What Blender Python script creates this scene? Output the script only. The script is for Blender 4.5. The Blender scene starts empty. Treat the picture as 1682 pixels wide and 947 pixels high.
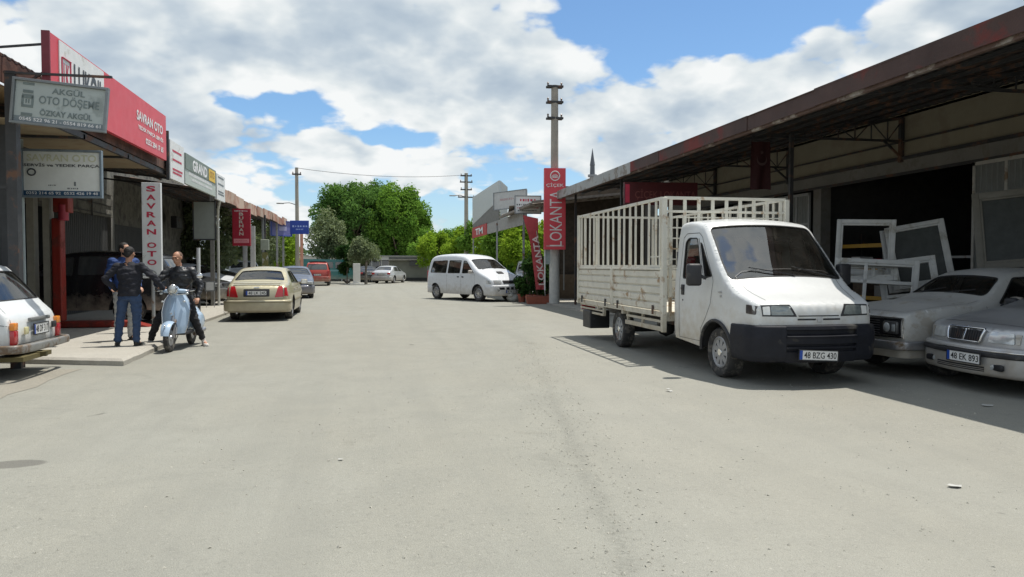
import bpy, bmesh, math, random
import numpy as np
from mathutils import Vector, Matrix, Euler
from mathutils.geometry import delaunay_2d_cdt
random.seed(7); np.random.seed(7)
R = math.radians
sc = bpy.context.scene
COL = sc.collection

# ---------------------------------------------------------------- camera
FPX, CXP, CYP, VX, VY, EYE = 1200.0, 841.0, 473.5, 608.0, 435.0, 1.5
YAW = math.atan((CXP - VX) / FPX); PIT = math.atan((CYP - VY) / FPX)
cam = bpy.data.cameras.new('camera'); camo = bpy.data.objects.new('camera', cam); COL.objects.link(camo)
cam.sensor_width = 36.0; cam.lens = 36.0 * FPX / 1682.0; cam.clip_end = 3000; cam.clip_start = 0.05
camo.location = (0, 0, EYE); camo.rotation_euler = (math.pi / 2 - PIT, 0, -YAW)
sc.camera = camo
FW = Vector((math.sin(YAW) * math.cos(PIT), math.cos(YAW) * math.cos(PIT), -math.sin(PIT)))
RT = Vector((math.cos(YAW), -math.sin(YAW), 0)); UP = RT.cross(FW)
def at(px, py, X=None, Y=None, Z=None):
    d = FW + RT * ((px - CXP) / FPX) - UP * ((py - CYP) / FPX)
    t = X / d.x if X is not None else (Y / d.y if Y is not None else (Z - EYE) / d.z)
    return Vector((0, 0, EYE)) + d * t

# ---------------------------------------------------------------- view + sun + sky
sc.view_settings.view_transform = 'Standard'; sc.view_settings.look = 'None'
sc.view_settings.exposure = 0.06; sc.view_settings.gamma = 1
SUNV = Vector((0.265, 0.10, 1.0)).normalized()
sl = bpy.data.lights.new('sun', 'SUN'); sl.energy = 4.6; sl.angle = R(0.53); sl.color = (1.0, 0.955, 0.88)
so = bpy.data.objects.new('sun', sl); COL.objects.link(so); so.location = (0, 0, 30)
so.rotation_euler = SUNV.to_track_quat('Z', 'Y').to_euler()

world = bpy.data.worlds.new('World'); sc.world = world; world.use_nodes = True
class NG:
    """tiny node helper"""
    def __init__(s, tree): s.t = tree; s.n = tree.nodes; s.l = tree.links
    def put(s, sock, v):
        if v is None: return
        if isinstance(v, bpy.types.NodeSocket): s.l.new(v, sock)
        elif isinstance(v, (tuple, list)) and sock.type == 'RGBA' and len(v) == 3: sock.default_value = (*v, 1)
        else: sock.default_value = v
    def math(s, op, a, b=None, c=None, clamp=False):
        n = s.n.new('ShaderNodeMath'); n.operation = op; n.use_clamp = clamp
        for i, v in enumerate((a, b, c)): s.put(n.inputs[i], v)
        return n.outputs[0]
    def vmath(s, op, a, b=None):
        n = s.n.new('ShaderNodeVectorMath'); n.operation = op
        s.put(n.inputs[0], a); s.put(n.inputs[1], b)
        return n.outputs['Value'] if op in ('LENGTH', 'DOT_PRODUCT', 'DISTANCE') else n.outputs[0]
    def comb(s, x, y, z=0.0):
        n = s.n.new('ShaderNodeCombineXYZ')
        for i, v in enumerate((x, y, z)): s.put(n.inputs[i], v)
        return n.outputs[0]
    def sep(s, v):
        n = s.n.new('ShaderNodeSeparateXYZ'); s.put(n.inputs[0], v); return n.outputs
    def noise(s, vec, scale, detail=4, rough=.55, dist=0.0, lac=2.0):
        n = s.n.new('ShaderNodeTexNoise'); s.put(n.inputs['Vector'], vec)
        n.inputs['Scale'].default_value = scale; n.inputs['Detail'].default_value = detail
        n.inputs['Roughness'].default_value = rough; n.inputs['Distortion'].default_value = dist
        n.inputs['Lacunarity'].default_value = lac
        return n.outputs['Fac']
    def ramp(s, f, stops, interp='LINEAR'):
        n = s.n.new('ShaderNodeValToRGB'); n.color_ramp.interpolation = interp
        e = n.color_ramp.elements
        while len(e) < len(stops): e.new(0.5)
        for i, (p, c) in enumerate(stops):
            e[i].position = p; e[i].color = (*c, 1) if isinstance(c, tuple) else (c, c, c, 1)
        s.put(n.inputs[0], f); return n.outputs[0]
    def mr(s, f, a, b, c=0.0, d=1.0, smooth=False):
        n = s.n.new('ShaderNodeMapRange'); n.interpolation_type = 'SMOOTHSTEP' if smooth else 'LINEAR'
        for i, v in enumerate((f, a, b, c, d)): s.put(n.inputs[i], v)
        return n.outputs[0]
    def mix(s, f, a, b, mode='MIX'):
        n = s.n.new('ShaderNodeMix'); n.data_type = 'RGBA'; n.blend_type = mode
        s.put(n.inputs[0], f); s.put(n.inputs[6], a); s.put(n.inputs[7], b); return n.outputs[2]

def build_sky():
    g = NG(world.node_tree); g.n.clear()
    out = g.n.new('ShaderNodeOutputWorld'); bg = g.n.new('ShaderNodeBackground')
    sky = g.n.new('ShaderNodeTexSky'); sky.sky_type = 'NISHITA'; sky.sun_disc = False
    sky.sun_elevation = math.asin(SUNV.z); sky.sun_rotation = math.atan2(SUNV.x, SUNV.y)
    sky.air_density = 1.0; sky.dust_density = 0.5; sky.ozone_density = 2.5
    tc = g.n.new('ShaderNodeTexCoord'); d = tc.outputs['Generated']
    x, y, z = g.sep(d)
    az = g.math('ARCTAN2', x, y); el = g.math('ARCSINE', z)
    zz = g.math('MAXIMUM', z, 0.0)
    def plane(zoff):
        q = g.math('ADD', zz, 0.34 + zoff)
        return g.comb(g.math('DIVIDE', x, q), g.math('DIVIDE', y, q), 3.7)
    def dens(zoff, det=9):
        p = plane(zoff)
        a = g.noise(p, 2.7, det, .56, 0.0)
        b = g.noise(g.vmath('ADD', p, (7.3, 2.1, 0)), 1.1, 2, .5)
        v = g.n.new('ShaderNodeTexVoronoi'); v.feature = 'F1'; v.inputs['Scale'].default_value = 8.5
        v.inputs['Detail'].default_value = 1.5; v.inputs['Roughness'].default_value = .5
        wob = g.n.new('ShaderNodeTexNoise'); wob.inputs['Scale'].default_value = 5; wob.inputs['Detail'].default_value = 3; g.put(wob.inputs['Vector'], p)
        pv = g.vmath('ADD', p, g.vmath('MULTIPLY', wob.outputs['Color'], (.16, .16, .16)))
        g.put(v.inputs['Vector'], pv)
        t = g.math('ADD', g.math('MULTIPLY', a, 0.78), g.math('MULTIPLY', b, 0.30))
        return g.math('SUBTRACT', t, g.math('MULTIPLY', v.outputs['Distance'], 0.17))
    D1 = dens(0.0); D2 = dens(0.05, 5); D3 = dens(0.0, 5)
    # blue gaps (negative) and cloud banks (positive), in azimuth / elevation
    spots = [(1150, 35, 205, 90, -.44), (1300, 20, 140, 55, -.22), (960, 15, 40, 30, -.12), (435, 170, 105, 24, -.30), (650, 232, 65, 18, -.20),
             (1330, 70, 95, 52, .34), (1190, 85, 45, 30, .22), (1120, 95, 55, 28, .16), (1140, 22, 28, 12, .22), (730, 330, 50, 20, -.12),
             (850, 130, 210, 110, .14), (1230, 150, 110, 50, .20), (250, 60, 250, 90, .14), (1620, 10, 120, 50, .25), (560, 60, 200, 60, .10), (720, 165, 130, 50, .12), (560, 235, 60, 25, .06), (1560, 60, 60, 60, .1),
             (545, 300, 60, 30, -.04), (300, 240, 90, 40, .10), (1000, 60, 70, 40, .02), (330, 205, 50, 25, .10), (700, 80, 200, 60, .06)]
    bias = None
    for px, py, sx, sy, w in spots:
        dr = (at(px, py, Y=100) - Vector((0, 0, EYE))).normalized()
        a0 = math.atan2(dr.x, dr.y); e0 = math.asin(dr.z)
        ux = g.math('DIVIDE', g.math('SUBTRACT', az, a0), sx / FPX * .95)
        uy = g.math('DIVIDE', g.math('SUBTRACT', el, e0), sy / FPX * .95)
        r2 = g.math('ADD', g.math('MULTIPLY', ux, ux), g.math('MULTIPLY', uy, uy))
        v = g.math('MULTIPLY', g.math('POWER', 2.718, g.math('MULTIPLY', r2, -1.0)), w)
        bias = v if bias is None else g.math('ADD', bias, v)
    cov = g.math('ADD', g.math('ADD', D1, .085), bias)
    mask = g.mr(cov, .40, .485, smooth=True)
    thick = g.mr(cov, .44, .68, smooth=True)
    lit = g.math('MULTIPLY', g.math('SUBTRACT', D3, D2), 2.6)
    big = g.noise(plane(0), 2.6, 6, .55)
    base = g.math('ADD', g.math('MULTIPLY', thick, -.36), 1.0)
    lum = g.math('ADD', g.math('ADD', base, lit), g.math('MULTIPLY', g.math('SUBTRACT', big, .5), -.9))
    
    cc = g.ramp(g.mr(lum, .30, 1.15), [(0, (3.9, 4.8, 5.8)), (.4, (5.3, 6.1, 6.8)), (.75, (7.4, 7.9, 8.1)), (1, (8.9, 9.1, 9.1))])
    hz = g.mr(el, 0.0, 0.20, 1.0, 0.0, smooth=True)
    skyc = g.mix(0.0, sky.outputs[0], (0, 0, 0))
    # clear-air colour of the sky: Nishita, lifted a little by thin haze
    skyb = g.mix(g.math('ADD', g.math('MULTIPLY', hz, .30), .0), g.mix(1.0, skyc, (1.05, 1.28, 1.42), 'MULTIPLY'), (6.0, 7.1, 8.2))
    col = g.mix(mask, skyb, cc)
    col = g.mix(g.mr(el, -0.02, 0.0), (2.2, 2.2, 2.0), col)
    g.put(bg.inputs['Color'], col); bg.inputs['Strength'].default_value = 0.1
    g.l.new(bg.outputs[0], out.inputs[0])
build_sky()
world.cycles.sampling_method = 'MANUAL'; world.cycles.sample_map_resolution = 512
sc.cycles.max_bounces = 6; sc.cycles.diffuse_bounces = 3; sc.cycles.glossy_bounces = 3; sc.cycles.transparent_max_bounces = 10
sc.cycles.caustics_reflective = False; sc.cycles.caustics_refractive = False
sc.cycles.use_denoising = True

# ---------------------------------------------------------------- materials
MATS = {}
def M(name, col, rough=.6, metal=0.0, var=.12, scale=6.0, bump=0.0, bscale=40.0, alt=None, altamt=0.0, altscale=3.0,
      low=None, spec=.5, coat=0.0, emit=0.0, alt_detail=6, stretch=(1, 1, 1), lowz=(0.2, 0.9)):
    if name in MATS: return MATS[name]
    m = bpy.data.materials.new(name); m.use_nodes = True; g = NG(m.node_tree)
    b = g.n['Principled BSDF']; tc = g.n.new('ShaderNodeTexCoord').outputs['Object']
    v = g.vmath('MULTIPLY', tc, stretch)
    n = g.noise(v, scale, 5, .6)
    dark = tuple(c * (1 - var) for c in col); lite = tuple(min(1, c * (1 + var)) for c in col)
    c = g.mix(g.mr(n, .3, .7), dark, lite)
    rgh = g.math('ADD', g.math('MULTIPLY', g.noise(v, scale * 3, 4, .6), .25 * min(1, rough * 2)), rough - .12 * min(1, rough * 2))
    if alt:
        k = g.noise(v, altscale, alt_detail, .65, .3)
        f = g.mr(k, .62 - altamt * .35, .70 - altamt * .30)
        c = g.mix(f, c, alt); rgh = g.mix(f, rgh, (.85, .85, .85))
    if low:   # dirt splashed up from the road, thickest at the sills
        z = g.sep(tc)[2]
        k = g.math('ADD', g.mr(z, lowz[1], lowz[0]), g.math('MULTIPLY', g.math('SUBTRACT', g.noise(tc, 7, 6, .65), .5), 1.2))
        f = g.mr(k, .25, 1.15, 0, .85)
        c = g.mix(f, c, low); rgh = g.mix(f, rgh, (.8, .8, .8))
    g.put(b.inputs['Base Color'], c); g.put(b.inputs['Roughness'], rgh); g.put(b.inputs['Metallic'], metal)
    b.inputs['Specular IOR Level'].default_value = spec
    if coat: b.inputs['Coat Weight'].default_value = coat; b.inputs['Coat Roughness'].default_value = .08
    if emit: g.put(b.inputs['Emission Color'], c); b.inputs['Emission Strength'].default_value = emit
    if bump:
        bn = g.n.new('ShaderNodeBump'); bn.inputs['Strength'].default_value = bump; bn.inputs['Distance'].default_value = .02
        g.put(bn.inputs['Height'], g.noise(v, bscale, 6, .65)); g.l.new(bn.outputs[0], b.inputs['Normal'])
    MATS[name] = m; return m
def glass(name, tint=(.35, .42, .42), base=(.02, .025, .028), rough=.02, opaque=False, dust=.10, ior=2.1):
    if name in MATS: return MATS[name]
    m = bpy.data.materials.new(name); m.use_nodes = True; g = NG(m.node_tree); g.n.clear()
    out = g.n.new('ShaderNodeOutputMaterial'); gl = g.n.new('ShaderNodeBsdfGlossy'); gl.inputs['Roughness'].default_value = rough
    fr = g.n.new('ShaderNodeFresnel'); fr.inputs['IOR'].default_value = ior
    mx = g.n.new('ShaderNodeMixShader')
    if opaque: a = g.n.new('ShaderNodeBsdfDiffuse'); a.inputs['Color'].default_value = (*base, 1)
    else: a = g.n.new('ShaderNodeBsdfTransparent'); a.inputs['Color'].default_value = (*tint, 1)
    g.l.new(fr.outputs[0], mx.inputs[0]); g.l.new(a.outputs[0], mx.inputs[1]); g.l.new(gl.outputs[0], mx.inputs[2])
    du = g.n.new('ShaderNodeBsdfDiffuse'); du.inputs['Color'].default_value = (.42, .40, .35, 1)
    m2 = g.n.new('ShaderNodeMixShader'); tc = g.n.new('ShaderNodeTexCoord').outputs['Object']
    g.put(m2.inputs[0], g.mr(g.noise(tc, 2.5, 7, .65), .35, .75, dust * .25, dust * 1.6))
    g.l.new(mx.outputs[0], m2.inputs[1]); g.l.new(du.outputs[0], m2.inputs[2]); g.l.new(m2.outputs[0], out.inputs[0])
    MATS[name] = m; return m
def leafmat(name, dark, lite, tr=.35):
    if name in MATS: return MATS[name]
    m = bpy.data.materials.new(name); m.use_nodes = True; g = NG(m.node_tree); g.n.clear()
    out = g.n.new('ShaderNodeOutputMaterial'); d = g.n.new('ShaderNodeBsdfDiffuse'); t = g.n.new('ShaderNodeBsdfTranslucent'); mx = g.n.new('ShaderNodeMixShader')
    ge = g.n.new('ShaderNodeNewGeometry'); tc = g.n.new('ShaderNodeTexCoord').outputs['Object']
    f = g.math('ADD', g.math('MULTIPLY', ge.outputs['Random Per Island'], .45), g.math('MULTIPLY', g.mr(g.noise(tc, .55, 3, .5), .35, .65), .55))
    c = g.mix(f, dark, lite)
    g.put(d.inputs[0], c); g.put(t.inputs[0], g.mix(.5, c, (lite[0] * 1.3, lite[1] * 1.4, lite[2] * .7))); mx.inputs[0].default_value = tr
    g.l.new(d.outputs[0], mx.inputs[1]); g.l.new(t.outputs[0], mx.inputs[2]); g.l.new(mx.outputs[0], out.inputs[0])
    MATS[name] = m; return m

DUST = (.36, .31, .24)
white_paint = lambda: M('white_paint', (.74, .74, .72), .32, var=.03, low=DUST, coat=.3)
rubber = M('tyre_rubber', (.035, .034, .033), .85, var=.2, alt=(.12, .11, .095), altamt=.35, altscale=9)
blackpl = M('black_plastic', (.022, .022, .025), .5, var=.15, alt=(.10, .095, .085), altamt=.15, altscale=5)
darkin = M('dark_interior', (.018, .018, .018), .85)
steel = M('bare_steel', (.42, .42, .43), .38, metal=.85, var=.12, alt=(.25, .17, .11), altamt=.10)
greysteel = M('grey_painted_steel', (.30, .31, .31), .5, var=.12, alt=(.20, .12, .08), altamt=.2)
darksteel = M('dark_painted_steel', (.035, .036, .038), .55, var=.2, alt=(.13, .07, .045), altamt=.25)
seatcloth = M('seat_cloth', (.06, .06, .065), .9, var=.2)
chrome = M('chrome', (.7, .7, .7), .15, metal=1, var=.03)
redglass = M('red_lamp_lens', (.42, .015, .02), .18, var=.08, coat=.8)
orangeglass = M('orange_lamp_lens', (.75, .24, .02), .2, var=.05, coat=.8)
clearlens = M('clear_lamp_lens', (.50, .52, .52), .12, var=.15, scale=14, coat=.9, metal=.35)
platewhite = M('plate_white', (.72, .72, .70), .4, var=.05)
plateblue = M('plate_blue', (.02, .07, .35), .4)
ink = M('black_ink', (.02, .02, .02), .5)
glass_clear = glass('car_glass', (.42, .50, .49), dust=.045)
glass_dark = glass('car_glass_dark', opaque=True, base=(.03, .035, .04), dust=.05)
M('grille_black', (.012, .012, .014), .45)
seal = M('rubber_seal', (.02, .02, .02), .7)

# ---------------------------------------------------------------- mesh helpers
class MB:
    def __init__(s): s.v = []; s.f = []
    def add(s, vs, fs):
        o = len(s.v); s.v += [tuple(v) for v in vs]; s.f += [tuple(i + o for i in f) for f in fs]; return s
    def box(s, c, d, rot=None, b=0.0):
        bm = bmesh.new(); bmesh.ops.create_cube(bm, size=1)
        for v in bm.verts: v.co = Vector((v.co.x * d[0], v.co.y * d[1], v.co.z * d[2]))
        if b: bmesh.ops.bevel(bm, geom=bm.edges[:], offset=min(b, .45 * min(d)), segments=2, affect='EDGES', profile=.5)
        m = Matrix.Translation(c)
        if rot is not None: m = m @ (rot if isinstance(rot, Matrix) else Euler(rot).to_matrix()).to_4x4()
        bm.verts.index_update()
        s.add([m @ v.co for v in bm.verts], [[v.index for v in f.verts] for f in bm.faces]); bm.free(); return s
    def box2(s, a, b, bv=0.0):
        a = Vector(a); b = Vector(b); return s.box((a + b) / 2, [abs(b[i] - a[i]) for i in range(3)], None, bv)
    def bar(s, p, q, w, h=None, b=0.0, up=(0, 0, 1)):
        """square bar from p to q"""
        p = Vector(p); q = Vector(q); d = q - p; L = d.length; h = h or w
        z = d.normalized(); u = Vector(up)
        if abs(z.dot(u)) > .98: u = Vector((0, 1, 0))
        x = u.cross(z).normalized(); y = z.cross(x)
        m = Matrix((x, y, z)).transposed()
        return s.box((p + q) / 2, (w, h, L), m, b)
    def tube(s, path, r, seg=10, closed=False, caps=True):
        P = [Vector(p) for p in path]; n = len(P); rs = r if isinstance(r, (list, tuple)) else [r] * n
        vs = []; prev = None
        for i in range(n):
            if closed: t = P[(i + 1) % n] - P[i - 1]
            else: t = P[min(i + 1, n - 1)] - P[max(i - 1, 0)]
            t.normalize()
            if prev is None:
                u = Vector((0, 0, 1)) if abs(t.z) < .9 else Vector((1, 0, 0))
                u = (u - t * u.dot(t)).normalized()
            else: u = (prev - t * prev.dot(t)).normalized()
            prev = u; w = t.cross(u)
            for k in range(seg):
                a = 2 * math.pi * k / seg; vs.append(P[i] + (u * math.cos(a) + w * math.sin(a)) * rs[i])
        fs = []
        for i in range(n if closed else n - 1):
            j = (i + 1) % n
            for k in range(seg):
                l = (k + 1) % seg; fs.append((i * seg + k, i * seg + l, j * seg + l, j * seg + k))
        if caps and not closed: fs += [tuple(range(seg))[::-1], tuple((n - 1) * seg + k for k in range(seg))]
        return s.add(vs, fs)
    def cyl(s, p, q, r, seg=16, r2=None): return s.tube([p, q], [r, r2 if r2 is not None else r], seg)
    def lathe(s, prof, c=(0, 0, 0), axis='Z', seg=24, cap=False):
        vs = []; n = len(prof)
        for k in range(seg):
            a = 2 * math.pi * k / seg; ca, sa = math.cos(a), math.sin(a)
            for r, h in prof:
                p = (r * ca, r * sa, h) if axis == 'Z' else ((r * ca, h, r * sa) if axis == 'Y' else (h, r * ca, r * sa))
                vs.append(Vector(p) + Vector(c))
        fs = [(k * n + i, ((k + 1) % seg) * n + i, ((k + 1) % seg) * n + i + 1, k * n + i + 1) for k in range(seg) for i in range(n - 1)]
        if cap: fs += [tuple(k * n for k in range(seg)), tuple(k * n + n - 1 for k in range(seg))]
        return s.add(vs, fs)
    def ell(s, c, r, seg=14, rings=9, rot=None):
        m = rot or Matrix.Identity(3); vs = [Vector(c) + m @ Vector((0, 0, r[2]))]
        for i in range(1, rings):
            t = math.pi * i / rings
            for k in range(seg):
                a = 2 * math.pi * k / seg
                vs.append(Vector(c) + m @ Vector((r[0] * math.sin(t) * math.cos(a), r[1] * math.sin(t) * math.sin(a), r[2] * math.cos(t))))
        vs.append(Vector(c) + m @ Vector((0, 0, -r[2]))); fs = []
        for k in range(seg):
            l = (k + 1) % seg; fs.append((0, 1 + k, 1 + l)); b = 1 + (rings - 2) * seg
            fs.append((len(vs) - 1, b + l, b + k))
            for i in range(rings - 2): o = 1 + i * seg; fs.append((o + k, o + seg + k, o + seg + l, o + l))
        return s.add(vs, fs)
    def prism(s, poly, axis, a, b):
        """2-D polygon extruded along an axis between a and b"""
        def P(u, v, w): return {'X': (w, u, v), 'Y': (u, w, v), 'Z': (u, v, w)}[axis]
        n = len(poly); vs = [P(u, v, a) for u, v in poly] + [P(u, v, b) for u, v in poly]
        return s.add(vs, [tuple(range(n))[::-1], tuple(range(n, 2 * n))] + [(i, (i + 1) % n, n + (i + 1) % n, n + i) for i in range(n)])
    def sweep(s, path, sect, closed_sect=True):
        """path in plan [(x,y)], section [(out, z)]; outward = right-hand side of travel"""
        n = len(path); m = len(sect); vs = []
        for i in range(n):
            a = Vector(path[max(i - 1, 0)]); b = Vector(path[min(i + 1, n - 1)]); t = (b - a).normalized(); nrm = Vector((-t.y, t.x))
            for o, z in sect: vs.append((path[i][0] + nrm.x * o, path[i][1] + nrm.y * o, z))
        fs = [(i * m + k, i * m + (k + 1) % m, (i + 1) * m + (k + 1) % m, (i + 1) * m + k) for i in range(n - 1) for k in range(m)]
        fs += [tuple(range(m)), tuple((n - 1) * m + k for k in range(m))[::-1]]
        return s.add(vs, fs)
    def xf(s, m):
        s.v = [tuple(m @ Vector(v)) for v in s.v]; return s
def obj(name, mb, mat, parent=None, smooth=None, loc=None, rot=None, nofix=False):
    me = bpy.data.meshes.new(name); me.from_pydata(mb.v, [], mb.f)
    if not nofix:
        bm = bmesh.new(); bm.from_mesh(me); bmesh.ops.recalc_face_normals(bm, faces=bm.faces[:]); bm.to_mesh(me); bm.free()
    if smooth is not None:
        me.polygons.foreach_set('use_smooth', [True] * len(me.polygons)); me.set_sharp_from_angle(angle=R(smooth))
    me.materials.append(mat); o = bpy.data.objects.new(name, me); COL.objects.link(o)
    if parent is not None: o.parent = parent
    if loc is not None: o.location = loc
    if rot is not None: o.rotation_euler = rot
    return o
def tag(o, label=None, cat=None, group=None, kind=None):
    if label: o['label'] = label
    if cat: o['category'] = cat
    if group: o['group'] = group
    if kind: o['kind'] = kind
    return o
def thing(name, label, cat, loc=(0, 0, 0), rotz=0.0, group=None):
    o = bpy.data.objects.new(name, None); COL.objects.link(o); o.empty_display_size = .2
    o.location = loc; o.rotation_euler = (0, 0, rotz); return tag(o, label, cat, group)
def tree_copy(o, parent=None):
    c = o.copy(); COL.objects.link(c)
    if parent is not None: c.parent = parent
    for ch in list(o.children): tree_copy(ch, c)
    return c
_txt = {}
def text_mb(s, w, h, depth=.004, bold=0.0, sp=1.0):
    """text fitted into w x h, centred on the origin in the XZ plane, reading from -Y"""
    key = (s, bold, sp)
    if key not in _txt:
        cu = bpy.data.curves.new('t', 'FONT'); cu.body = s; cu.size = 1; cu.extrude = .0; cu.offset = bold; cu.resolution_u = 3; cu.space_character = sp
        o = bpy.data.objects.new('t', cu); COL.objects.link(o); dg = bpy.context.evaluated_depsgraph_get()
        me = bpy.data.meshes.new_from_object(o.evaluated_get(dg))
        _txt[key] = ([tuple(v.co) for v in me.vertices], [tuple(p.vertices) for p in me.polygons])
        bpy.data.objects.remove(o); bpy.data.curves.remove(cu); bpy.data.meshes.remove(me)
    vs, fs = _txt[key]; mb = MB()
    if not vs: return mb
    x0 = min(v[0] for v in vs); x1 = max(v[0] for v in vs); y0 = min(v[1] for v in vs); y1 = max(v[1] for v in vs)
    mb.add([((v[0] - (x0 + x1) / 2) * w / (x1 - x0), -depth, (v[1] - (y0 + y1) / 2) * h / (y1 - y0)) for v in vs], fs)
    return mb
# ---------------------------------------------------------------- cars: side and top sheets cut by Delaunay, glass set into the openings
def resample(loop, step):
    out = []
    n = len(loop)
    for i in range(n):
        a = np.array(loop[i], float); b = np.array(loop[(i + 1) % n], float); k = max(1, int(np.ceil(np.linalg.norm(b - a) / step)))
        for j in range(k): out.append(tuple(a + (b - a) * j / k))
    return out
def inpoly(P, poly):
    x, y = P[:, 0], P[:, 1]; r = np.zeros(len(P), bool); n = len(poly)
    for i in range(n):
        x1, y1 = poly[i]; x2, y2 = poly[(i + 1) % n]
        c = ((y1 > y) != (y2 > y))
        with np.errstate(divide='ignore', invalid='ignore'): xi = (x2 - x1) * (y - y1) / (y2 - y1 + 1e-30) + x1
        r ^= c & (x < xi)
    return r
def cdt(outer, holes, step, extra=()):
    loops = [resample(outer, step)] + [resample(h, step) for h in holes]
    pts = []; edges = []
    for lp in loops:
        o = len(pts); n = len(lp); pts += lp; edges += [(o + i, o + (i + 1) % n) for i in range(n)]
    B = np.array(pts); lo = B.min(0); hi = B.max(0)
    gx = np.arange(lo[0] + step / 2, hi[0], step); gy = np.arange(lo[1] + step / 2, hi[1], step)
    G = np.array([(x + (step / 2 if j % 2 else 0), y) for j, y in enumerate(gy) for x in gx] + list(extra)) if len(gx) and len(gy) or len(extra) else np.zeros((0, 2))
    if len(G):
        ok = inpoly(G, outer)
        for h in holes: ok &= ~inpoly(G, h)
        G = G[ok]
        if len(G):
            d = np.sqrt(((G[:, None, :] - B[None, :, :]) ** 2).sum(2)).min(1); ex = len(extra) > 0
            G = G[d > (.005 if ex else step * .4)]
        pts = pts + [tuple(p) for p in G]
    v, e, f, *_ = delaunay_2d_cdt([Vector(p) for p in pts], edges, [], 0, 1e-6)
    V = np.array([tuple(p) for p in v]); T = [t for t in f if len(t) == 3]
    C = np.array([V[list(t)].mean(0) for t in T]); ok = inpoly(C, outer)
    for h in holes: ok &= ~inpoly(C, h)
    return V, [T[i] for i in np.nonzero(ok)[0]]
def roundpoly(poly, r, n=4):
    out = []; N = len(poly)
    for i in range(N):
        p = Vector(poly[i]); a = Vector(poly[i - 1]) - p; b = Vector(poly[(i + 1) % N]) - p
        k = min(r, a.length * .45, b.length * .45); A = p + a.normalized() * k; Bq = p + b.normalized() * k
        for j in range(n + 1):
            t = j / n; q = A * (1 - t) ** 2 + p * 2 * t * (1 - t) + Bq * t * t; out.append((q.x, q.y))
    return out
def area(poly): return sum(poly[i - 1][0] * poly[i][1] - poly[i][0] * poly[i - 1][1] for i in range(len(poly))) / 2
def shrink(poly, d):
    n = len(poly); s = 1 if area(poly) > 0 else -1; out = []
    for i in range(n):
        a = Vector(poly[i]) - Vector(poly[i - 1]); b = Vector(poly[(i + 1) % n]) - Vector(poly[i])
        if a.length < 1e-9: a = b
        if b.length < 1e-9: b = a
        a.normalize(); b.normalize(); na = Vector((-a.y, a.x)) * s; nb = Vector((-b.y, b.x)) * s
        m = (na + nb); m = m / max(.35, m.length ** 2 / 2) if m.length > .01 else na
        out.append((poly[i][0] + m.x * d, poly[i][1] + m.y * d))
    return out
def chaikin(P, n=2):
    P = [np.array(p, float) for p in P]
    for _ in range(n):
        Q = [P[0]]
        for a, b in zip(P[:-1], P[1:]): Q += [a * .75 + b * .25, a * .25 + b * .75]
        Q.append(P[-1]); P = Q
    return np.array(P)
HW = .8
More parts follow.
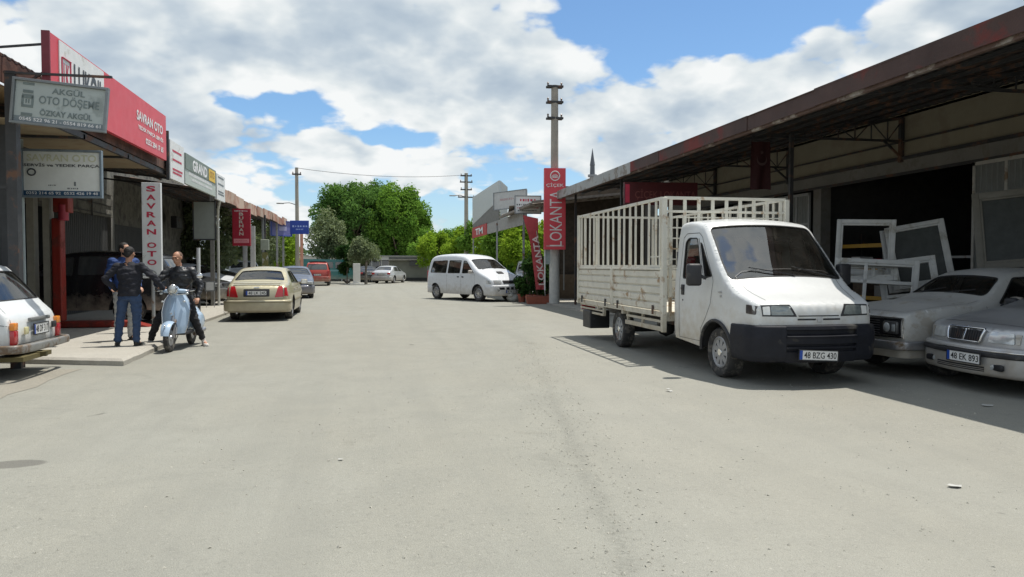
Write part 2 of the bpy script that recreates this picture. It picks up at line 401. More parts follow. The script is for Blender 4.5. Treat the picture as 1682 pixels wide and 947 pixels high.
class Car:
    def __init__(s, root, L, prof, W, zf, wheels, wr, zb=.24, ra=None, r=.07, step=.075, paint=None, glassm=None, round_n=2):
        s.root = root; s.L = L; s.r = r; s.step = step; s.paint = paint; s.glass = glassm or glass_clear
        P = chaikin([(L / 2 - f, z, b) for f, z, b in prof], round_n); s.P = P
        d = np.diff(P[:, :2], axis=0); s.S = np.concatenate([[0], np.cumsum(np.hypot(d[:, 0], d[:, 1]))])
        nn = np.zeros((len(P), 2)); dd = np.gradient(P[:, :2], axis=0); ln = np.hypot(dd[:, 0], dd[:, 1]) + 1e-9
        s.N = np.stack([dd[:, 1] / ln, -dd[:, 0] / ln], 1)
        s.W = ([-(f) + L / 2 for f, w in W][::-1], [w for f, w in W][::-1]); s.zf = zf
        s.wheels = [L / 2 - f for f in wheels]; s.wr = wr; s.ra = ra or wr + .06; s.zb = zb
        s.swin = []; s.twin = []
    def w(s, x, z): return np.interp(x, *s.W) * np.interp(z, [a for a, b in s.zf], [b for a, b in s.zf])
    def dist(s, x, z):
        A = s.P[:-1, :2]; B = s.P[1:, :2]; D = B - A; Q = np.stack([np.asarray(x, float), np.asarray(z, float)], -1).reshape(-1, 2)
        t = ((Q[:, None] - A[None]) * D[None]).sum(2) / ((D * D).sum(1) + 1e-12); t = np.clip(t, 0, 1)
        return np.sqrt((((A[None] + D[None] * t[..., None]) - Q[:, None]) ** 2).sum(2)).min(1)
    def side(s, uv, off=0.0, sg=1):
        uv = np.atleast_2d(np.array(uv, float)); x, z = uv[:, 0], uv[:, 1]
        d = np.minimum(s.dist(x, z), s.r); y = s.w(x, z) - (s.r - np.sqrt(np.maximum(s.r ** 2 - (s.r - d) ** 2, 0)))
        return [(x[i], sg * (y[i] + off), z[i]) for i in range(len(x))]
    def top(s, sv, off=0.0):
        sv = np.atleast_2d(np.array(sv, float)); S = sv[:, 0]; t = sv[:, 1] / HW
        x = np.interp(S, s.S, s.P[:, 0]); z = np.interp(S, s.S, s.P[:, 1]); b = np.interp(S, s.S, s.P[:, 2])
        nx = np.interp(S, s.S, s.N[:, 0]); nz = np.interp(S, s.S, s.N[:, 1]); e = s.w(x, z) - s.r
        k = b * (1 - np.abs(t) ** 2.2) + off; e_ = np.clip((s.L / 2 - np.abs(x) - .30) / .35, .15, 1); kz = b * (1 - np.abs(t) ** 2.2) * e_ + off
        return [(x[i] + nx[i] * k[i], t[i] * e[i], z[i] + nz[i] * kz[i]) for i in range(len(S))]
    def sv(s, where, pts):
        """(y,z) on the front/rear or (f,y) on the top -> sheet coordinates"""
        im = int(np.argmax(s.P[:, 1])); out = []
        for a, b in pts:
            if where == 'front': S = np.interp(b, s.P[:im, 1], s.S[:im]); y = a
            elif where == 'rear': S = np.interp(-b, -s.P[im:, 1], s.S[im:]); y = a
            else:
                i0 = int(np.argmax(s.P[:, 0])); i1 = int(np.argmin(s.P[:, 0])) + 1
                S = np.interp(-(s.L / 2 - a), -s.P[i0:i1, 0], s.S[i0:i1]); y = b
            x = np.interp(S, s.S, s.P[:, 0]); z = np.interp(S, s.S, s.P[:, 1]); e = float(s.w(x, z)) - s.r
            out.append((float(S), HW * max(-1, min(1, y / e))))
        return out
    def f2x(s, pts): return [(s.L / 2 - f, z) for f, z in pts]
    def patch(s, name, where, pts, mat, off=.006, back=-.01, sides=(1, -1), rnd=0.0, parent=None, join=False, step=None):
        """a raised panel on the body; where: side/front/rear/top"""
        step = step or s.step; res = []
        if rnd: pts = roundpoly(pts, rnd)
        variants = [(sg, None) for sg in sides] if where == 'side' else [(sg, sg) for sg in sides]
        big = MB()
        for sg, _ in variants:
            if where == 'side': poly = s.f2x(pts); mp = lambda q, o: s.side(q, o, sg)
            else:
                pp = [((a * sg, b) if where != 'top' else (a, b * sg)) for a, b in pts]; poly = s.sv(where, pp); mp = lambda q, o: s.top(q, o)
            V, T = cdt(poly, [], step); lp = resample(poly, step); n = len(lp)
            mb = MB().add(mp(V, off), T); mb.add(mp(lp, off) + mp(lp, back), [(i, (i + 1) % n, n + (i + 1) % n, n + i) for i in range(n)])
            if join: big.add(mb.v, mb.f)
            else: res.append(obj(name, mb, mat, parent or s.root, 35))
        if join: res.append(obj(name, big, mat, parent or s.root, 35))
        return res
    def line(s, mb, where, pts, wd=.007, off=.0025, sides=(1, -1)):
        """thin dark ribbon: a shut line"""
        for sg in sides:
            if where == 'side': P = s.f2x(pts)
            else: P = s.sv(where, [((a * sg, b) if where != 'top' else (a, b * sg)) for a, b in pts])
            Q = []
            for a, b in zip(P[:-1], P[1:]):
                a = np.array(a); b = np.array(b); k = max(1, int(np.linalg.norm(b - a) / .04)); Q += [tuple(a + (b - a) * j / k) for j in range(k)]
            Q.append(P[-1]); L = []; Rr = []
            for i in range(len(Q)):
                t = np.array(Q[min(i + 1, len(Q) - 1)]) - np.array(Q[max(i - 1, 0)]); t = t / (np.linalg.norm(t) + 1e-9); nn = np.array([-t[1], t[0]]) * wd / 2
                L.append(tuple(np.array(Q[i]) + nn)); Rr.append(tuple(np.array(Q[i]) - nn))
            mp = (lambda q: s.side(q, off, sg)) if where == 'side' else (lambda q: s.top(q, off))
            n = len(Q); mb.add(mp(L) + mp(Rr), [(i, i + 1, n + i + 1, n + i) for i in range(n - 1)])
        return mb
    def side_window(s, pts, rnd=.05, name='side_window', mat=None): s.swin.append((roundpoly(s.f2x(pts), rnd), name, mat))
    def top_window(s, f0, f1, y0, y1, name, rnd=.09, where='top', z=None):
        if where == 'top': pts = [(f0, -y0), (f0, y0), (f1, y1), (f1, -y1)]
        else: pts = [(-y0, z[0]), (y0, z[0]), (y1, z[1]), (-y1, z[1])]
        s.twin.append((roundpoly(s.sv(where, pts), rnd), name))
    def _seal(s, poly, mp, parent):
        n = len(poly); pl = resample(poly, .08); n = len(pl); inn = shrink(pl, .016)
        return obj('window_seal', MB().add(mp(pl, .004) + mp(inn, .004) + mp(inn, -.02), [(i, (i + 1) % n, n + (i + 1) % n, n + i) for i in range(n)] +
                   [(n + i, n + (i + 1) % n, 2 * n + (i + 1) % n, 2 * n + i) for i in range(n)]), seal, parent)
    def build(s, interior=True, body_name='body'):
        P = s.P; outer = [(p[0], p[1]) for p in P]
        xr = P[-1, 0]; xf = P[0, 0]; zr = P[-1, 1]; zf0 = P[0, 1]
        low = []; zb = s.zb
        for xw in sorted(s.wheels):
            if xw < xr or xw > xf: continue
            a0 = math.asin(max(-1, min(1, (zb - s.wr) / s.ra)))
            for k in range(17):
                a = math.pi - a0 - (math.pi - 2 * a0) * k / 16; low.append((xw + s.ra * math.cos(a), s.wr + s.ra * math.sin(a)))
        outer = outer + low
        extra = []
        for d in (.006, .02, .04, .065):
            if d < s.r:
                for S_ in np.arange(.03, s.S[-1] - .03, .055):
                    q = [float(np.interp(S_, s.S, a_)) for a_ in (P[:, 0], P[:, 1], s.N[:, 0], s.N[:, 1])]; extra.append((q[0] - q[2] * d, q[1] - q[3] * d))
        V, T = cdt(outer, [w[0] for w in s.swin], s.step, extra); mb = MB()
        for sg in (1, -1): mb.add(s.side(V, 0, sg), [t if sg == 1 else t[::-1] for t in T])
        rect = [(0.0, -HW), (float(s.S[-1]), -HW), (float(s.S[-1]), HW), (0.0, HW)]
        ex = [(S, v) for S in s.S[1:-1] for v in np.linspace(-HW * .999, HW * .999, 13)]
        V2, T2 = cdt([(S, -HW) for S in s.S] + [(S, HW) for S in s.S[::-1]], [w[0] for w in s.twin], s.step, ex)
        mb.add(s.top(V2), T2)
        body = obj(body_name, mb, s.paint, s.root, 38, nofix=True); s.body = body
        bm = bmesh.new(); bm.from_mesh(body.data); bmesh.ops.remove_doubles(bm, verts=bm.verts[:], dist=.0015); bmesh.ops.recalc_face_normals(bm, faces=bm.faces[:])
        bm.to_mesh(body.data); bm.free(); body.data.polygons.foreach_set('use_smooth', [True] * len(body.data.polygons)); body.data.set_sharp_from_angle(angle=R(38))
        for poly, nm, mt in s.swin:
            for sg in (1, -1):
                V, T = cdt(poly, [], .12); g = obj(nm, MB().add(s.side(V, -.012, sg), T), mt or s.glass, s.root, 50)
                s._seal(poly, lambda q, o: s.side(q, o, sg), g)
        for poly, nm in s.twin:
            V, T = cdt(poly, [], .09); g = obj(nm, MB().add(s.top(V, -.012), T), s.glass, s.root, 60)
            s._seal(poly, lambda q, o: s.top(q, o), g)
        well = MB()
        for xw in s.wheels:
            if xw < xr or xw > xf: continue
            for sg in (1, -1):
                a0 = math.asin(max(-1, min(1, (zb - s.wr) / s.ra))); arc = [(xw + s.ra * math.cos(a), s.wr + s.ra * math.sin(a)) for a in np.linspace(math.pi - a0, a0, 13)]
                o = s.side(arc, -.003, sg); yin = float(s.w(xw, s.wr)) - .36; i_ = [(x, sg * yin, z) for x, z in arc]; n = 13
                well.add(o + i_, [(k, k + 1, n + k + 1, n + k) for k in range(n - 1)]); well.add(i_, [tuple(range(n))])
        wmin = float(np.interp((xr + xf) / 2, *s.W))
        well.box(((xr + xf) / 2, 0, zb + .03), (xf - xr - .25, wmin * 1.55, .05))
        for xw in s.wheels: well.cyl((xw, -wmin + .2, s.wr), (xw, wmin - .2, s.wr), .04, 8)
        obj('underbody', well, darkin, s.root)
        if interior: s.interior()
    def interior(s, seats=None): pass
    def wheel(s, rimmat, style='cap', tw=.19, inset=.015, mats=None, track=None, spokes=8, radius=None):
        first = {}
        for xw in s.wheels:
            for sg in (1, -1):
                yo = (track if track is not None else float(s.w(xw, s.wr))) - inset; r = radius or s.wr
                make_wheel(s.root, (xw, sg * yo, r), sg, r, tw, rimmat, style, spokes)
def make_wheel(parent, loc, sg, r, tw, rimmat, style='cap', spokes=8):
    """wheel centre at loc (outer face), sg = side; wheel > tyre, rim"""
    rr = r * .62; h = tw / 2
    e = obj('wheel', MB().lathe([(0.001, .012), (.045, .012), (.052, 0.0), (.052, -.05)], axis='Y', seg=14), chrome if style != 'steel' else greysteel, parent, 40)
    e.location = (loc[0], loc[1] - sg * .03, loc[2]); e.scale = (1, sg, 1)
    ty = [(rr, -.01), (rr + .012, .012), (r * .80, .03), (r * .93, .022), (r * .985, -.005), (r, -.03), (r, -tw + .06), (r * .985, -tw + .03), (r * .9, -tw + .01), (rr, -tw + .02), (rr, -.01)]
    obj('tyre', MB().lathe(ty, axis='Y', seg=40), rubber, e, 40)
    m = MB(); m.lathe([(rr + .004, .004), (rr - .012, .010), (rr - .02, -.03), (rr - .035, -.10), (rr * .1, -.10)], axis='Y', seg=32)
    rim = obj('rim', m, darkin if style == 'spoke' else rimmat, e, 40)
    m = MB(); m.lathe([(rr + .004, .004), (rr - .012, .013), (rr - .022, -.004), (rr - .04, -.012)], axis='Y', seg=32)
    if style == 'spoke':
        for k in range(spokes):
            a = 2 * math.pi * k / spokes; c, s_ = math.cos(a), math.sin(a); p = Vector((c, 0, s_)); q = Vector((-s_, 0, c)); w0, w1 = .030, .042 * 5 / spokes + .012
            m.add([p * .04 - q * w0 + Vector((0, .002, 0)), p * .04 + q * w0 + Vector((0, .002, 0)), p * (rr - .02) + q * w1 + Vector((0, -.006, 0)), p * (rr - .02) - q * w1 + Vector((0, -.006, 0)),
                   p * .04 - q * w0 + Vector((0, -.03, 0)), p * .04 + q * w0 + Vector((0, -.03, 0)), p * (rr - .02) + q * w1 + Vector((0, -.04, 0)), p * (rr - .02) - q * w1 + Vector((0, -.04, 0))],
                  [(0, 1, 2, 3), (0, 3, 7, 4), (1, 5, 6, 2)])
        obj('spokes', m, rimmat, rim, 30)
    else:
        m.lathe([(rr - .035, -.012), (rr * .75, -.004), (rr * .45, .012), (.05, .008)], axis='Y', seg=32)
        obj('wheel_trim', m, rimmat, rim, 40); m = MB(); n = spokes * 2
        for k in range(n):
            a = 2 * math.pi * k / n; m.box((math.cos(a) * rr * .74, .0, math.sin(a) * rr * .74), (rr * .22, .012, rr * .12), (0, -a, 0), .006)
        obj('trim_slots', m, darkin, rim)
    return e
def bumper_path(xf, w, bump, rc, xside, sign=1, n=10):
    """plan outline round one end of a car: from +y side to -y side"""
    pts = [(xside, w)]
    for k in range(n + 1):
        a = math.pi / 2 * k / n; pts.append((xf - rc + rc * math.sin(a), w - rc + rc * math.cos(a)))
    for k in range(1, 16):
        y = (w - rc) * (1 - 2 * k / 16); pts.append((xf + bump * (1 - (y / (w - rc)) ** 2), y))
    for k in range(n + 1):
        a = math.pi / 2 * (1 - k / n); pts.append((xf - rc + rc * math.sin(a), -w + rc - rc * math.cos(a)))
    pts.append((xside, -w))
    if sign < 0: pts = [(-x, y) for x, y in pts][::-1]
    return pts
def rsect(o0, o1, z0, z1, r=.02):
    return roundpoly([(o0, z0), (o1, z0), (o1, z1), (o0, z1)], r, 3)
def plate(parent, loc, yaw, txt, w=.52, h=.115, tilt=0.0):
    """number plate facing local -Y before yaw"""
    p = obj('number_plate', MB().box((0, 0, 0), (w, .012, h), b=.004), platewhite, parent); p.location = loc; p.rotation_euler = (tilt, 0, yaw)
    obj('blue_band', MB().box((-w / 2 + .022, -.008, 0), (.04, .004, h * .94)), plateblue, p)
    obj('plate_lettering', text_mb(txt, w * .84, h * .66, .0085, .01).xf(Matrix.Translation((.022, 0, 0))), ink, p)
    obj('plate_frame', MB().box((0, -.004, h / 2 + .004), (w + .02, .014, .01)).box((0, -.004, -h / 2 - .004), (w + .02, .014, .01)).box((w / 2 + .004, -.004, 0), (.01, .014, h)).box((-w / 2 - .004, -.004, 0), (.01, .014, h)), blackpl, p)
    return p
def mirror(parent, loc, sg, size=(.09, .19, .14), mat=None, yaw=0.0):
    m = MB().box((0, 0, 0), size, b=.035); m.bar((0, -sg * size[1] / 2, -.02), (-.01, -sg * (size[1] / 2 + .07), -.05), .03, .04)
    o = obj('wing_mirror', m, mat or blackpl, parent, 50, loc); o.rotation_euler = (0, 0, yaw)
    obj('mirror_glass', MB().box((-size[0] / 2 - .001, 0, 0), (.004, size[1] * .8, size[2] * .78), b=.001), chrome, o)
    return o
def seats(parent, spots, zs=.32, zt=.98, w=.46, mat=None):
    for x, y in spots:
        m = MB().box((x, y, zs + .09), (.46, w, .14), b=.05); m.box((x - .24, y, (zs + zt) / 2 + .05), (.13, w * .95, zt - zs - .08), (0, -.2, 0), .05)
        m.box((x - .33, y, zt + .08), (.09, .24, .15), (0, -.1, 0), .035)
        obj('seat', m, mat or seatcloth, parent, 40)
def dashboard(parent, x, w, z, wheel_y=.36, depth=.32):
    obj('dashboard', MB().box((x, 0, z - .12), (depth, w * 2 * .9, .22), b=.05), M('dash_plastic', (.05, .05, .052), .7), parent, 40)
    c = Vector((x - .30, wheel_y, z + .0)); ring = []
    for k in range(20):
        a = 2 * math.pi * k / 20; ring.append(c + Vector((math.sin(a) * .18 * -.42, math.cos(a) * .18, math.sin(a) * .18 * .9)))
    m = MB().tube(ring, .014, 6, closed=True); m.bar(ring[0], ring[10], .02, .03); m.bar(c, ring[15], .02); m.cyl(c, c + Vector((.2, 0, -.14)), .025, 8)
    obj('steering_wheel', m, blackpl, parent, 40)
# ---------------------------------------------------------------- vehicle types
def place(name, label, cat, loc, heading, group=None):
    return thing(name, label, cat, loc, heading, group)
def paintmat(name, col, metal=0.0, rough=.3, low=DUST, coat=.5, **k):
    return M(name, col, rough, metal, var=.035, low=low, coat=coat, **k)
ZF = [(.15, .95), (.35, .985), (.55, 1.0), (.72, .995), (.86, .965), (.98, .93), (1.15, .85), (1.30, .765), (1.43, .68)]
def door_lines(c, fs, zlo, zhi, wd=.007):
    mb = MB()
    for f, top in fs: c.line(mb, 'side', [(f, zlo), (f, zhi), top] if top else [(f, zlo), (f, zhi)], wd)
    return mb
def handles(c, fs, z, mat, size=(.16, .03, .035)):
    for f in fs:
        for sg in (1, -1):
            p = c.side([(c.L / 2 - f, z)], .0, sg)[0]; obj('door_handle', MB().box((0, sg * .012, 0), size, b=.01), mat, c.root, 40, p)
def wipers(c, f, y0s, ln=.5, sg=1):
    mb = MB()
    for y0 in y0s:
        p = Vector(c.top(c.sv('top', [(f, y0)]), .02)[0]); q = Vector(c.top(c.sv('top', [(f + .13, y0 + sg * ln)]), .02)[0]); mb.bar(p, q, .014, .012)
    obj('wiper', mb, blackpl, c.root)

def far_side_glass(dark): return glass_dark if dark else glass_clear
def sedan(root, paint, dark=False, rims=None, style='cap', detail=True, L=4.45, kind='sedan', step=.085):
    P = {'sedan': [(.14, .20, .10), (.05, .32, .12), (.04, .50, .13), (.05, .60, .13), (.07, .72, .13), (.11, .775, .125), (.26, .82, .11), (.7, .90, .07), (1.22, .98, .06), (1.95, 1.36, .05),
                   (2.35, 1.425, .04), (2.9, 1.42, .04), (3.25, 1.37, .04), (3.92, 1.03, .04), (4.32, .98, .05), (4.42, .86, .07), (4.45, .50, .09), (4.38, .24, .07)],
         'suv': [(.16, .30, .10), (.05, .42, .12), (.02, .62, .13), (.06, .85, .12), (.20, .98, .11), (.75, 1.08, .07), (1.2, 1.14, .06), (1.80, 1.58, .05),
                 (2.2, 1.69, .04), (3.2, 1.71, .04), (4.0, 1.65, .04), (4.12, 1.60, .04), (4.38, 1.10, .06), (4.44, .92, .07), (4.45, .50, .08), (4.36, .30, .06)]}[kind]
    zf = ZF if kind == 'sedan' else [(.2, .95), (.5, 1), (.9, .99), (1.1, .955), (1.4, .87), (1.72, .76)]
    c = Car(root, L, P, [(0, .74), (.15, .80), (.5, .845), (1, .865), (3.4, .86), (4.1, .82), (4.45, .75)] if kind == 'sedan' else
            [(0, .80), (.2, .86), (.6, .90), (3.6, .90), (4.2, .87), (4.45, .82)], zf, (.88, 3.42), .31 if kind == 'sedan' else .35, zb=.22 if kind == 'sedan' else .34, paint=paint, glassm=glass_dark if dark else glass_clear, step=step)
    if kind == 'sedan':
        c.side_window([(1.42, .965), (2.28, .985), (2.28, 1.345), (2.02, 1.325)]); c.side_window([(2.37, .985), (3.32, 1.01), (3.10, 1.315), (2.37, 1.35)])
        c.top_window(1.30, 1.90, .72, .56, 'windscreen'); c.top_window(3.33, 3.86, .52, .66, 'rear_window')
        z1, z0 = .94, .28
    else:
        c.side_window([(1.42, 1.13), (2.25, 1.15), (2.25, 1.58), (1.95, 1.55)]); c.side_window([(2.35, 1.15), (3.2, 1.17), (3.2, 1.60), (2.35, 1.60)]); c.side_window([(3.3, 1.17), (4.05, 1.2), (3.92, 1.56), (3.3, 1.59)])
        c.top_window(1.27, 1.76, .78, .66, 'windscreen'); c.top_window(0, 0, .62, .70, 'rear_window', where='rear', z=(1.57, 1.16))
        z1, z0 = 1.10, .40
    c.build()
    m = door_lines(c, [(1.36, None), (2.33, None), (3.28, None)], z0, z1)
    obj('shut_lines', m, ink, root)
    c.wheel(rims or greysteel, style, spokes=7)
    if not dark:
        seats(root, [(.1, .37), (.1, -.37)]); dashboard(root, L / 2 - 1.55, .7, .95)
        obj('rear_bench', MB().box((-.85, 0, .42), (.5, 1.2, .16), b=.05).box((-1.1, 0, .7), (.14, 1.2, .5), (0, -.2, 0), .05), seatcloth, root, 40)
    return c

# ----- three-box saloon seen from behind
def gold_sedan():
    paint = paintmat('gold_paint', (.47, .43, .29), metal=.35, rough=.36)
    root = place('parked_sedan', 'pale gold saloon seen from behind with a dark number plate panel, red corner lamps', 'car', (-2.98, 22.55, 0), R(90.5))
    c = sedan(root, paint, rims=steel)
    c.patch('tail_lamp', 'rear', [(.80, .93), (.55, .93), (.46, .64), (.80, .66)], redglass, .012, rnd=.03)
    for sg in (1, -1): pass
    c.patch('tail_lamp', 'side', [(4.43, .90), (4.30, .90), (4.26, .67), (4.44, .67)], redglass, .008, rnd=.02)
    c.patch('plate_recess', 'rear', [(.33, .86), (-.33, .86), (-.33, .66), (.33, .66)], blackpl, .004, sides=(1,), rnd=.02)
    plate(root, (-2.325, 0, .76), R(90) + math.pi, '48 LK 245')
    path = bumper_path(2.235, .815, .07, .20, 1.75, -1)
    b = obj('rear_bumper', MB().sweep(path, rsect(-.05, .05, .27, .57, .04)), paint, root, 40)
    obj('bumper_trim', MB().sweep(path, rsect(.03, .058, .50, .525, .005)), M('gold_trim', (.20, .17, .10), .5), b, 40)
    mb = MB(); c.line(mb, 'rear', [(.78, .60), (-.78, .60)], sides=(1,)); c.line(mb, 'top', [(3.98, .62), (3.98, -.62)], sides=(1,)); c.line(mb, 'rear', [(.70, .95), (.70, .62)]); obj('boot_lines', mb, ink, root)
    c.patch('boot_badge', 'rear', [(.07, .90), (-.07, .90), (-.07, .885), (.07, .885)], chrome, .01, sides=(1,))
    for sg in (1, -1): mirror(root, (.62, sg * 1.0, 1.0), sg, mat=paint)
    handles(c, (2.15, 3.08), .83, paint)
    obj('exhaust', MB().cyl((-2.1, .5, .24), (-2.28, .5, .23), .025, 10), steel, root, 40)
    obj('side_moulding', MB().box((0.1, .872, .52), (2.2, .016, .05), b=.006).box((.1, -.872, .52), (2.2, .016, .05), b=.006), M('gold_trim2', (.22, .19, .12), .5), root)
    obj('boot_lip', MB().box((-2.10, 0, 1.005), (.05, 1.2, .02), b=.008), paint, root, 40)
    return root
def octavia():
    paint = paintmat('silver_paint', (.42, .43, .44), metal=.45, rough=.34)
    root = place('parked_sedan', 'silver grey saloon with chrome edged split black grille and rubbing strip, parked under the canopy', 'car', (9.30, 7.42, 0), R(176.5))
    c = sedan(root, paint, rims=steel, step=.075)
    g = M('grille_black', (.012, .012, .014), .45)
    gp = c.patch('grille', 'front', [(-.27, .722), (.27, .722), (.23, .605), (-.23, .605)], g, .012, sides=(1,), rnd=.02)[0]
    mb = MB()
    for k in range(13):
        y = -.22 + k * .0367; q = c.top(c.sv('front', [(y, .61)]), .02)[0]; q2 = c.top(c.sv('front', [(y, .718)]), .02)[0]; mb.bar(q, q2, .006)
    obj('grille_slats', mb, darksteel, gp)
    fr = c.sv('front', [(-.29, .736), (.29, .736), (.25, .592), (-.25, .592)]); pts = [c.top([p], .022)[0] for p in resample(roundpoly(fr, .03), .05)]
    obj('grille_surround', MB().tube(pts, .014, 8, closed=True), chrome, gp, 50)
    q = c.top(c.sv('front', [(0, .585)]), .022)[0]; q2 = c.top(c.sv('front', [(0, .745)]), .022)[0]
    em = obj('grille_badge', MB().bar(q, q2, .035, .02, .005).lathe([(.001, .014), (.034, .012), (.042, 0)], c=(q2[0] + .005, 0, q2[2] - .035), axis='X', seg=16), chrome, gp, 40)
    for nm, pts, mt in (('headlight', [(.36, .725), (.62, .722), (.64, .605), (.34, .605)], clearlens), ('indicator', [(.635, .72), (.76, .715), (.76, .61), (.65, .605)], M('smoke_lens', (.36, .34, .30), .15, coat=.8, metal=.2))):
        c.patch(nm, 'front', pts, mt, .012, rnd=.02)
    c.patch('indicator', 'side', [(.10, .73), (.34, .74), (.30, .62), (.10, .61)], MATS['smoke_lens'], .006, rnd=.02)
    path = bumper_path(2.235, .825, .10, .24, 1.72, 1)
    b = obj('front_bumper', MB().sweep(path, rsect(-.06, .055, .22, .565, .05)), paint, root, 40)
    obj('rubbing_strip', MB().sweep(path, rsect(.03, .072, .44, .505, .02)), blackpl, b, 40)
    obj('chrome_strip', MB().sweep(path, rsect(.03, .068, .508, .522, .005)), chrome, b, 40)
    n = len(path); mid = path[n // 2 - 5:n // 2 + 6]
    obj('lower_intake', MB().sweep(mid, rsect(.04, .060, .27, .33, .01)), g, b)
    obj('intake_slats', MB().sweep(mid, rsect(.05, .066, .285, .292, .002)).sweep(mid, rsect(.05, .066, .305, .312, .002)), paint, b)
    for sg in (1, -1):
        obj('fog_lamp', MB().box((2.335 - .03, sg * .50, .335), (.05, .22, .075), (0, 0, -sg * .12), .02), g, b, 40)
        obj('fog_lens', MB().lathe([(.001, .01), (.03, .008), (.034, 0)], c=(2.325, sg * .46, .335), axis='X', seg=14), clearlens, b, 40)
    plate(root, (2.405, 0.12, .415), R(90), '48 EK 893')
    mb = MB(); c.line(mb, 'top', [(.26, .60), (1.15, .68)]); c.line(mb, 'front', [(-.62, .795), (.62, .795)], sides=(1,)); obj('bonnet_lines', mb, ink, root)
    wipers(c, 1.24, (-.5, .02), .45)
    for sg in (1, -1): mirror(root, (.72, sg * .98, 1.0), sg, mat=paint)
    handles(c, (2.15, 3.1), .84, paint)
    obj('side_moulding', MB().box((.08, .868, .50), (2.3, .018, .06), b=.006).box((.08, -.868, .50), (2.3, .018, .06), b=.006), blackpl, root)
    return root
def old_sedan():
    paint = M('old_silver_paint', (.42, .42, .40), .5, .15, var=.06, low=DUST, alt=(.34, .32, .28), altamt=.15, coat=.1)
    root = place('parked_sedan', 'old boxy light grey saloon with long bonnet beside the leaning window frames', 'car', (9.0, 9.26, 0), R(182.5))
    L = 4.35
    P = [(.10, .36, .02), (.03, .42, .03), (.0, .55, .03), (.0, .74, .03), (.03, .82, .04), (.14, .875, .045), (.75, .945, .05), (1.30, .985, .05), (1.80, 1.355, .045), (2.12, 1.425, .04),
         (2.9, 1.42, .035), (3.2, 1.37, .035), (3.7, 1.02, .03), (4.25, .92, .03), (4.34, .82, .03), (4.35, .5, .03), (4.28, .34, .02)]
    c = Car(root, L, P, [(0, .76), (.1, .785), (.6, .81), (3.7, .81), (4.35, .76)], ZF, (.78, 3.22), .30, zb=.30, ra=.37, r=.04, paint=paint)
    c.side_window([(1.52, .97), (2.25, .985), (2.25, 1.345), (1.90, 1.33)]); c.side_window([(2.34, .985), (3.2, 1.0), (3.05, 1.30), (2.34, 1.345)])
    c.top_window(1.38, 1.77, .66, .55, 'windscreen', .1); c.top_window(3.25, 3.62, .52, .62, 'rear_window')
    c.build(); obj('shut_lines', door_lines(c, [(1.32, None), (2.30, None), (3.2, None)], .34, .94), ink, root)
    g = c.patch('grille', 'front', [(-.72, .775), (.72, .775), (.72, .56), (-.72, .56)], M('grille_black', (.012, .012, .014), .45), .006, sides=(1,), rnd=.02)[0]
    x = L / 2 + .035
    fr = [(x - .04, -.745, .79), (x + .02, -.3, .795), (x + .02, .3, .795), (x - .04, .745, .79), (x - .04, .745, .545), (x + .02, .3, .54), (x + .02, -.3, .54), (x - .04, -.745, .545)]
    obj('grille_surround', MB().tube(fr, .014, 6, closed=True), chrome, g, 50)
    mb = MB()
    for k in range(6): mb.box((x + .002, 0, .585 + k * .033), (.012, .74, .006))
    obj('grille_slats', mb, steel, g)
    for sg in (1, -1):
        h = obj('headlight', MB().box((x - .005, sg * .57, .668), (.05, .26, .17), (0, 0, -sg * .03), .02), M('lamp_bowl', (.10, .10, .10), .3, metal=.4), root, 40)
        obj('lens', MB().lathe([(.001, .022), (.05, .016), (.066, 0)], c=(x + .016, sg * .52, .668), axis='X', seg=20), clearlens, h, 50)
        obj('lens', MB().box((x + .016, sg * .645, .668), (.016, .07, .10), (0, 0, -sg * .05), .01), clearlens, h, 50)
    b = obj('front_bumper', MB().sweep(bumper_path(L / 2 + .10, .83, .05, .16, L / 2 - .42, 1), rsect(-.03, .02, .38, .50, .025)), M('old_bumper', (.33, .33, .34), .35, metal=.7, alt=(.2, .15, .1), altamt=.3), root, 40)
    obj('lower_panel', MB().sweep(bumper_path(L / 2 + .0, .77, .03, .12, L / 2 - .4, 1), rsect(-.03, .012, .27, .39, .01)), paint, root, 40)
    mb = MB(); c.line(mb, 'top', [(.16, .62), (1.25, .68)]); c.line(mb, 'top', [(.15, .6), (.15, -.6)], sides=(1,)); obj('bonnet_lines', mb, ink, root)
    wipers(c, 1.35, (-.45, .05), .4)
    c.wheel(greysteel, 'cap', spokes=6, tw=.165)
    mirror(root, (.62, .93, .99), 1, mat=blackpl); handles(c, (2.12, 3.05), .84, chrome, (.13, .03, .02))
    seats(root, [(.05, .34), (.05, -.34)]); dashboard(root, L / 2 - 1.62, .62, .95)
    obj('rear_bench', MB().box((-.9, 0, .42), (.5, 1.15, .16), b=.05).box((-1.12, 0, .7), (.14, 1.15, .5), (0, -.2, 0), .05), seatcloth, root, 40)
    return root
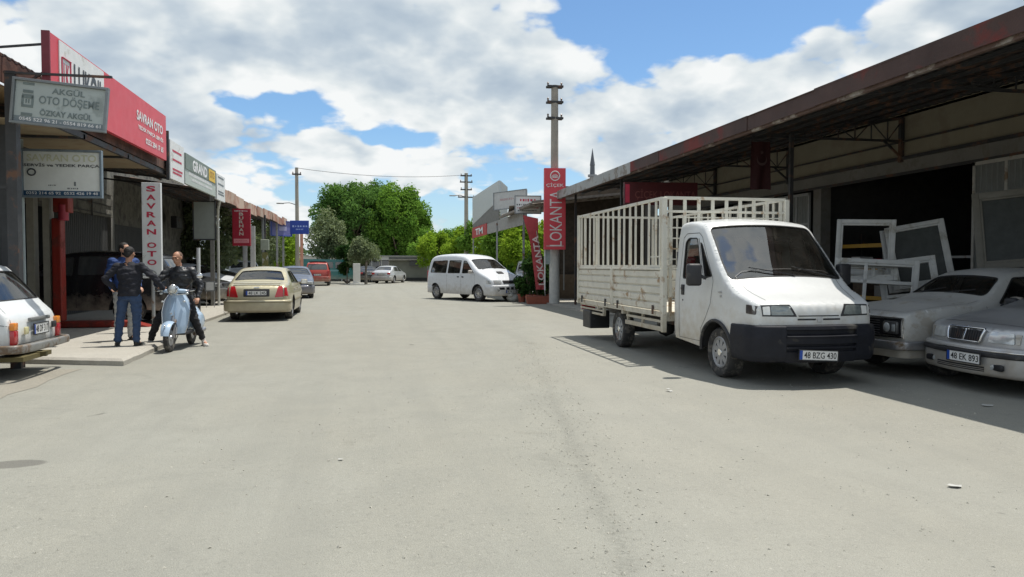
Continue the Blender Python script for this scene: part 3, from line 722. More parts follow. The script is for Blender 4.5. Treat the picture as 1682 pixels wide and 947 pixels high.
def wagon():
    paint = paintmat('old_white_paint', (.66, .68, .68), rough=.35)
    L = 4.25
    root = place('parked_estate_car', 'old white estate car with sloping rear window at the left edge', 'car', (-6.62, 11.02, 0), R(181))
    P = [(.10, .36, .02), (.03, .42, .03), (.0, .55, .03), (.0, .74, .03), (.03, .80, .04), (.14, .85, .045), (.75, .90, .05), (1.30, .95, .05), (1.80, 1.34, .045), (2.12, 1.41, .04),
         (2.9, 1.50, .035), (3.62, 1.495, .035), (3.74, 1.46, .035), (4.05, .99, .035), (4.12, .92, .035), (4.19, .84, .04), (4.22, .74, .04), (4.25, .5, .04), (4.20, .36, .03)]
    c = Car(root, L, P, [(0, .74), (.1, .775), (.6, .80), (3.4, .80), (4.25, .755)], ZF, (.75, 3.15), .29, zb=.30, ra=.36, r=.045, paint=paint)
    c.side_window([(1.52, .95), (2.2, .955), (2.2, 1.33), (1.90, 1.315)]); c.side_window([(2.28, .955), (2.92, .96), (2.92, 1.37), (2.28, 1.36)]); c.side_window([(3.0, .96), (3.88, .97), (3.66, 1.37), (3.0, 1.38)])
    c.top_window(1.38, 1.77, .66, .55, 'windscreen', .1); c.top_window(3.76, 4.03, .57, .68, 'rear_window', .06)
    c.build(); m = door_lines(c, [(1.32, None), (2.24, None), (2.96, None)], .34, .92)
    c.line(m, 'top', [(3.70, .62), (4.07, .71), (4.16, .72)]); c.line(m, 'rear', [(.68, .80), (.68, .47)]); c.line(m, 'rear', [(.68, .47), (-.68, .47)], sides=(1,)); c.line(m, 'side', [(3.6, .80), (4.2, .72)])
    obj('shut_lines', m, ink, root)
    for sg in (1, -1):
        x = -L / 2 - .008
        t = obj('tail_lamp', MB().box((x + .005, sg * .685, .565), (.06, .12, .19), b=.012), redglass, root, 40)
        obj('indicator', MB().box((x + .006, sg * .685, .71), (.06, .12, .10), b=.012), orangeglass, t, 40)
    p = obj('tailgate_trim', MB().box((-L / 2 - .035, 0, .775), (.05, .62, .05), b=.015), M('trim_grey', (.16, .165, .16), .5), root, 40)
    plate(root, (-L / 2 - .055, 0, .64), R(-90), '48 DF 317', .46, .14)
    obj('fuel_cap', MB().box((-L / 2 - .05, .44, .64), (.03, .11, .10), b=.02), M('cream_lens', (.62, .58, .32), .3, coat=.5), root, 40)
    obj('reversing_lamp', MB().box((-L / 2 - .045, -.46, .66), (.03, .13, .09), b=.01), blackpl, root, 40)
    obj('rear_bumper', MB().sweep(bumper_path(L / 2 + .13, .83, .03, .13, L / 2 - .45, -1), rsect(-.035, .025, .37, .48, .03)), M('worn_bumper', (.27, .27, .255), .45, metal=.4, alt=(.18, .13, .09), altamt=.3), root, 40)
    obj('tow_bar', MB().bar((-L / 2 + .5, 0, .3), (-L / 2 - .12, 0, .28), .06).box((-L / 2 + .1, .1, .27), (.3, .9, .06)), M('tow_mustard', (.12, .10, .04), .7), root)
    c.wheel(greysteel, 'cap', spokes=6, tw=.165); seats(root, [(.05, .34), (.05, -.34)]); dashboard(root, L / 2 - 1.62, .62, .93)
    obj('rear_bench', MB().box((-.8, 0, .5), (.5, 1.15, .16), b=.05).box((-1.05, 0, .78), (.14, 1.15, .5), (0, -.2, 0), .05), seatcloth, root, 40)
    handles(c, (2.1, 2.85), .82, chrome, (.13, .03, .02)); mirror(root, (.5, .9, .97), 1)
    return root
def minivan():
    L = 4.68; paint = paintmat('van_white_paint', (.66, .68, .70), rough=.28)
    root = place('parked_minivan', 'clean white passenger minivan parked askew beyond the tall sign pole', 'minivan', (4.40, 31.45, 0), math.atan2(-.87, .50))
    P = [(.12, .24, .08), (.02, .38, .11), (.0, .55, .12), (.04, .68, .12), (.08, .85, .11), (.20, .97, .10), (.55, 1.12, .07), (.95, 1.25, .06), (1.70, 1.76, .05), (2.05, 1.90, .04),
         (2.9, 1.96, .04), (3.9, 1.95, .04), (4.35, 1.88, .04), (4.55, 1.72, .05), (4.65, 1.15, .06), (4.68, .85, .07), (4.68, .45, .07), (4.6, .28, .05)]
    c = Car(root, L, P, [(0, .80), (.2, .86), (.6, .90), (4.0, .90), (4.68, .84)], [(.2, .96), (.5, 1), (.95, 1), (1.2, .975), (1.6, .88), (1.95, .79)], (.93, 3.95), .33, zb=.27, paint=paint, r=.10)
    c.side_window([(1.18, 1.17), (2.0, 1.15), (2.0, 1.69), (1.78, 1.67)], .04); c.side_window([(2.14, 1.15), (3.02, 1.15), (3.02, 1.71), (2.14, 1.70)], .06, mat=glass('van_glass_green', tint=(.18, .30, .27), dust=.05))
    c.side_window([(3.13, 1.15), (4.38, 1.17), (4.25, 1.68), (3.13, 1.71)], .08, mat=MATS['van_glass_green'])
    c.top_window(1.02, 1.66, .78, .68, 'windscreen', .1); c.top_window(0, 0, .60, .68, 'rear_window', where='rear', z=(1.66, 1.2))
    c.build(); obj('shut_lines', door_lines(c, [(1.12, None), (2.06, None), (3.08, None)], .3, 1.12), ink, root)
    g = c.patch('grille', 'front', [(-.33, .86), (.33, .86), (.30, .74), (-.30, .74)], MATS['grille_black'], .012, sides=(1,), rnd=.02)[0]
    c.patch('headlight', 'front', [(.38, .88), (.78, .87), (.78, .74), (.40, .74)], clearlens, .012, rnd=.02)
    c.patch('headlight_side', 'side', [(.12, .86), (.38, .88), (.36, .75), (.12, .74)], clearlens, .006, rnd=.02)
    path = bumper_path(L / 2 - .02, .845, .12, .25, L / 2 - .48, 1); b = obj('front_bumper', MB().sweep(path, rsect(-.06, .055, .25, .68, .06)), paint, root, 40)
    n = len(path); obj('lower_intake', MB().sweep(path[n // 2 - 6:n // 2 - 2], rsect(.04, .062, .50, .60, .02)).sweep(path[n // 2 - 2:n // 2 + 1], rsect(.04, .062, .50, .60, .02)).sweep(path[n // 2 + 1:n // 2 + 4], rsect(.04, .062, .50, .60, .02)).sweep(path[n // 2 + 4:n // 2 + 8], rsect(.04, .062, .50, .60, .02)), MATS['grille_black'], b)
    plate(root, (L / 2 + .165, 0, .42), R(90), '48 NK 512')
    path2 = bumper_path(L / 2 - .02, .85, .07, .2, L / 2 - .5, -1); obj('rear_bumper', MB().sweep(path2, rsect(-.05, .05, .28, .58, .04)), paint, root, 40)
    for sg in (1, -1):
        mirror(root, (L / 2 - 1.25, sg * 1.02, 1.22), sg, mat=paint); obj('fog_lamp', MB().lathe([(.001, .012), (.055, .01), (.07, 0)], c=(L / 2 + .09, sg * .60, .50), axis='X', seg=16), clearlens, b, 40)
        obj('tail_lamp', MB().box((-L / 2 + .02, sg * .76, 1.0), (.06, .10, .5), b=.02), redglass, root, 40)
    c.patch('bonnet_scoop', 'top', [(.5, .16), (.5, -.16), (.66, -.15), (.66, .15)], MATS['grille_black'], .02, sides=(1,), rnd=.03)
    handles(c, (1.93, 2.25), 1.0, blackpl, (.12, .03, .05)); wipers(c, .98, (-.6, 0), .5)
    c.wheel(steel, 'spoke', spokes=8); seats(root, [(.85, .42), (.85, -.42), (-.2, .42), (-.2, -.42), (-1.2, .4), (-1.2, -.4)], .55, 1.2); dashboard(root, L / 2 - 1.25, .78, 1.17)
    return root

def truck():
    L = 6.90; paint = paintmat('truck_white_paint', (.64, .65, .64), rough=.34, low=(.42, .35, .24), lowz=(.35, 1.2))
    cream = M('rusty_cream_paint', (.63, .61, .53), .55, var=.10, alt=(.36, .25, .15), altamt=.14, altscale=3.2, low=(.33, .27, .18), lowz=(.4, 1.1), scale=3)
    hx, hy = math.sin(R(.4)), -math.cos(R(.4)); hd = math.atan2(hy, hx)
    fwc = Vector((5.42, 9.05, 0)); root = place('stake_truck', 'white flatbed truck with cream caged bed and black bumper', 'truck', fwc - Vector((hx, hy, 0)) * (L / 2 - .93), hd)
    P = [(.13, .33, .05), (.07, .42, .07), (.05, .70, .08), (.05, .83, .08), (.06, .92, .08), (.08, 1.01, .08), (.13, 1.045, .075), (.28, 1.10, .06), (.66, 1.23, .06), (1.36, 1.99, .06), (1.50, 2.09, .05), (1.90, 2.14, .05),
         (2.2, 2.13, .05), (2.26, 2.05, .01), (2.27, 1.4, .0), (2.27, .42, .0)]
    c = Car(root, L, P, [(0, .76), (.12, .81), (.4, .865), (.9, .895), (2.27, .905)], [(.3, .975), (.6, 1), (1.1, 1), (1.3, .99), (1.6, .96), (1.95, .92), (2.13, .89)], (.93,), .335, zb=.36, ra=.42, r=.06, paint=paint, step=.07, glassm=glass('truck_glass', (.40, .52, .50), dust=.03, ior=2.9))
    c.side_window([(1.34, 1.30), (1.97, 1.30), (1.98, 1.84), (1.88, 1.90), (1.60, 1.89)], .05); c.side_window([(1.06, 1.345), (1.27, 1.315), (1.51, 1.83), (1.44, 1.80)], .03)
    c.top_window(.69, 1.41, .835, .765, 'windscreen', .08)
    c.build(body_name='cab')
    m = door_lines(c, [], 0, 0)
    c.line(m, 'side', [(1.36, .44), (1.36, .62), (1.22, .78), (1.08, .98), (1.02, 1.28), (1.04, 1.33), (1.46, 1.90), (1.56, 1.955), (1.95, 1.96), (2.05, 1.90), (2.06, 1.3), (2.06, .44)], .008)
    c.line(m, 'side', [(2.07, .44), (1.36, .44)], .006); c.line(m, 'top', [(.17, .62), (.74, .72), (.80, .60), (.81, 0)], .007); c.line(m, 'side', [(1.30, 1.30), (1.56, 1.88)], .012)
    obj('shut_lines', m, ink, root)
    TL = M('truck_lamp_lens', (.20, .225, .22), .08, var=.25, scale=14, coat=1, metal=.2)
    c.patch('headlight', 'front', [(.40, .995), (.62, .995), (.62, .885), (.34, .885)], TL, .010, rnd=.015)
    c.patch('indicator', 'front', [(.63, .99), (.715, .985), (.715, .89), (.63, .887)], M('lamp_bright', (.75, .75, .72), .1, coat=.9), .010, rnd=.01)
    c.patch('indicator_side', 'side', [(.09, 1.0), (.24, 1.01), (.24, .90), (.09, .89)], M('smoked_lamp', (.06, .05, .045), .2, coat=.6), .005, rnd=.01)
    c.patch('lamp_surround', 'front', [(.375, 1.01), (.80, 1.005), (.80, .872), (.30, .872)], blackpl, .004, rnd=.01)
    c.patch('grille_slot', 'front', [(.05, .842), (.29, .842), (.29, .822), (.05, .822)], MATS['grille_black'], .004, rnd=.004)
    c.patch('grille_slot', 'front', [(-.28, .880), (.28, .880), (.27, .868), (-.27, .868)], MATS['grille_black'], .004, sides=(1,))
    bd = c.patch('bonnet_badge', 'front', [(-.035, .855), (.035, .855), (.03, .80), (-.03, .80)], M('dull_badge', (.45, .45, .45), .35, metal=.7), .01, sides=(1,), rnd=.01)
    mb = MB(); c.line(mb, 'front', [(-.88, .875), (-.3, .868)], .006, sides=(1, -1)); obj('panel_gap', mb, ink, root)
    bp = M('bumper_navy_plastic', (.012, .013, .019), .6, var=.2, alt=(.06, .056, .05), altamt=.10, altscale=3, spec=.3)
    path = bumper_path(L / 2 - .01, .84, .09, .22, L / 2 - .52, 1, 8); sect = roundpoly([(-.06, .32), (.02, .31), (.05, .38), (.065, .62), (.05, .755), (-.06, .77)], .02, 3)
    n = len(path); k0, k1 = n // 2 - 6, n // 2 + 7; mid = path[k0:k1]
    gr = [(-.06, .32), (.02, .31), (.045, .36), (.052, .44), (.015, .445), (.015, .475), (.056, .48), (.057, .505), (.015, .51), (.015, .535), (.060, .54), (.066, .645), (.015, .655), (.015, .705), (.060, .715), (.05, .755), (-.06, .77)]
    b = obj('front_bumper', MB().sweep(path[:k0 + 1], sect).sweep(path[k0:k1], gr).sweep(path[k1 - 1:], sect), bp, root, 40)
    obj('bumper_step', MB().sweep(mid, rsect(.05, .084, .62, .64, .008)), bp, b, 40)
    plate(root, (L / 2 + .165, -.10, .405), R(90), '48 BZG 430').rotation_euler = (0, R(3), R(90))
    arch = MB()
    for sg in (1, -1):
        xw = c.wheels[0]; ring = [c.side([(xw + .425 * math.cos(a), .335 + .425 * math.sin(a))], .01, sg)[0] for a in np.linspace(math.pi * 1.0, .15, 18)]; arch.tube(ring, .024, 6)
    obj('wheel_arch_lip', arch, blackpl, root, 50)
    for sg in (1, -1):
        mi = mirror(root, (L / 2 - 1.10, sg * 1.13, 1.37), sg, (.12, .20, .30), blackpl, yaw=sg * .15)
        p = c.side([(L / 2 - 1.94, 1.14)], 0, sg)[0]; obj('door_handle', MB().box((0, sg * .004, 0), (.10, .02, .15), b=.008).box((0, sg * .016, .02), (.08, .014, .04), b=.005), blackpl, root, 40, p)
        obj('door_lock', MB().lathe([(.001, .006), (.012, .005), (.014, 0)], axis='Y', seg=10), blackpl, root, 40, (p[0], p[1] + sg * .002, .99)).scale = (1, sg, 1)
        p = c.side([(L / 2 - .82, 1.14)], 0, sg)[0]; obj('side_badge', MB().box((0, sg * .004, 0), (.10, .008, .02), b=.003).box((.02, sg * .004, -.05), (.04, .008, .03), b=.003), MATS['dull_badge'], root, 40, p)
    wipers(c, .70, (.72, .10), .60, -1)
    seats(root, [(L / 2 - 1.85, .5), (L / 2 - 1.85, -.12), (L / 2 - 1.85, -.56)], .62, 1.35, .42); dashboard(root, L / 2 - 1.14, .82, 1.19, .5)
    obj('cab_back', MB().box((L / 2 - 2.22, 0, 1.1), (.02, 1.75, 1.2)), M('cab_lining', (.12, .12, .12), .8), root)
    obj('sun_visor', MB().box((L / 2 - 1.58, .36, 1.87), (.16, .5, .02), (0, .5, 0), .008).box((L / 2 - 1.58, -.36, 1.87), (.16, .5, .02), (0, .5, 0), .008), seatcloth, root)
    obj('dash_papers', MB().box((L / 2 - .95, -.3, 1.205), (.22, .4, .006), (.03, .1, .3)).box((L / 2 - .97, .28, 1.205), (.2, .26, .006), (0, .1, .8)), M('paper', (.6, .6, .56), .8), root)
    # ---- chassis and bed
    x = lambda f: L / 2 - f
    ch = MB()
    for sg in (1, -1): ch.box2((x(2.0), sg * .38 - .04, .50), (x(6.75), sg * .38 + .04, .64))
    for f in (2.6, 3.6, 4.6, 5.6, 6.6): ch.box2((x(f) - .04, -.40, .52), (x(f) + .04, .40, .62))
    ch.cyl((x(4.62), -.72, .335), (x(4.62), .72, .335), .06, 12).lathe([(.001, -.16), (.13, -.1), (.15, 0), (.13, .1), (.001, .16)], c=(x(4.62), 0, .335), seg=16)
    obj('chassis', ch, darksteel, root, 40)
    bw = 1.01
    obj('bed_floor', MB().box2((x(2.38), -bw, .70), (x(6.88), bw, .78)).box2((x(2.38), -bw, .64), (x(2.46), bw, .70)).box2((x(4.2), -bw, .64), (x(4.26), bw, .70)).box2((x(5.6), -bw, .64), (x(5.66), bw, .70)), cream, root)
    for sg in (1, -1):
        for f0, f1 in ((2.42, 4.66), (4.74, 6.84)):
            m = MB(); prof_ = [(0, .79)]
            zt = 1.43; nb = 5; h = (zt - .79) / nb
            pl = []
            for k in range(nb):
                z0 = .79 + k * h; pl += [(.0, z0), (.028, z0 + .02), (.028, z0 + h - .025), (.0, z0 + h - .008)]
            pl += [(0, zt), (-.02, zt), (-.02, .79)]
            m.prism([(sg * (bw + o), z) for o, z in pl], 'X', x(f0), x(f1))
            d = obj('dropside', m, cream, root)
            m = MB()
            for f in (f0, f1): m.box((x(f), sg * (bw + .02), 1.11), (.05, .05, .66), b=.006)
            m.box((x((f0 + f1) / 2), sg * (bw + .018), zt + .01), (abs(f1 - f0), .06, .035), b=.006)
            obj('side_frame', m, cream, d)
            m = MB()
            for f in (f0 + .3, f1 - .3): m.box((x(f), sg * (bw + .045), .80), (.05, .02, .14), b=.004)
            obj('hinge', m, darksteel, d)
        for f_, z_, w_, h_ in ((2.36, 1.5, .07, 2.05), (6.88, 1.62, .06, 1.86), (2.50, 1.98, .045, 1.04)): obj('corner_post', MB().box((x(f_), sg * (bw + .01), z_), (w_, w_, h_), b=.006), cream, root)
        m = MB(); m.box2((x(2.46), sg * (bw - .02), 1.46), (x(6.86), sg * (bw + .02), 1.50)); m.box2((x(2.46), sg * (bw - .02), 2.50), (x(6.86), sg * (bw + .02), 2.545)); m.box2((x(2.46), sg * (bw - .012), 1.62), (x(2.9), sg * (bw + .012), 1.64))
        cg = obj('cage_rail', m, cream, root)
        rnd = random.Random(4)
        for k in range(15):
            f = 2.72 + k * .285; m = MB().bar((x(f + rnd.uniform(-.012, .012)), sg * bw, 1.49), (x(f + rnd.uniform(-.015, .015)), sg * bw, 2.51), .046, .022, up=(0, 1, 0)); obj('cage_bar', m, cream, cg)
        # underrun guard
        m = MB(); m.box2((x(2.55), sg * (bw - .08), .47), (x(4.15), sg * (bw - .03), .54)); m.box2((x(2.55), sg * (bw - .08), .60), (x(4.15), sg * (bw - .05), .64))
        for f in (2.6, 3.4, 4.1): m.box2((x(f), sg * (bw - .10), .47), (x(f + .05), sg * (bw - .06), .70))
        obj('side_guard', m, cream, root); m = MB(); m.box2((x(5.35), sg * (bw - .06), .52), (x(6.86), sg * (bw - .02), .56)); m.box2((x(5.35), sg * (bw - .06), .60), (x(6.86), sg * (bw - .02), .63)); m.box2((x(5.35), sg * (bw - .06), .67), (x(6.86), sg * (bw - .02), .70)); m.box2((x(5.32), sg * (bw - .07), .52), (x(5.37), sg * (bw - .02), .72))
        obj('side_guard', m, cream, root)
        obj('mud_flap', MB().box((x(6.3), sg * .82, .40), (.5, .42, .36), b=.02), blackpl, root)
        make_wheel(root, (x(4.62), sg * .95, .335), sg, .335, .20, greysteel, 'spoke', 8)
    c.wheel(M('wheel_cover_grey', (.36, .36, .36), .5, metal=.3), 'spoke', spokes=9, tw=.205, inset=.02)
    # tailgate and headboard
    m = MB(); pl = []
    for k in range(5): z0 = .79 + k * .128; pl += [(0, z0), (.028, z0 + .02), (.028, z0 + .103), (0, z0 + .12)]
    m.prism([(x(6.88) - o, z) for o, z in pl + [(0, 1.43), (-.02, 1.43), (-.02, .79)]], 'Y', -bw, bw); obj('tailgate', m, cream, root)
    m = MB(); m.box2((x(2.40), -bw, 2.50), (x(2.36), bw, 2.545)); m.box2((x(2.40), -bw, 2.30), (x(2.36), bw, 2.335)); m.box2((x(2.40), -bw, 1.46), (x(2.36), bw, 1.50))
    hb = obj('headboard', m, cream, root)
    m = MB()
    for k in range(9): y = -bw + .1 + k * .23; m.box((x(2.38), y, 1.6), (.022, .05, 1.8))
    for z in np.arange(.95, 2.25, .16): m.box((x(2.39), 0, z), (.018, bw * 1.96, .02))
    obj('headboard_bars', m, cream, hb)
    m = MB(); m.box2((x(6.86), -bw, 2.50), (x(6.90), bw, 2.545)); rr = obj('rear_rack', m, cream, root)
    m = MB()
    for k in range(8): m.box((x(6.88), -bw + .13 + k * .255, 1.98), (.022, .05, 1.05))
    obj('rear_rack_bars', m, cream, rr)
    for sg in (1, -1): obj('tail_lamp', MB().box((x(6.9), sg * .8, .62), (.05, .3, .11), b=.01), redglass, root)
    return root
# ---------------------------------------------------------------- the setting: ground, road, pavement
STAIN = at(22, 762, Z=0)
_a = at(880, 590, Z=0); _b = at(1010, 880, Z=0); SEAM = (_a.x - _a.y * (_b.x - _a.x) / (_b.y - _a.y), (_b.x - _a.x) / (_b.y - _a.y))
def ground_mat(name, base, dirt, spots=True, scale=1.0):
    m = bpy.data.materials.new(name); m.use_nodes = True; g = NG(m.node_tree); b = g.n['Principled BSDF']
    tc = g.n.new('ShaderNodeTexCoord').outputs['Object']
    big = g.noise(g.vmath('MULTIPLY', tc, (1, .45, 1)), .22 * scale, 5, .6, .5); mid = g.noise(tc, 1.6 * scale, 7, .65, .4); fine = g.noise(tc, 38, 6, .75); grain = g.noise(tc, 190, 2, .8)
    v = g.n.new('ShaderNodeTexVoronoi'); v.inputs['Scale'].default_value = 95; g.put(v.inputs['Vector'], tc)
    c = g.mix(g.mr(big, .36, .64), base, dirt)
    c = g.mix(g.math('MULTIPLY', g.mr(mid, .42, .72), .60), c, tuple(k * .72 for k in base))
    c = g.mix(g.math('MULTIPLY', g.mr(fine, .35, .75), .5), c, tuple(min(1, k * 1.35) for k in base))
    c = g.mix(g.math('MULTIPLY', g.mr(grain, .46, .64), .7), c, tuple(k * .42 for k in base))
    c = g.mix(g.math('MULTIPLY', g.mr(v.outputs['Distance'], .16, .04), .5), c, (.48, .46, .42))
    peb = g.n.new('ShaderNodeTexVoronoi'); peb.inputs['Scale'].default_value = 26; g.put(peb.inputs['Vector'], g.vmath('ADD', tc, g.vmath('MULTIPLY', g.comb(fine, mid, 0), (.03, .03, 0))))
    sp = g.noise(tc, 17, 5, .8); pm = g.mr(g.noise(tc, .7, 4, .6), .40, .62)
    c = g.mix(g.math('MULTIPLY', g.mr(sp, .54, .66), g.mr(pm, 0, 1, .22, .60)), c, tuple(k * .55 for k in base))
    c = g.mix(g.math('MULTIPLY', g.mr(peb.outputs['Distance'], .22, .10), g.math('MULTIPLY', g.mr(peb.outputs['Color'], .45, .9), g.mr(pm, 0, 1, .25, .7))), c, (.47, .45, .40))
    if spots:
        # tyre-worn tracks and smudges run along the road
        tr = g.noise(g.vmath('MULTIPLY', tc, (1.4, .07, 1)), 1.3, 5, .6, .2)
        c = g.mix(g.math('MULTIPLY', g.mr(tr, .48, .66), .42), c, tuple(k * .76 for k in base))
        st = g.noise(g.vmath('ADD', tc, (13, 5, 0)), .9, 6, .7, .8); c = g.mix(g.math('MULTIPLY', g.mr(st, .64, .74), .45), c, tuple(k * .58 for k in dirt))
        o = g.noise(g.vmath('ADD', tc, (3, 71, 0)), 2.6, 4, .6, .3); c = g.mix(g.math('MULTIPLY', g.mr(o, .715, .75), .55), c, (.08, .075, .07))
    if spots:
        vc = g.n.new('ShaderNodeTexVoronoi'); vc.feature = 'DISTANCE_TO_EDGE'; vc.inputs['Scale'].default_value = .42
        wn = g.n.new('ShaderNodeTexNoise'); wn.inputs['Scale'].default_value = 1.6; wn.inputs['Detail'].default_value = 6; g.put(wn.inputs['Vector'], tc)
        g.put(vc.inputs['Vector'], g.vmath('ADD', tc, g.vmath('MULTIPLY', wn.outputs['Color'], (1.1, 1.1, 0))))
        ck = g.math('MULTIPLY', g.mr(vc.outputs['Distance'], .022, .004), g.mr(g.noise(g.vmath('ADD', tc, (31, 9, 0)), .55, 3, .6), .58, .68))
        c = g.mix(g.math('MULTIPLY', ck, g.math('MULTIPLY', g.mr(fine, .3, .6), .40)), c, tuple(k * .5 for k in base))
        sx, sy, _z = g.sep(tc)
        sd = g.math('SUBTRACT', sx, g.math('ADD', g.math('MULTIPLY', sy, SEAM[1]), SEAM[0])); sd = g.math('ADD', sd, g.math('MULTIPLY', g.math('SUBTRACT', g.noise(tc, 2.2, 6, .7), .5), .30))
        bandm = g.math('MULTIPLY', g.mr(g.math('ABSOLUTE', sd), .10, .01), g.mr(sy, 13, 6)); rough_ = g.mr(g.noise(tc, 30, 4, .8), .38, .62)
        c = g.mix(g.math('MULTIPLY', bandm, g.math('MULTIPLY', rough_, .50)), c, tuple(k * .50 for k in base)); c = g.mix(g.math('MULTIPLY', g.mr(sd, -.02, .5, .0, .16), 1), c, (.40, .38, .33))
        ox = g.math('DIVIDE', g.math('SUBTRACT', sx, STAIN[0]), .24); oy = g.math('DIVIDE', g.math('SUBTRACT', sy, STAIN[1]), .13)
        dd = g.math('ADD', g.math('ADD', g.math('MULTIPLY', ox, ox), g.math('MULTIPLY', oy, oy)), g.math('MULTIPLY', g.noise(tc, 9, 4, .6), .6))
        c = g.mix(g.mr(dd, 1.3, 1.0, 0, .62), c, (.10, .095, .085))
    g.put(b.inputs['Base Color'], c); b.inputs['Roughness'].default_value = .92; b.inputs['Specular IOR Level'].default_value = .25
    bn = g.n.new('ShaderNodeBump'); bn.inputs['Strength'].default_value = .55; bn.inputs['Distance'].default_value = .008
    h = g.math('ADD', g.math('MULTIPLY', fine, .7), g.math('ADD', g.math('MULTIPLY', grain, .5), g.math('MULTIPLY', v.outputs['Distance'], .8)))
    g.put(bn.inputs['Height'], h); g.l.new(bn.outputs[0], b.inputs['Normal']); return m
ASPH = ground_mat('dusty_asphalt', (.302, .300, .262), (.285, .272, .225))
EARTH = ground_mat('packed_earth', (.32, .30, .25), (.26, .24, .20), False)
CONC = ground_mat('pale_concrete', (.46, .44, .39), (.40, .37, .31), False, 2.5)
tag(obj('ground', MB().add([(-500, -200, -.012), (600, -200, -.012), (600, 900, -.012), (-500, 900, -.012)], [(0, 1, 2, 3)]), EARTH), kind='structure')
def sheet(name, poly, z, mat, th=0.0):
    mb = MB()
    if th: mb.prism(poly, 'Z', z - th, z)
    else: mb.add([(x, y, z) for x, y in poly], [tuple(range(len(poly)))])
    return tag(obj(name, mb, mat), kind='structure')
sheet('road', [(-4.9, -8), (14, -8), (14, 62), (30, 66), (30, 76), (-30, 76), (-30, 62), (-9.5, 61), (-9.5, 11), (-4.9, 10.5)], 0.0, ASPH)
def uneven(poly, n, amp, seed):
    r = random.Random(seed); out = []
    for i in range(len(poly)):
        a, b = poly[i], poly[(i + 1) % len(poly)]
        for k in range(n): t = k / n; out.append((a[0] + (b[0] - a[0]) * t + r.uniform(-amp, amp), a[1] + (b[1] - a[1]) * t + r.uniform(-amp, amp)))
    return out
sheet('verge', uneven([(-4.05, 4), (-4.08, 11.5), (-14, 11.5), (-14, 4)], 14, .05, 1), .004, EARTH)
# raised concrete apron in front of the left-hand shops (bevelled slab, chipped edge)
def slab(name, poly, z, seed, n=16, lip=.05):
    P = uneven(poly, n, .012, seed); Q = shrink(P, lip)
    k = len(P); mb = MB().add([(x, y, -.01) for x, y in P] + [(x, y, z - .035) for x, y in P] + [(x, y, z) for x, y in Q],
        [(i, (i + 1) % k, k + (i + 1) % k, k + i) for i in range(k)] + [(k + i, k + (i + 1) % k, 2 * k + (i + 1) % k, 2 * k + i) for i in range(k)] + [tuple(range(2 * k, 3 * k))])
    return tag(obj(name, mb, CONC), kind='structure')
slab('pavement', [(-3.60, 11.72), (-3.70, 14.4), (-4.20, 17.5), (-4.35, 30), (-4.7, 47), (-16, 47), (-16, 16), (-9.2, 12.6), (-5.8, 12.5)], .105, 3)
slab('pavement_step', [(7.2, 2), (7.2, 2.1), (7.2, 2.2), (7.2, 2.3)], .004, 4) if False else None
sheet('right_apron', uneven([(6.55, 20.5), (11.9, 20.5), (11.9, 31), (6.75, 31)], 8, .06, 5), .05, CONC, .055)

# ---------------------------------------------------------------- building materials
RUST = M('rusty_red_fascia', (.058, .031, .025), .75, var=.3, scale=1.2, alt=(.15, .027, .022), altamt=.24, altscale=.7, bump=.2)
RUSTB = M('rusty_brown_fascia', (.13, .065, .045), .8, var=.25, scale=1.5, alt=(.06, .032, .025), altamt=.5, altscale=1.3, bump=.2)
RUSTL = M('weathered_terracotta_fascia', (.30, .14, .095), .8, var=.25, scale=1.0, alt=(.42, .32, .25), altamt=.5, altscale=.7)
GALV = M('grey_galvanised_sheet', (.36, .36, .345), .55, metal=.25, var=.15, scale=1.5, alt=(.25, .22, .19), altamt=.3)
ROOFD = M('dark_corrugated_roof', (.035, .032, .029), .8, var=.3, scale=2, alt=(.13, .07, .045), altamt=.3)
WALLB = M('beige_render', (.27, .245, .185), .9, var=.12, scale=1.2, bump=.15, alt=(.24, .21, .16), altamt=.3, altscale=1.2)
WALLG = M('grey_render', (.20, .195, .18), .9, var=.15, scale=1.5, bump=.15, alt=(.17, .16, .14), altamt=.3)
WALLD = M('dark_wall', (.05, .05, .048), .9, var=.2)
SOFF = M('beige_soffit', (.27, .215, .135), .8, var=.10, scale=1, alt=(.25, .18, .11), altamt=.3)
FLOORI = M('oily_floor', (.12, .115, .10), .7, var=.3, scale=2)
CREAMM = M('cream_metal', (.42, .41, .37), .55, var=.1, alt=(.25, .19, .13), altamt=.15)
def corrugated(x0, x1, y0, y1, zf, pitch=.22, amp=.022, th=.02, nx=5):
    n = int((y1 - y0) / (pitch / 4)); vs = []; m = nx + 1
    for i in range(n + 1):
        y = y0 + (y1 - y0) * i / n; dz = amp * math.sin(2 * math.pi * y / pitch)
        for k in range(m): x = x0 + (x1 - x0) * k / nx; vs.append((x, y, zf(x) + dz))
    N = len(vs); vs += [(x, y, z - th) for x, y, z in vs]; fs = []
    for i in range(n):
        for k in range(nx): a = i * m + k; fs += [(a, a + 1, a + m + 1, a + m), (N + a, N + a + m, N + a + m + 1, N + a + 1)]
    for i in range(n): a = i * m; fs += [(a, a + m, N + a + m, N + a), (a + nx, N + a + nx, N + a + nx + m, a + nx + m)]
    return MB().add(vs, fs)
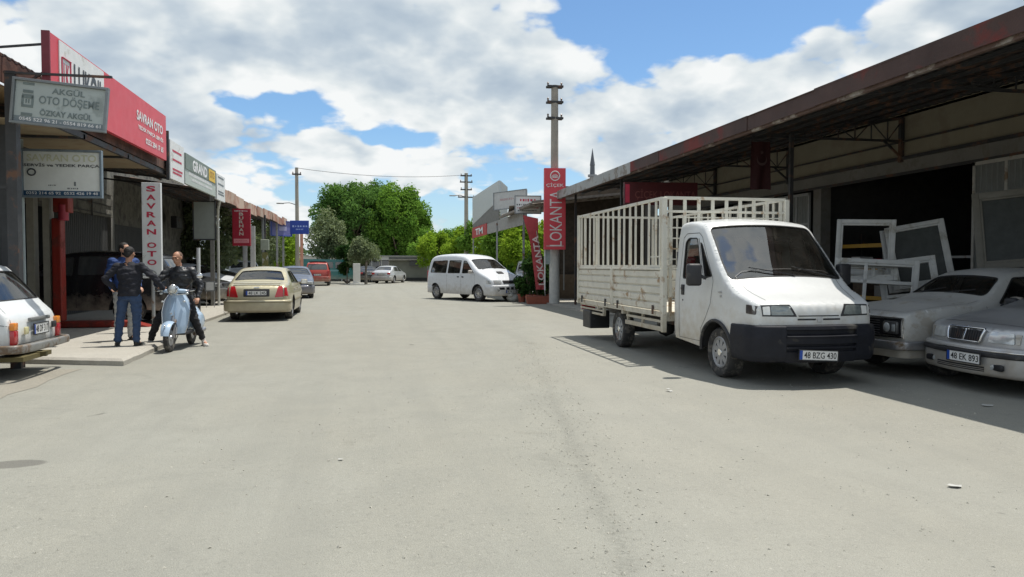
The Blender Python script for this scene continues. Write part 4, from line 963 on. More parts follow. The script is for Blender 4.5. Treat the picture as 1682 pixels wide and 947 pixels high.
def vcorr(p, q, z0, z1, pitch=.16, amp=.018):
    """upright corrugated / panelled metal sheet between plan points p and q"""
    p = Vector((*p, 0)); q = Vector((*q, 0)); L = (q - p).length; d = (q - p) / L; nn = Vector((-d.y, d.x, 0)); vs = []; k = 0; s = 0
    prof = [(0, 0), (.35, 0), (.45, 1), (.90, 1), (1.0, 0)]; pts = []
    while s < L:
        for a, b in prof[:-1]: pts.append((min(L, s + a * pitch), b))
        s += pitch
    for a, b in pts: v = p + d * a + nn * (b * amp); vs += [(v.x, v.y, z0), (v.x, v.y, z1)]
    return MB().add(vs, [(2 * i, 2 * i + 2, 2 * i + 3, 2 * i + 1) for i in range(len(pts) - 1)])

# ---------------------------------------------------------------- right-hand workshop row
def right_building():
    root = thing('workshop_building', 'long right-hand workshop building with rusty red canopy edge and dark open bays', 'building', (12, 14, 0))
    root_inv = Matrix.Translation((-12, -14, 0))
    def P(name, mb, mat, sm=None, parent=None): return obj(name, mb.xf(root_inv), mat, parent or root, sm)
    X0, XW = 6.90, 12.0; zf = lambda x: 4.20 + (x - X0) * .155
    P('canopy_roof', corrugated(X0 - .04, XW + 12, 2.0, 28.2, zf, nx=4), ROOFD, 50)
    m = MB()
    y = 2.0; r = random.Random(3)
    while y < 18.6:
        y2 = min(18.62, y + 2.1); m.box(((X0 - .055 + r.uniform(-.008, .008)), (y + y2) / 2, 4.115 + r.uniform(-.008, .008)), (.012, y2 - y + .03, .27), (0, r.uniform(-.03, .03), 0)); m.box((X0 - .01, (y + y2) / 2, 4.235), (.12, y2 - y, .012)); y = y2
    P('fascia', m, RUST); m = MB(); y = 18.64
    while y < 28.1:
        y2 = min(28.2, y + 2.4); m.box(((X0 - .06 + r.uniform(-.008, .008)), (y + y2) / 2, 4.10), (.010, y2 - y - .01, .30), (0, r.uniform(-.03, .02), 0)); y = y2
    P('fascia', m, GALV)
    m = MB().box2((X0 - .02, 2, 3.94), (X0 + .05, 28.2, 4.0)); P('edge_beam', m, M('rusty_edge_beam', (.10, .06, .045), .8, var=.3, alt=(.33, .30, .26), altamt=.25, altscale=1.5))
    m = MB()
    for k in range(7): x = X0 + .6 + k * .75; m.box2((x, 2, zf(x) - .10), (x + .05, 28.2, zf(x) - .045))
    P('purlins', m, darksteel)
    for y in (5.6, 10.2, 14.8, 19.4, 24.0):
        m = MB(); xs = 9.0; zc = 4.33
        m.bar((XW, y, zc), (xs - .4, y, zc), .05); m.bar((XW, y, zf(XW) - .13), (X0, y, zf(X0) - .13), .06, .06)
        nn = 6
        for k in range(nn + 1):
            x = xs + .5 + (XW - xs - .5) * k / nn; m.bar((x, y, zc), (x, y, zf(x) - .13), .022)
            if k < nn: x2 = xs + .5 + (XW - xs - .5) * (k + 1) / nn; (m.bar((x, y, zc), (x2, y, zf(x2) - .13), .02) if k % 2 else m.bar((x, y, zf(x) - .13), (x2, y, zc), .02))
        m.bar((XW - .06, y, 4.85), (XW - .06, y, 3.85), .09); m.bar((XW - .05, y, 3.95), (XW - .5, y, 4.32), .045)
        P('canopy_truss', m, darksteel)
    # front wall: band above the openings, piers between
    m = MB().box2((XW, 2, 3.92), (XW + .22, 31, 5.6)); P('wall', m, WALLB)
    m = MB().box2((XW - .03, 2, 3.60), (XW + .25, 28.2, 3.90)); P('lintel', m, WALLG)
    m = MB().box2((XW - .09, 2, 3.90), (XW - .0, 28.2, 3.97)).box2((XW - .06, 2, 3.56), (XW - .031, 28.2, 3.62)); m.box2((XW - .07, 2, 4.30), (XW - .003, 28.2, 4.33)); P('trunking', m, darksteel)
    m = MB()
    for a, b in ((2, 2.5), (6.9, 7.3), (10.7, 11.1), (17.9, 18.25), (20.25, 20.6), (24.8, 25.2), (28, 31)): P('pier', MB().box2((XW + .002, a, 0), (XW + .30, b, 3.6)), WALLG)
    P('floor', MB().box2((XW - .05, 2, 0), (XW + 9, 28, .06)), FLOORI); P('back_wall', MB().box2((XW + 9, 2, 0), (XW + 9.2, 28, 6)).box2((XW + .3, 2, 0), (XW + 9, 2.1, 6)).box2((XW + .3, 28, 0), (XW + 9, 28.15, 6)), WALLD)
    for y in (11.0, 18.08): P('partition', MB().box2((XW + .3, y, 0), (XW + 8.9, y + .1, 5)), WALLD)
    # glazed folding gate between Y 10.7 and 12.75, seen at the right edge
    def gate(y0, y1, z0, z1, cols, rows, mat, name='folding_gate'):
        g = MB(); g.box2((XW - .10, y0, z0), (XW - .05, y0 + .06, z1)).box2((XW - .10, y1 - .06, z0), (XW - .05, y1, z1)).box2((XW - .1, y0, z1 - .07), (XW - .05, y1, z1)).box2((XW - .1, y0, z0), (XW - .05, y1, z0 + .07))
        for k in range(1, cols): y = y0 + (y1 - y0) * k / cols; g.box2((XW - .095, y - .03, z0), (XW - .055, y + .03, z1))
        for k in range(1, rows): z = z0 + (z1 - z0) * k / rows; g.box2((XW - .09, y0, z - .03), (XW - .06, y1, z + .03))
        gg = P(name, g, mat); m2 = vcorr((XW - .07, y0 + .03), (XW - .07, y1 - .03), z0 + .05, z1 - .04, .13, .012); P('gate_panel', m2, M('gate_sheet', (.16, .17, .16), .5, var=.1), None, gg)
        return gg
    gate(11.15, 12.72, .08, 3.56, 2, 3, CREAMM); gate(7.32, 10.68, .08, 3.56, 4, 3, M('grey_gate', (.20, .20, .19), .5, var=.1)); gate(18.28, 20.22, .08, 3.5, 3, 4, M('grey_gate2', (.30, .31, .31), .5, var=.1)); gate(20.65, 22.6, .08, 3.5, 3, 3, M('grey_gate', (0, 0, 0)))
    m = MB().box2((XW - .04, 20.7, .06), (XW - .0, 24.7, 1.0)); P('low_wall', m, WALLG)
    P('post', MB().box2((9.05, 14.62, 0.0), (9.13, 14.70, 4.38)).box2((8.99, 14.56, 0), (9.19, 14.76, .02)), darksteel)
    P('post', MB().box2((7.35, 25.8, 0.0), (7.42, 25.87, 4.1)), darksteel)
    P('post', MB().box2((7.3, 20.7, 0.0), (7.36, 20.76, 4.1)), darksteel)
    P('end_wall', MB().box2((7.5, 30.6, 0), (XW, 30.8, 4.9)), M('dark_brown_wall', (.07, .055, .04), .9, var=.3)); P('end_low_wall', MB().box2((7.5, 30.4, 0), (XW, 30.59, 1.1)), M('brown_low_wall', (.16, .12, .08), .9, var=.2))
    return root
right_building()

# ---------------------------------------------------------------- left-hand workshop row
def left_building():
    root = thing('workshop_building', 'nearer left workshop building with brown canopy edge and black garage bays', 'building', (-8.4, 20, 0))
    inv = Matrix.Translation((8.4, -20, 0))
    def P(name, mb, mat, sm=None, parent=None): return obj(name, mb.xf(inv), mat, parent or root, sm)
    XE, XW = -4.75, -8.3; zf = lambda x: 4.06 + (XE - x) * .16
    P('canopy_roof', corrugated(XW - 9, XE, 13.4, 25.7, zf, nx=4), ROOFD, 50)
    P('fascia', MB().box((XE + .01, 18.7, 3.93), (.012, 14.0, .34)).box((-5.3, 11.0, 4.40), (.03, 4.8, .42)), RUSTB)
    P('near_roof', corrugated(-14, -5.28, 8.6, 13.4, lambda x: 4.60 + (-5.28 - x) * .12, nx=3), ROOFD, 50); P('near_soffit', MB().box2((-8, 8.65, 4.14), (-5.32, 13.4, 4.16)), SOFF)
    s = MB()
    for a, b in ((12.2, 13.6), (13.68, 15.9), (15.98, 17.9)): s.box2((-6.25, a, 3.68), (XE - .02, b, 3.70))
    P('soffit', s, SOFF); P('soffit_ribs', MB().box2((-6.3, 13.6, 3.64), (XE, 13.68, 3.72)).box2((-6.3, 15.9, 3.64), (XE, 15.98, 3.72)).box2((-6.34, 12.2, 3.60), (-6.25, 17.9, 3.72)).box2((XE - .06, 12.2, 3.64), (XE - .0, 25.7, 3.74)), darksteel)
    m = MB()
    for k in range(5): x = XE - .5 - k * .7; m.box2((x - .05, 18, zf(x) - .10), (x, 25.7, zf(x) - .04))
    for y in (18.4, 21.5, 24.6): m.bar((XE, y, 3.80), (XW, y, 4.20), .05)
    P('canopy_rafters', m, darksteel)
    # front wall of stone-grey render with conduits above openings
    P('wall', MB().box2((XW - .25, 14.0, 3.05), (XW, 26.3, 5.3)), M('rough_grey_wall', (.17, .165, .14), .9, var=.3, scale=2.5, bump=.5, bscale=6, alt=(.09, .085, .075), altamt=.35, altscale=3))
    m = MB()
    for z in (3.12, 3.4, 3.75): m.box2((XW + .002, 17, z), (XW + .03, 26, z + .02))
    for y in (18.2, 20.3, 22.4, 24.2): m.box2((XW + .031, y, 3.0), (XW + .06, y + .03, 4.4))
    P('conduits', m, darksteel)
    m = MB()
    for a, b in ((14.1, 14.5), (18.0, 18.25), (21.9, 22.3), (26.0, 26.3)): P('pier', MB().box2((XW - .3, a, 0), (XW - .002, b, 3.05)), WALLG)
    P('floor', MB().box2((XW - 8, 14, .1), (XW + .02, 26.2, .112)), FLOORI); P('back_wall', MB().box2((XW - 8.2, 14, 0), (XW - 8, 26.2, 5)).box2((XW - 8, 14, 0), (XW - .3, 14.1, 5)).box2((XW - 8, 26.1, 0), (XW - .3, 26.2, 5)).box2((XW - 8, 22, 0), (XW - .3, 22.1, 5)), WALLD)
    P('shutter', vcorr((XW - .1, 22.3), (XW - .1, 26.0), .1, 3.05, .14, .014), M('grey_shutter', (.05, .05, .048), .6, var=.1))
    P('side_partition', vcorr((-12, 14.02), (-5.95, 14.02), .1, 3.95, .34, .035), M('dark_blue_grey_sheet', (.040, .046, .050), .5, var=.2), None)
    P('downpipe', MB().cyl((-5.86, 13.97, .1), (-5.86, 13.97, 3.66), .032, 10), M('pale_pipe', (.34, .40, .40), .5))
    P('corner_post', MB().box2((-5.12, 11.72, 0), (-4.98, 11.86, 4.28)).box2((-5.13, 11.71, 4.24), (-3.70, 11.76, 4.27)).box2((-5.9, 11.72, 2.6), (-5.1, 11.76, 2.64)).box2((-6.6, 12.0, 0), (-6.45, 12.15, 3.7)), darksteel)
    P('cladding', vcorr((-7.6, 12.6), (-5.35, 12.6), .1, 3.66, .5, .04), M('charcoal_sheet', (.028, .030, .032), .55, var=.2))
    P('roof_stay', MB().bar((-6.0, 12.1, 4.62), (-4.66, 12.05, 4.78), .03), darksteel)
    P('downpipe', MB().tube([(-4.9, 25.9, 3.72), (-5.05, 26.3, 3.4), (-5.12, 26.6, 3.1), (-5.12, 26.6, .1)], .045, 10), M('pale_grey_pipe', (.46, .46, .42), .5)); P('post', MB().box2((-5.36, 26.5, .1), (-5.24, 26.62, 3.9)), WALLG)
    return root
left_building()
def left_far_building():
    root = thing('workshop_building', 'farther left workshop with sagging terracotta coloured canopy edge on thin posts', 'building', (-9, 36, 0))
    inv = Matrix.Translation((9, -36, 0))
    def P(name, mb, mat, sm=None, parent=None): return obj(name, mb.xf(inv), mat, parent or root, sm)
    XE, XW = -5.0, -8.6; r = random.Random(8)
    zf = lambda x: 4.02 + (XE - x) * .14
    P('canopy_roof', corrugated(XW - 3, XE, 26.3, 46.5, zf, nx=3), ROOFD, 50)
    m = MB(); y = 26.3
    while y < 46.4:
        y2 = min(46.5, y + r.uniform(1.2, 2.6)); dz = r.uniform(-.05, .05); m.box((XE + .02 + r.uniform(-.03, .03), (y + y2) / 2, 3.90 + dz + (y - 26) * .008), (.03, y2 - y + .02, .42 + r.uniform(-.05, .05)), (0, r.uniform(-.08, .08), 0)); y = y2
    P('fascia', m, RUSTL)
    for y in (32, 37.5, 43, 46): P('canopy_post', MB().box2((XE - .2, y, .1), (XE - .1, y + .1, 3.9)), greysteel)
    m = MB()
    for k in range(4): x = XE - .4 - k * .9; m.box2((x - .05, 26.4, zf(x) - .1), (x, 46.4, zf(x) - .03))
    P('purlins', m, darksteel)
    P('wall', MB().box2((XW - .3, 26.4, 0), (XW, 38.5, 5.3)), MATS['rough_grey_wall']); P('shutter', vcorr((XW + .02, 27.2), (XW + .02, 32.4), .1, 2.9, .14, .014), M('grey_shutter', (0, 0, 0)))
    return root
left_far_building()

# ---------------------------------------------------------------- low building at the end of the road
def end_building():
    root = thing('low_building', 'low flat-roofed building with white roof edge at the end of the road', 'building', (0, 72, 0)); inv = Matrix.Translation((0, -72, 0))
    def P(name, mb, mat, parent=None, sm=None): return obj(name, mb.xf(inv), mat, parent or root, sm)
    WH = M('weathered_white_band', (.62, .60, .55), .8, var=.1, alt=(.4, .37, .32), altamt=.2)
    P('roof', MB().box2((-6.3, 68.5, 1.95), (6.1, 78, 2.32)), WH); P('roof_edge', MB().box2((-6.35, 68.42, 2.322), (6.15, 78.1, 2.37)), M('roof_edge_grey', (.5, .5, .48), .7))
    P('wall', MB().box2((1.75, 69.0, 0), (6.0, 69.2, 1.95)).box2((-6.2, 77.6, 0), (6, 77.8, 1.95)).box2((5.8, 69.2, 0), (6.0, 77.6, 1.95)), M('dull_green_grey_wall', (.22, .225, .19), .9, var=.12, scale=1.5))
    P('dado', MB().box2((1.75, 68.93, 0), (6.0, 68.99, .32)), WALLD)
    for x in (-6.0, -3.9, -2.6, .1, 1.0): P('carport_post', MB().box2((x, 68.7, 0), (x + .09, 68.8, 1.95)), M('white_post', (.6, .6, .57), .6))
    w = P('door', MB().box2((-.0, 69.02, 0), (1.7, 69.08, 1.9)), glass_dark); P('door_frame', MB().box2((-.06, 68.98, 0), (-.001, 69.1, 1.94)).box2((.82, 68.98, 0), (.90, 69.1, 1.94)).box2((1.701, 68.98, 0), (1.745, 69.1, 1.94)), WH, w)
    P('air_conditioner', MB().box((4.0, 68.8, 1.66), (.75, .3, .5), b=.04), M('ac_grey', (.10, .10, .10), .6)); P('roof_sign', MB().box((3.0, 68.38, 2.14), (2.6, .04, .18)), M('sign_dark', (.12, .12, .11), .6))
    P('parapet_block', MB().box2((5.3, 68.4, 1.6), (6.5, 70.0, 3.0)), M('pink_grey_block', (.45, .38, .32), .9)); P('mast', MB().cyl((5.25, 68.2, 0), (5.25, 68.2, 4.6), .05, 8), greysteel)
    return root
end_building()

# ---------------------------------------------------------------- small canopies beyond the sign pole on the right
def far_right_shop():
    root = thing('small_shop', 'small shop with pale grey parapet and torn awning beyond the sign pole', 'building', (8, 40, 0)); inv = Matrix.Translation((-8, -40, 0))
    def P(name, mb, mat, parent=None, sm=None): return obj(name, mb.xf(inv), mat, parent or root, sm)
    A = lambda px, py, X: at(px, py, X=X)
    X = 6.9
    pts = [A(776, 330, X), A(819, 296, X), A(819, 318, X), A(776, 348, X)]
    yn, yf = pts[1].y, pts[0].y
    P('parapet_panel', MB().prism([(yn, pts[1].z), (yf, pts[0].z + .25), (yf, 4.25), (yn, pts[1].z - 1.05)], 'X', X, X + .08), M('pale_parapet', (.50, .52, .50), .5, var=.06)); P('parapet_base', MB().prism([(yn, pts[1].z - 1.06), (yf, 4.24), (yf, 3.9), (yn, 3.9)], 'X', X + .01, X + .07), M('dirty_dark_sheet', (.17, .165, .15), .8, var=.25))
    P('parapet_panel', MB().prism([(X + .1, 3.9), (X + .1, pts[1].z), (X + .5, pts[1].z - .35), (X + .5, 3.9)], 'Y', yn, yn + .08), MATS['pale_parapet'])
    P('canopy_fascia', MB().box2((X - .02, 32.2, 3.35), (X + .04, yf, 3.95)), M('dirty_grey_fascia', (.30, .29, .27), .7, var=.2))
    rp = P('fascia_panel', MB().box2((X - .06, yf - 6.5, 3.32), (X - .021, yf - .3, 4.0)), M('red_panel', (.42, .03, .03), .5))
    t = text_mb('TM', 3.2, .42, .01, .03).xf(Matrix.Translation((X - .065, yf - 3.5, 3.66)) @ Matrix.Rotation(-math.pi / 2, 4, 'Z')); P('lettering', t, M('white_letter', (.75, .75, .75), .5), rp)
    z0 = lambda x: 4.05 + (x - X) * .12
    P('awning_roof', corrugated(X - .35, X + 4.5, 29.4, 36.5, z0, pitch=.3, amp=.05, nx=3), M('weathered_sheet', (.30, .27, .23), .8, var=.3, alt=(.14, .10, .08), altamt=.4), None, 50)
    P('awning_edge', MB().bar((X - .4, 29.4, 4.0), (X - .4, 36.6, 3.92), .12, .10).bar((X - .38, 29.35, 4.08), (X + 4, 29.35, 4.55), .12, .10).box((X + 1.0, 31.5, 4.36), (1.7, 2.8, .03), (.06, -.12, .1)).box((X + .2, 34.3, 4.2), (1.2, 2.2, .03), (-.08, -.1, -.15)), M('grey_brown_board', (.20, .17, .14), .8, var=.3))
    for x, y in ((X - .1, 32.4), (X - .1, 39.5), (X - .05, yf - .5), (X + 3, 31)): P('canopy_post', MB().box2((x, y, 0), (x + .08, y + .08, z0(x) - .2)), greysteel)
    P('back_wall', MB().box2((X + 5, 29.6, 0), (X + 5.2, 35, 4.4)), WALLG)
    return root
far_right_shop()
# ---------------------------------------------------------------- sign boards
WL = M('white_letter', (.75, .75, .75), .5); RL = M('red_letter', (.50, .03, .07), .5); DL = M('dark_letter', (.05, .06, .07), .5); GL = M('grey_letter', (.17, .21, .21), .6, var=.2, scale=9)
SRED = M('sign_red', (.62, .055, .075), .42, var=.06, scale=1.5); SREDD = M('sign_dark_red', (.33, .012, .03), .45, var=.1); SGREY = M('sign_faded_white', (.40, .45, .44), .5, var=.06, scale=2, alt=(.30, .34, .33), altamt=.2)
SWHT = M('sign_white', (.70, .71, .70), .45, var=.05, alt=(.5, .5, .47), altamt=.12); SBLU = M('sign_blue', (.02, .06, .34), .4, var=.1); FRM = M('sign_frame_grey', (.22, .24, .25), .45, metal=.4, var=.1)
def board(name, label, cat, c, yaw, w, h, d, face, frame=None, items=(), group=None, tilt=0.0, sides=None):
    root = thing(name, label, cat, c, yaw, group)
    if tilt: root.rotation_euler = (0, tilt, yaw)
    p = obj('panel', MB().box((0, 0, 0), (w, d, h), b=.006), face, root)
    if frame:
        f = .035; mb = MB(); y = -d / 2 - .004
        mb.box((0, y, h / 2 + f / 2), (w + 2 * f, d * .6, f), b=.004).box((0, y, -h / 2 - f / 2), (w + 2 * f, d * .6, f), b=.004).box((w / 2 + f / 2, y, 0), (f, d * .6, h), b=.004).box((-w / 2 - f / 2, y, 0), (f, d * .6, h), b=.004)
        obj('frame', mb, frame, root)
    for it in items:
        kind, x, z, ww, hh, mt = it[:6]; y = -d / 2
        if kind == 'box': obj('band', MB().box((x, y - .002 - (it[6] if len(it) > 6 else 0), z), (ww, .004, hh)), mt, p)
        elif kind == 'streaks':   # lines of print too small to read
            r = random.Random(it[6]); mb = MB(); xx = x - ww / 2
            while xx < x + ww / 2 - .02: l = r.uniform(.4, .9) * hh; mb.box((xx + l / 2, y - .003, z), (l, .003, hh * r.uniform(.6, 1))); xx += l + hh * r.uniform(.25, .8)
            obj('small_print', mb, mt, p)
        else: obj('lettering', text_mb(kind, ww, hh, .0, it[6] if len(it) > 6 else .01).xf(Matrix.Translation((x, y - .0075, z))), mt, p)
    return root
# projecting faded sign
b = board('shop_sign', 'faded grey-white projecting sign with an armchair drawing, hung below the brown roof corner', 'sign', at(102, 174, Y=11.6), R(-2.5), 1.20, .575, .12, SGREY, FRM,
      [('AKGÜL', .10, .195, .44, .10, GL, .02), ('OTO DÖŞEME', .12, .045, .80, .17, GL, .015), ('ÖZKAY AKGÜL', .09, -.125, .70, .10, GL, .03), ('box', 0, -.245, 1.18, .075, M('sign_strip', (.20, .24, .26), .5)), ('0545 522 96 21 - 0554 819 66 61', .02, -.245, 1.08, .05, WL, .02)], tilt=R(5.2))
p = [o for o in b.children if o.name.startswith('panel')][0]
m = MB(); m.box((-.50, -.063, .17), (.16, .006, .05), b=.002).box((-.50, -.063, .09), (.17, .006, .07), b=.002).box((-.575, -.063, .02), (.035, .006, .16)).box((-.425, -.063, .02), (.035, .006, .16)).box((-.50, -.063, -.075), (.18, .006, .045), b=.002).box((-.50, -.063, -.215), (.17, .006, .05)).box((-.50, -.063, .30), (.17, .006, .04)).box((-.52, -.063, .01), (.02, .006, .07)).box((-.48, -.063, .01), (.02, .006, .07)); m.v = [(a_ * .86, b_, c_ * .84) for a_, b_, c_ in m.v]
obj('armchair_drawing', m, GL, p)
# framed sign under canopy
b = board('shop_sign', 'white framed sign with round emblem, hanging in shade above the red lift', 'sign', at(105, 286, Y=14.0) , R(-1), 1.22, .76, .14, M('sign_shade_white', (.76, .79, .76), .5, var=.05), M('sign_frame_bluegrey', (.20, .25, .29), .45, metal=.3),
      [('SAVRAN OTO', .0, .27, 1.10, .12, M('pale_yellow_print', (.62, .64, .48), .6), .02), ('SERVİS ve YEDEK PARÇA', .0, .145, 1.20, .075, DL, .02), ('box', 0, -.335, 1.22, .085, M('blue_strip', (.03, .09, .17), .5)), ('0252 214 65 92  0532 426 19 48', 0, -.335, 1.14, .05, WL, .02), ('streaks', .18, -.25, .2, .025, FRM, 2), ('streaks', -.15, -.20, .14, .02, FRM, 5), ('box', .20, -.17, .03, .07, FRM)])
p = [o for o in b.children if o.name.startswith('panel')][0]
obj('round_emblem', MB().tube([(-.48 + .062 * math.cos(a), -.078, .02 + .055 * math.sin(a)) for a in np.linspace(0, 2 * math.pi, 19)[:-1]], .012, 6, closed=True), DL, p)
# big red fascia sign facing the road
RS = R(90)
c0 = Vector((-4.58, 14.85, 4.38)); L_ = 6.15
root = thing('fascia_sign', 'long bright red fascia sign with white logo panel at its near end', 'sign', c0, RS)
hN, hF = .47, .52
p = obj('panel', MB().prism([(-L_ / 2, -.50), (L_ / 2, -.50), (L_ / 2, .50), (-L_ / 2, .50)], 'Y', -.04, .04), SRED, root)
wp = obj('white_panel', MB().box2((-L_ / 2 + .30, -.055, -.46), (-L_ / 2 + 2.16, -.041, .475)), SWHT, p)
obj('side_edge', MB().box2((-L_ / 2 - .03, -.05, -.51), (-L_ / 2 - .001, .06, .51)), M('dark_red_edge', (.16, .02, .03), .5), root)
lx = -L_ / 2 + .54
m = MB(); 
for a, bq in (((-.16, -.30), (.16, -.30)), ((.16, -.30), (.16, .24)), ((.16, .24), (-.16, .24)), ((-.16, .24), (-.16, -.30))): m.bar((lx + a[0], -.06, a[1]), (lx + bq[0], -.06, bq[1]), .035, .01)
m2 = text_mb('LK', .20, .38, .0, .02).xf(Matrix.Translation((lx, -.062, -.02))); m.add(m2.v, m2.f); obj('logo_mark', m, RL, wp)
obj('lettering', text_mb('LUKOIL', 1.28, .54, 0, .02).xf(Matrix.Translation((lx + .93, -.062, .0))), DL, wp)
obj('lettering', text_mb('SAVRAN OTO', 1.85, .20, 0, .03).xf(Matrix.Translation((1.85, -.047, .12))), WL, p)
obj('lettering', text_mb('YEDEK PARÇA SERVİS', 1.80, .12, 0, .03).xf(Matrix.Translation((1.90, -.047, -.10))), WL, p)
obj('lettering', text_mb('0252 284 17 65', 1.3, .12, 0, .03).xf(Matrix.Translation((2.15, -.047, -.31))), WL, p)
obj('bracket', MB().bar((-L_ / 2 + .2, .06, 0), (-L_ / 2 + .2, .5, -.3), .03).bar((L_ / 2 - .3, .06, 0), (L_ / 2 - .3, .3, -.5), .03), darksteel, root)
# vertical sign
c = at(250, 372, Y=16.4); root = board('vertical_sign', 'tall narrow white sign with stacked red letters, standing behind the three men', 'sign', (c.x, 16.4, 2.22), 0, .37, 1.98, .10, SWHT, None,
    [(ch, 0, .86 - i * .178 - (.10 if i > 5 else 0), .18, .115, RL, .03) for i, ch in enumerate('SAVRANOTO')] + [('box', 0, -.93, .37, .012, FRM)])
obj('pole', MB().cyl((0, .0, -2.12), (0, 0, -.99), .035, 10), greysteel, root, 40); obj('round_logo', MB().tube([(.08 * math.cos(a), -.06, -.90 + .06 * math.sin(a)) for a in np.linspace(0, 6.28, 15)[:-1]], .008, 5, closed=True), FRM, root)
# green/white fascia sign row
Y0, Y1 = 18.55, 25.2; GREEN = M('sign_grey_green', (.16, .20, .17), .5, var=.15); YEL = M('sign_yellow', (.70, .45, .03), .45)
root = thing('fascia_sign', 'grey-green fascia sign with white letters and a yellow block', 'sign', (-4.66, (Y0 + Y1) / 2, 3.98), RS); L_ = Y1 - Y0
obj('panel', MB().box((-.0, 0, 0), (L_ - 2.9, .07, .78)), M('sign_pale_green', (.42, .47, .43), .5, var=.08), root)
gp = obj('header', MB().box((0, -.045, .19), (L_ - 2.9, .012, .40)), GREEN, root)
obj('lettering', text_mb('GRAND', 1.75, .30, 0, .04).xf(Matrix.Translation((-.25, -.055, .17))), WL, gp)
yb = obj('yellow_block', MB().box((1.28, -.055, .17), (.85, .008, .34)), YEL, gp); obj('lettering', text_mb('OTO', .6, .2, 0, .03).xf(Matrix.Translation((1.28, -.062, .19))), M('deep_yellow', (.38, .2, .02), .5), yb)
m = MB(); r = random.Random(3)
for z, x0, x1, hh in ((-.09, -1.5, 1.3, .08), (-.22, -1.2, 1.4, .06)):
    x = x0
    while x < x1: l = r.uniform(.5, 1.2) * hh; m.box((x + l / 2, -.038, z), (l, .004, hh)); x += l + .03
obj('small_print', m, WL, root)
for x, s_ in ((-L_ / 2 + .66, 1), (L_ / 2 - .66, 2)):
    e = obj('end_panel', MB().box((x, -.01, .03 if s_ == 1 else -.05), (1.3, .07, .92 if s_ == 1 else .80), b=.004), SWHT, root); m = MB(); r = random.Random(s_)
    for z in (.26, .05, -.18, -.26): 
        xx = x - .45
        while xx < x + .4: l = r.uniform(.04, .12); m.box((xx + l / 2, -.048, z), (l, .004, .05)); xx += l + .025
    obj('small_print', m, RL if s_ == 1 else FRM, e)
obj('end_post', MB().box((-L_ / 2 - .04, 0, .10), (.05, .06, 1.15)), darksteel, root)
# smaller boards on the left
c = at(397, 373, Y=29.5); board('vertical_sign', 'dark red hanging sign with stacked pale letters under the terracotta canopy edge', 'sign', c, R(-3), .66, 1.42, .12, SREDD, None,
    [(ch, 0, .50 - i * .15, .16, .12, M('cream_letter', (.55, .48, .42), .5), .03) for i, ch in enumerate('BURHAN')] + [('streaks', 0, .62, .5, .045, WL, 3), ('box', 0, -.52, .56, .16, M('pink_strip', (.62, .25, .27), .5)), ('streaks', 0, -.50, .5, .03, SREDD, 4), ('streaks', 0, -.56, .5, .03, SREDD, 9)])
c = at(461, 375, Y=45.5); board('shop_sign', 'slanted lavender-blue board at the far end of the left canopy', 'sign', c, R(50), 1.55, .85, .15, M('sign_lavender', (.16, .17, .40), .5, var=.15), SBLU, [('box', .1, 0, .6, .25, M('lilac', (.40, .40, .60), .5))])
c = at(492, 373, Y=45.0); root = board('shop_sign', 'small royal blue board fixed in front of the left concrete pole', 'sign', c, R(-4), 1.08, .80, .1, SBLU, None, [('streaks', 0, .06, .8, .12, M('pale_blue_letter', (.35, .45, .75), .5), 6), ('streaks', 0, -.12, .4, .08, M('pale_blue_letter', (.35, .45, .75), .5), 8)])
c = at(336, 362, Y=24.2); board('blank_panel', 'blank pale grey board hanging beside the grey downpipe', 'board', c, R(-2), .62, 1.15, .06, M('panel_greygreen', (.30, .32, .29), .6, var=.06), darksteel, [])
c = at(345, 470, Y=25.5); root = board('standing_sign', 'small blank white board on two thin legs at the pavement edge', 'sign', (c.x, 25.5, .80), 0, .24, .26, .02, SWHT, FRM, [])
obj('leg', MB().cyl((-.12, .02, -.70), (-.12, .02, .12), .012, 6), steel, root); obj('leg', MB().cyl((.12, .02, -.70), (.12, .02, .12), .012, 6), steel, root)
c = at(326, 440, Y=22.5); root = thing('barrier_post', 'slim black post with a white upper half beside the scooter rider', 'post', (c.x, 22.5, .1)); obj('lower_post', MB().cyl((0, 0, 0), (0, 0, 1.35), .045, 10), darksteel, root, 40); obj('white_sleeve', MB().cyl((0, 0, 1.0), (0, 0, 1.9), .055, 10), SWHT, root, 40)

# ---------------------------------------------------------------- tall sign on the concrete pole
def concrete_pole(name, label, loc, h, r0=.16, r1=.10, arms=(), lamp=None, group='concrete power poles'):
    root = thing(name, label, 'pole', loc, 0, group)
    cm = M('pole_concrete', (.34, .31, .26), .85, var=.15, scale=3, bump=.2)
    obj('shaft', MB().cyl((0, 0, -.02), (0, 0, h), r0, 20, r1), cm, root, 40)
    for z, w in arms:
        a = obj('crossarm', MB().box((0, -.09, z), (w, .09, .08), b=.008).box((0, .09, z), (w, .09, .08), b=.008), darksteel, root); 
        for sx in (-w / 2 + .05, w / 2 - .05): obj('insulator', MB().lathe([(.001, .0), (.035, .01), (.035, .05), (.022, .06), (.045, .09), (.02, .13), (.001, .14)], c=(sx, 0, z + .04), seg=12), M('insulator_brown', (.16, .10, .07), .3, coat=.5), a, 40)
    if lamp: obj('lamp_arm', MB().tube([(0, 0, lamp), (-.5, 0, lamp + .15), (-.9, 0, lamp + .12)], .03, 8).box((-1.1, 0, lamp + .1), (.5, .16, .08), b=.03), greysteel, root, 40)
    return root
PL = Vector((6.86, 26.9, 0))
pole = concrete_pole('power_pole', 'tall concrete pole with three short crossarms rising behind the red restaurant sign', PL, 8.25, .17, .13, [(8.2, .62), (7.62, .62), (7.02, .62)])
obj('white_sleeve', MB().cyl((0, 0, 0), (0, 0, 2.1), .20, 20, .185), M('pole_whitewash', (.50, .50, .47), .7, var=.12), pole, 40)
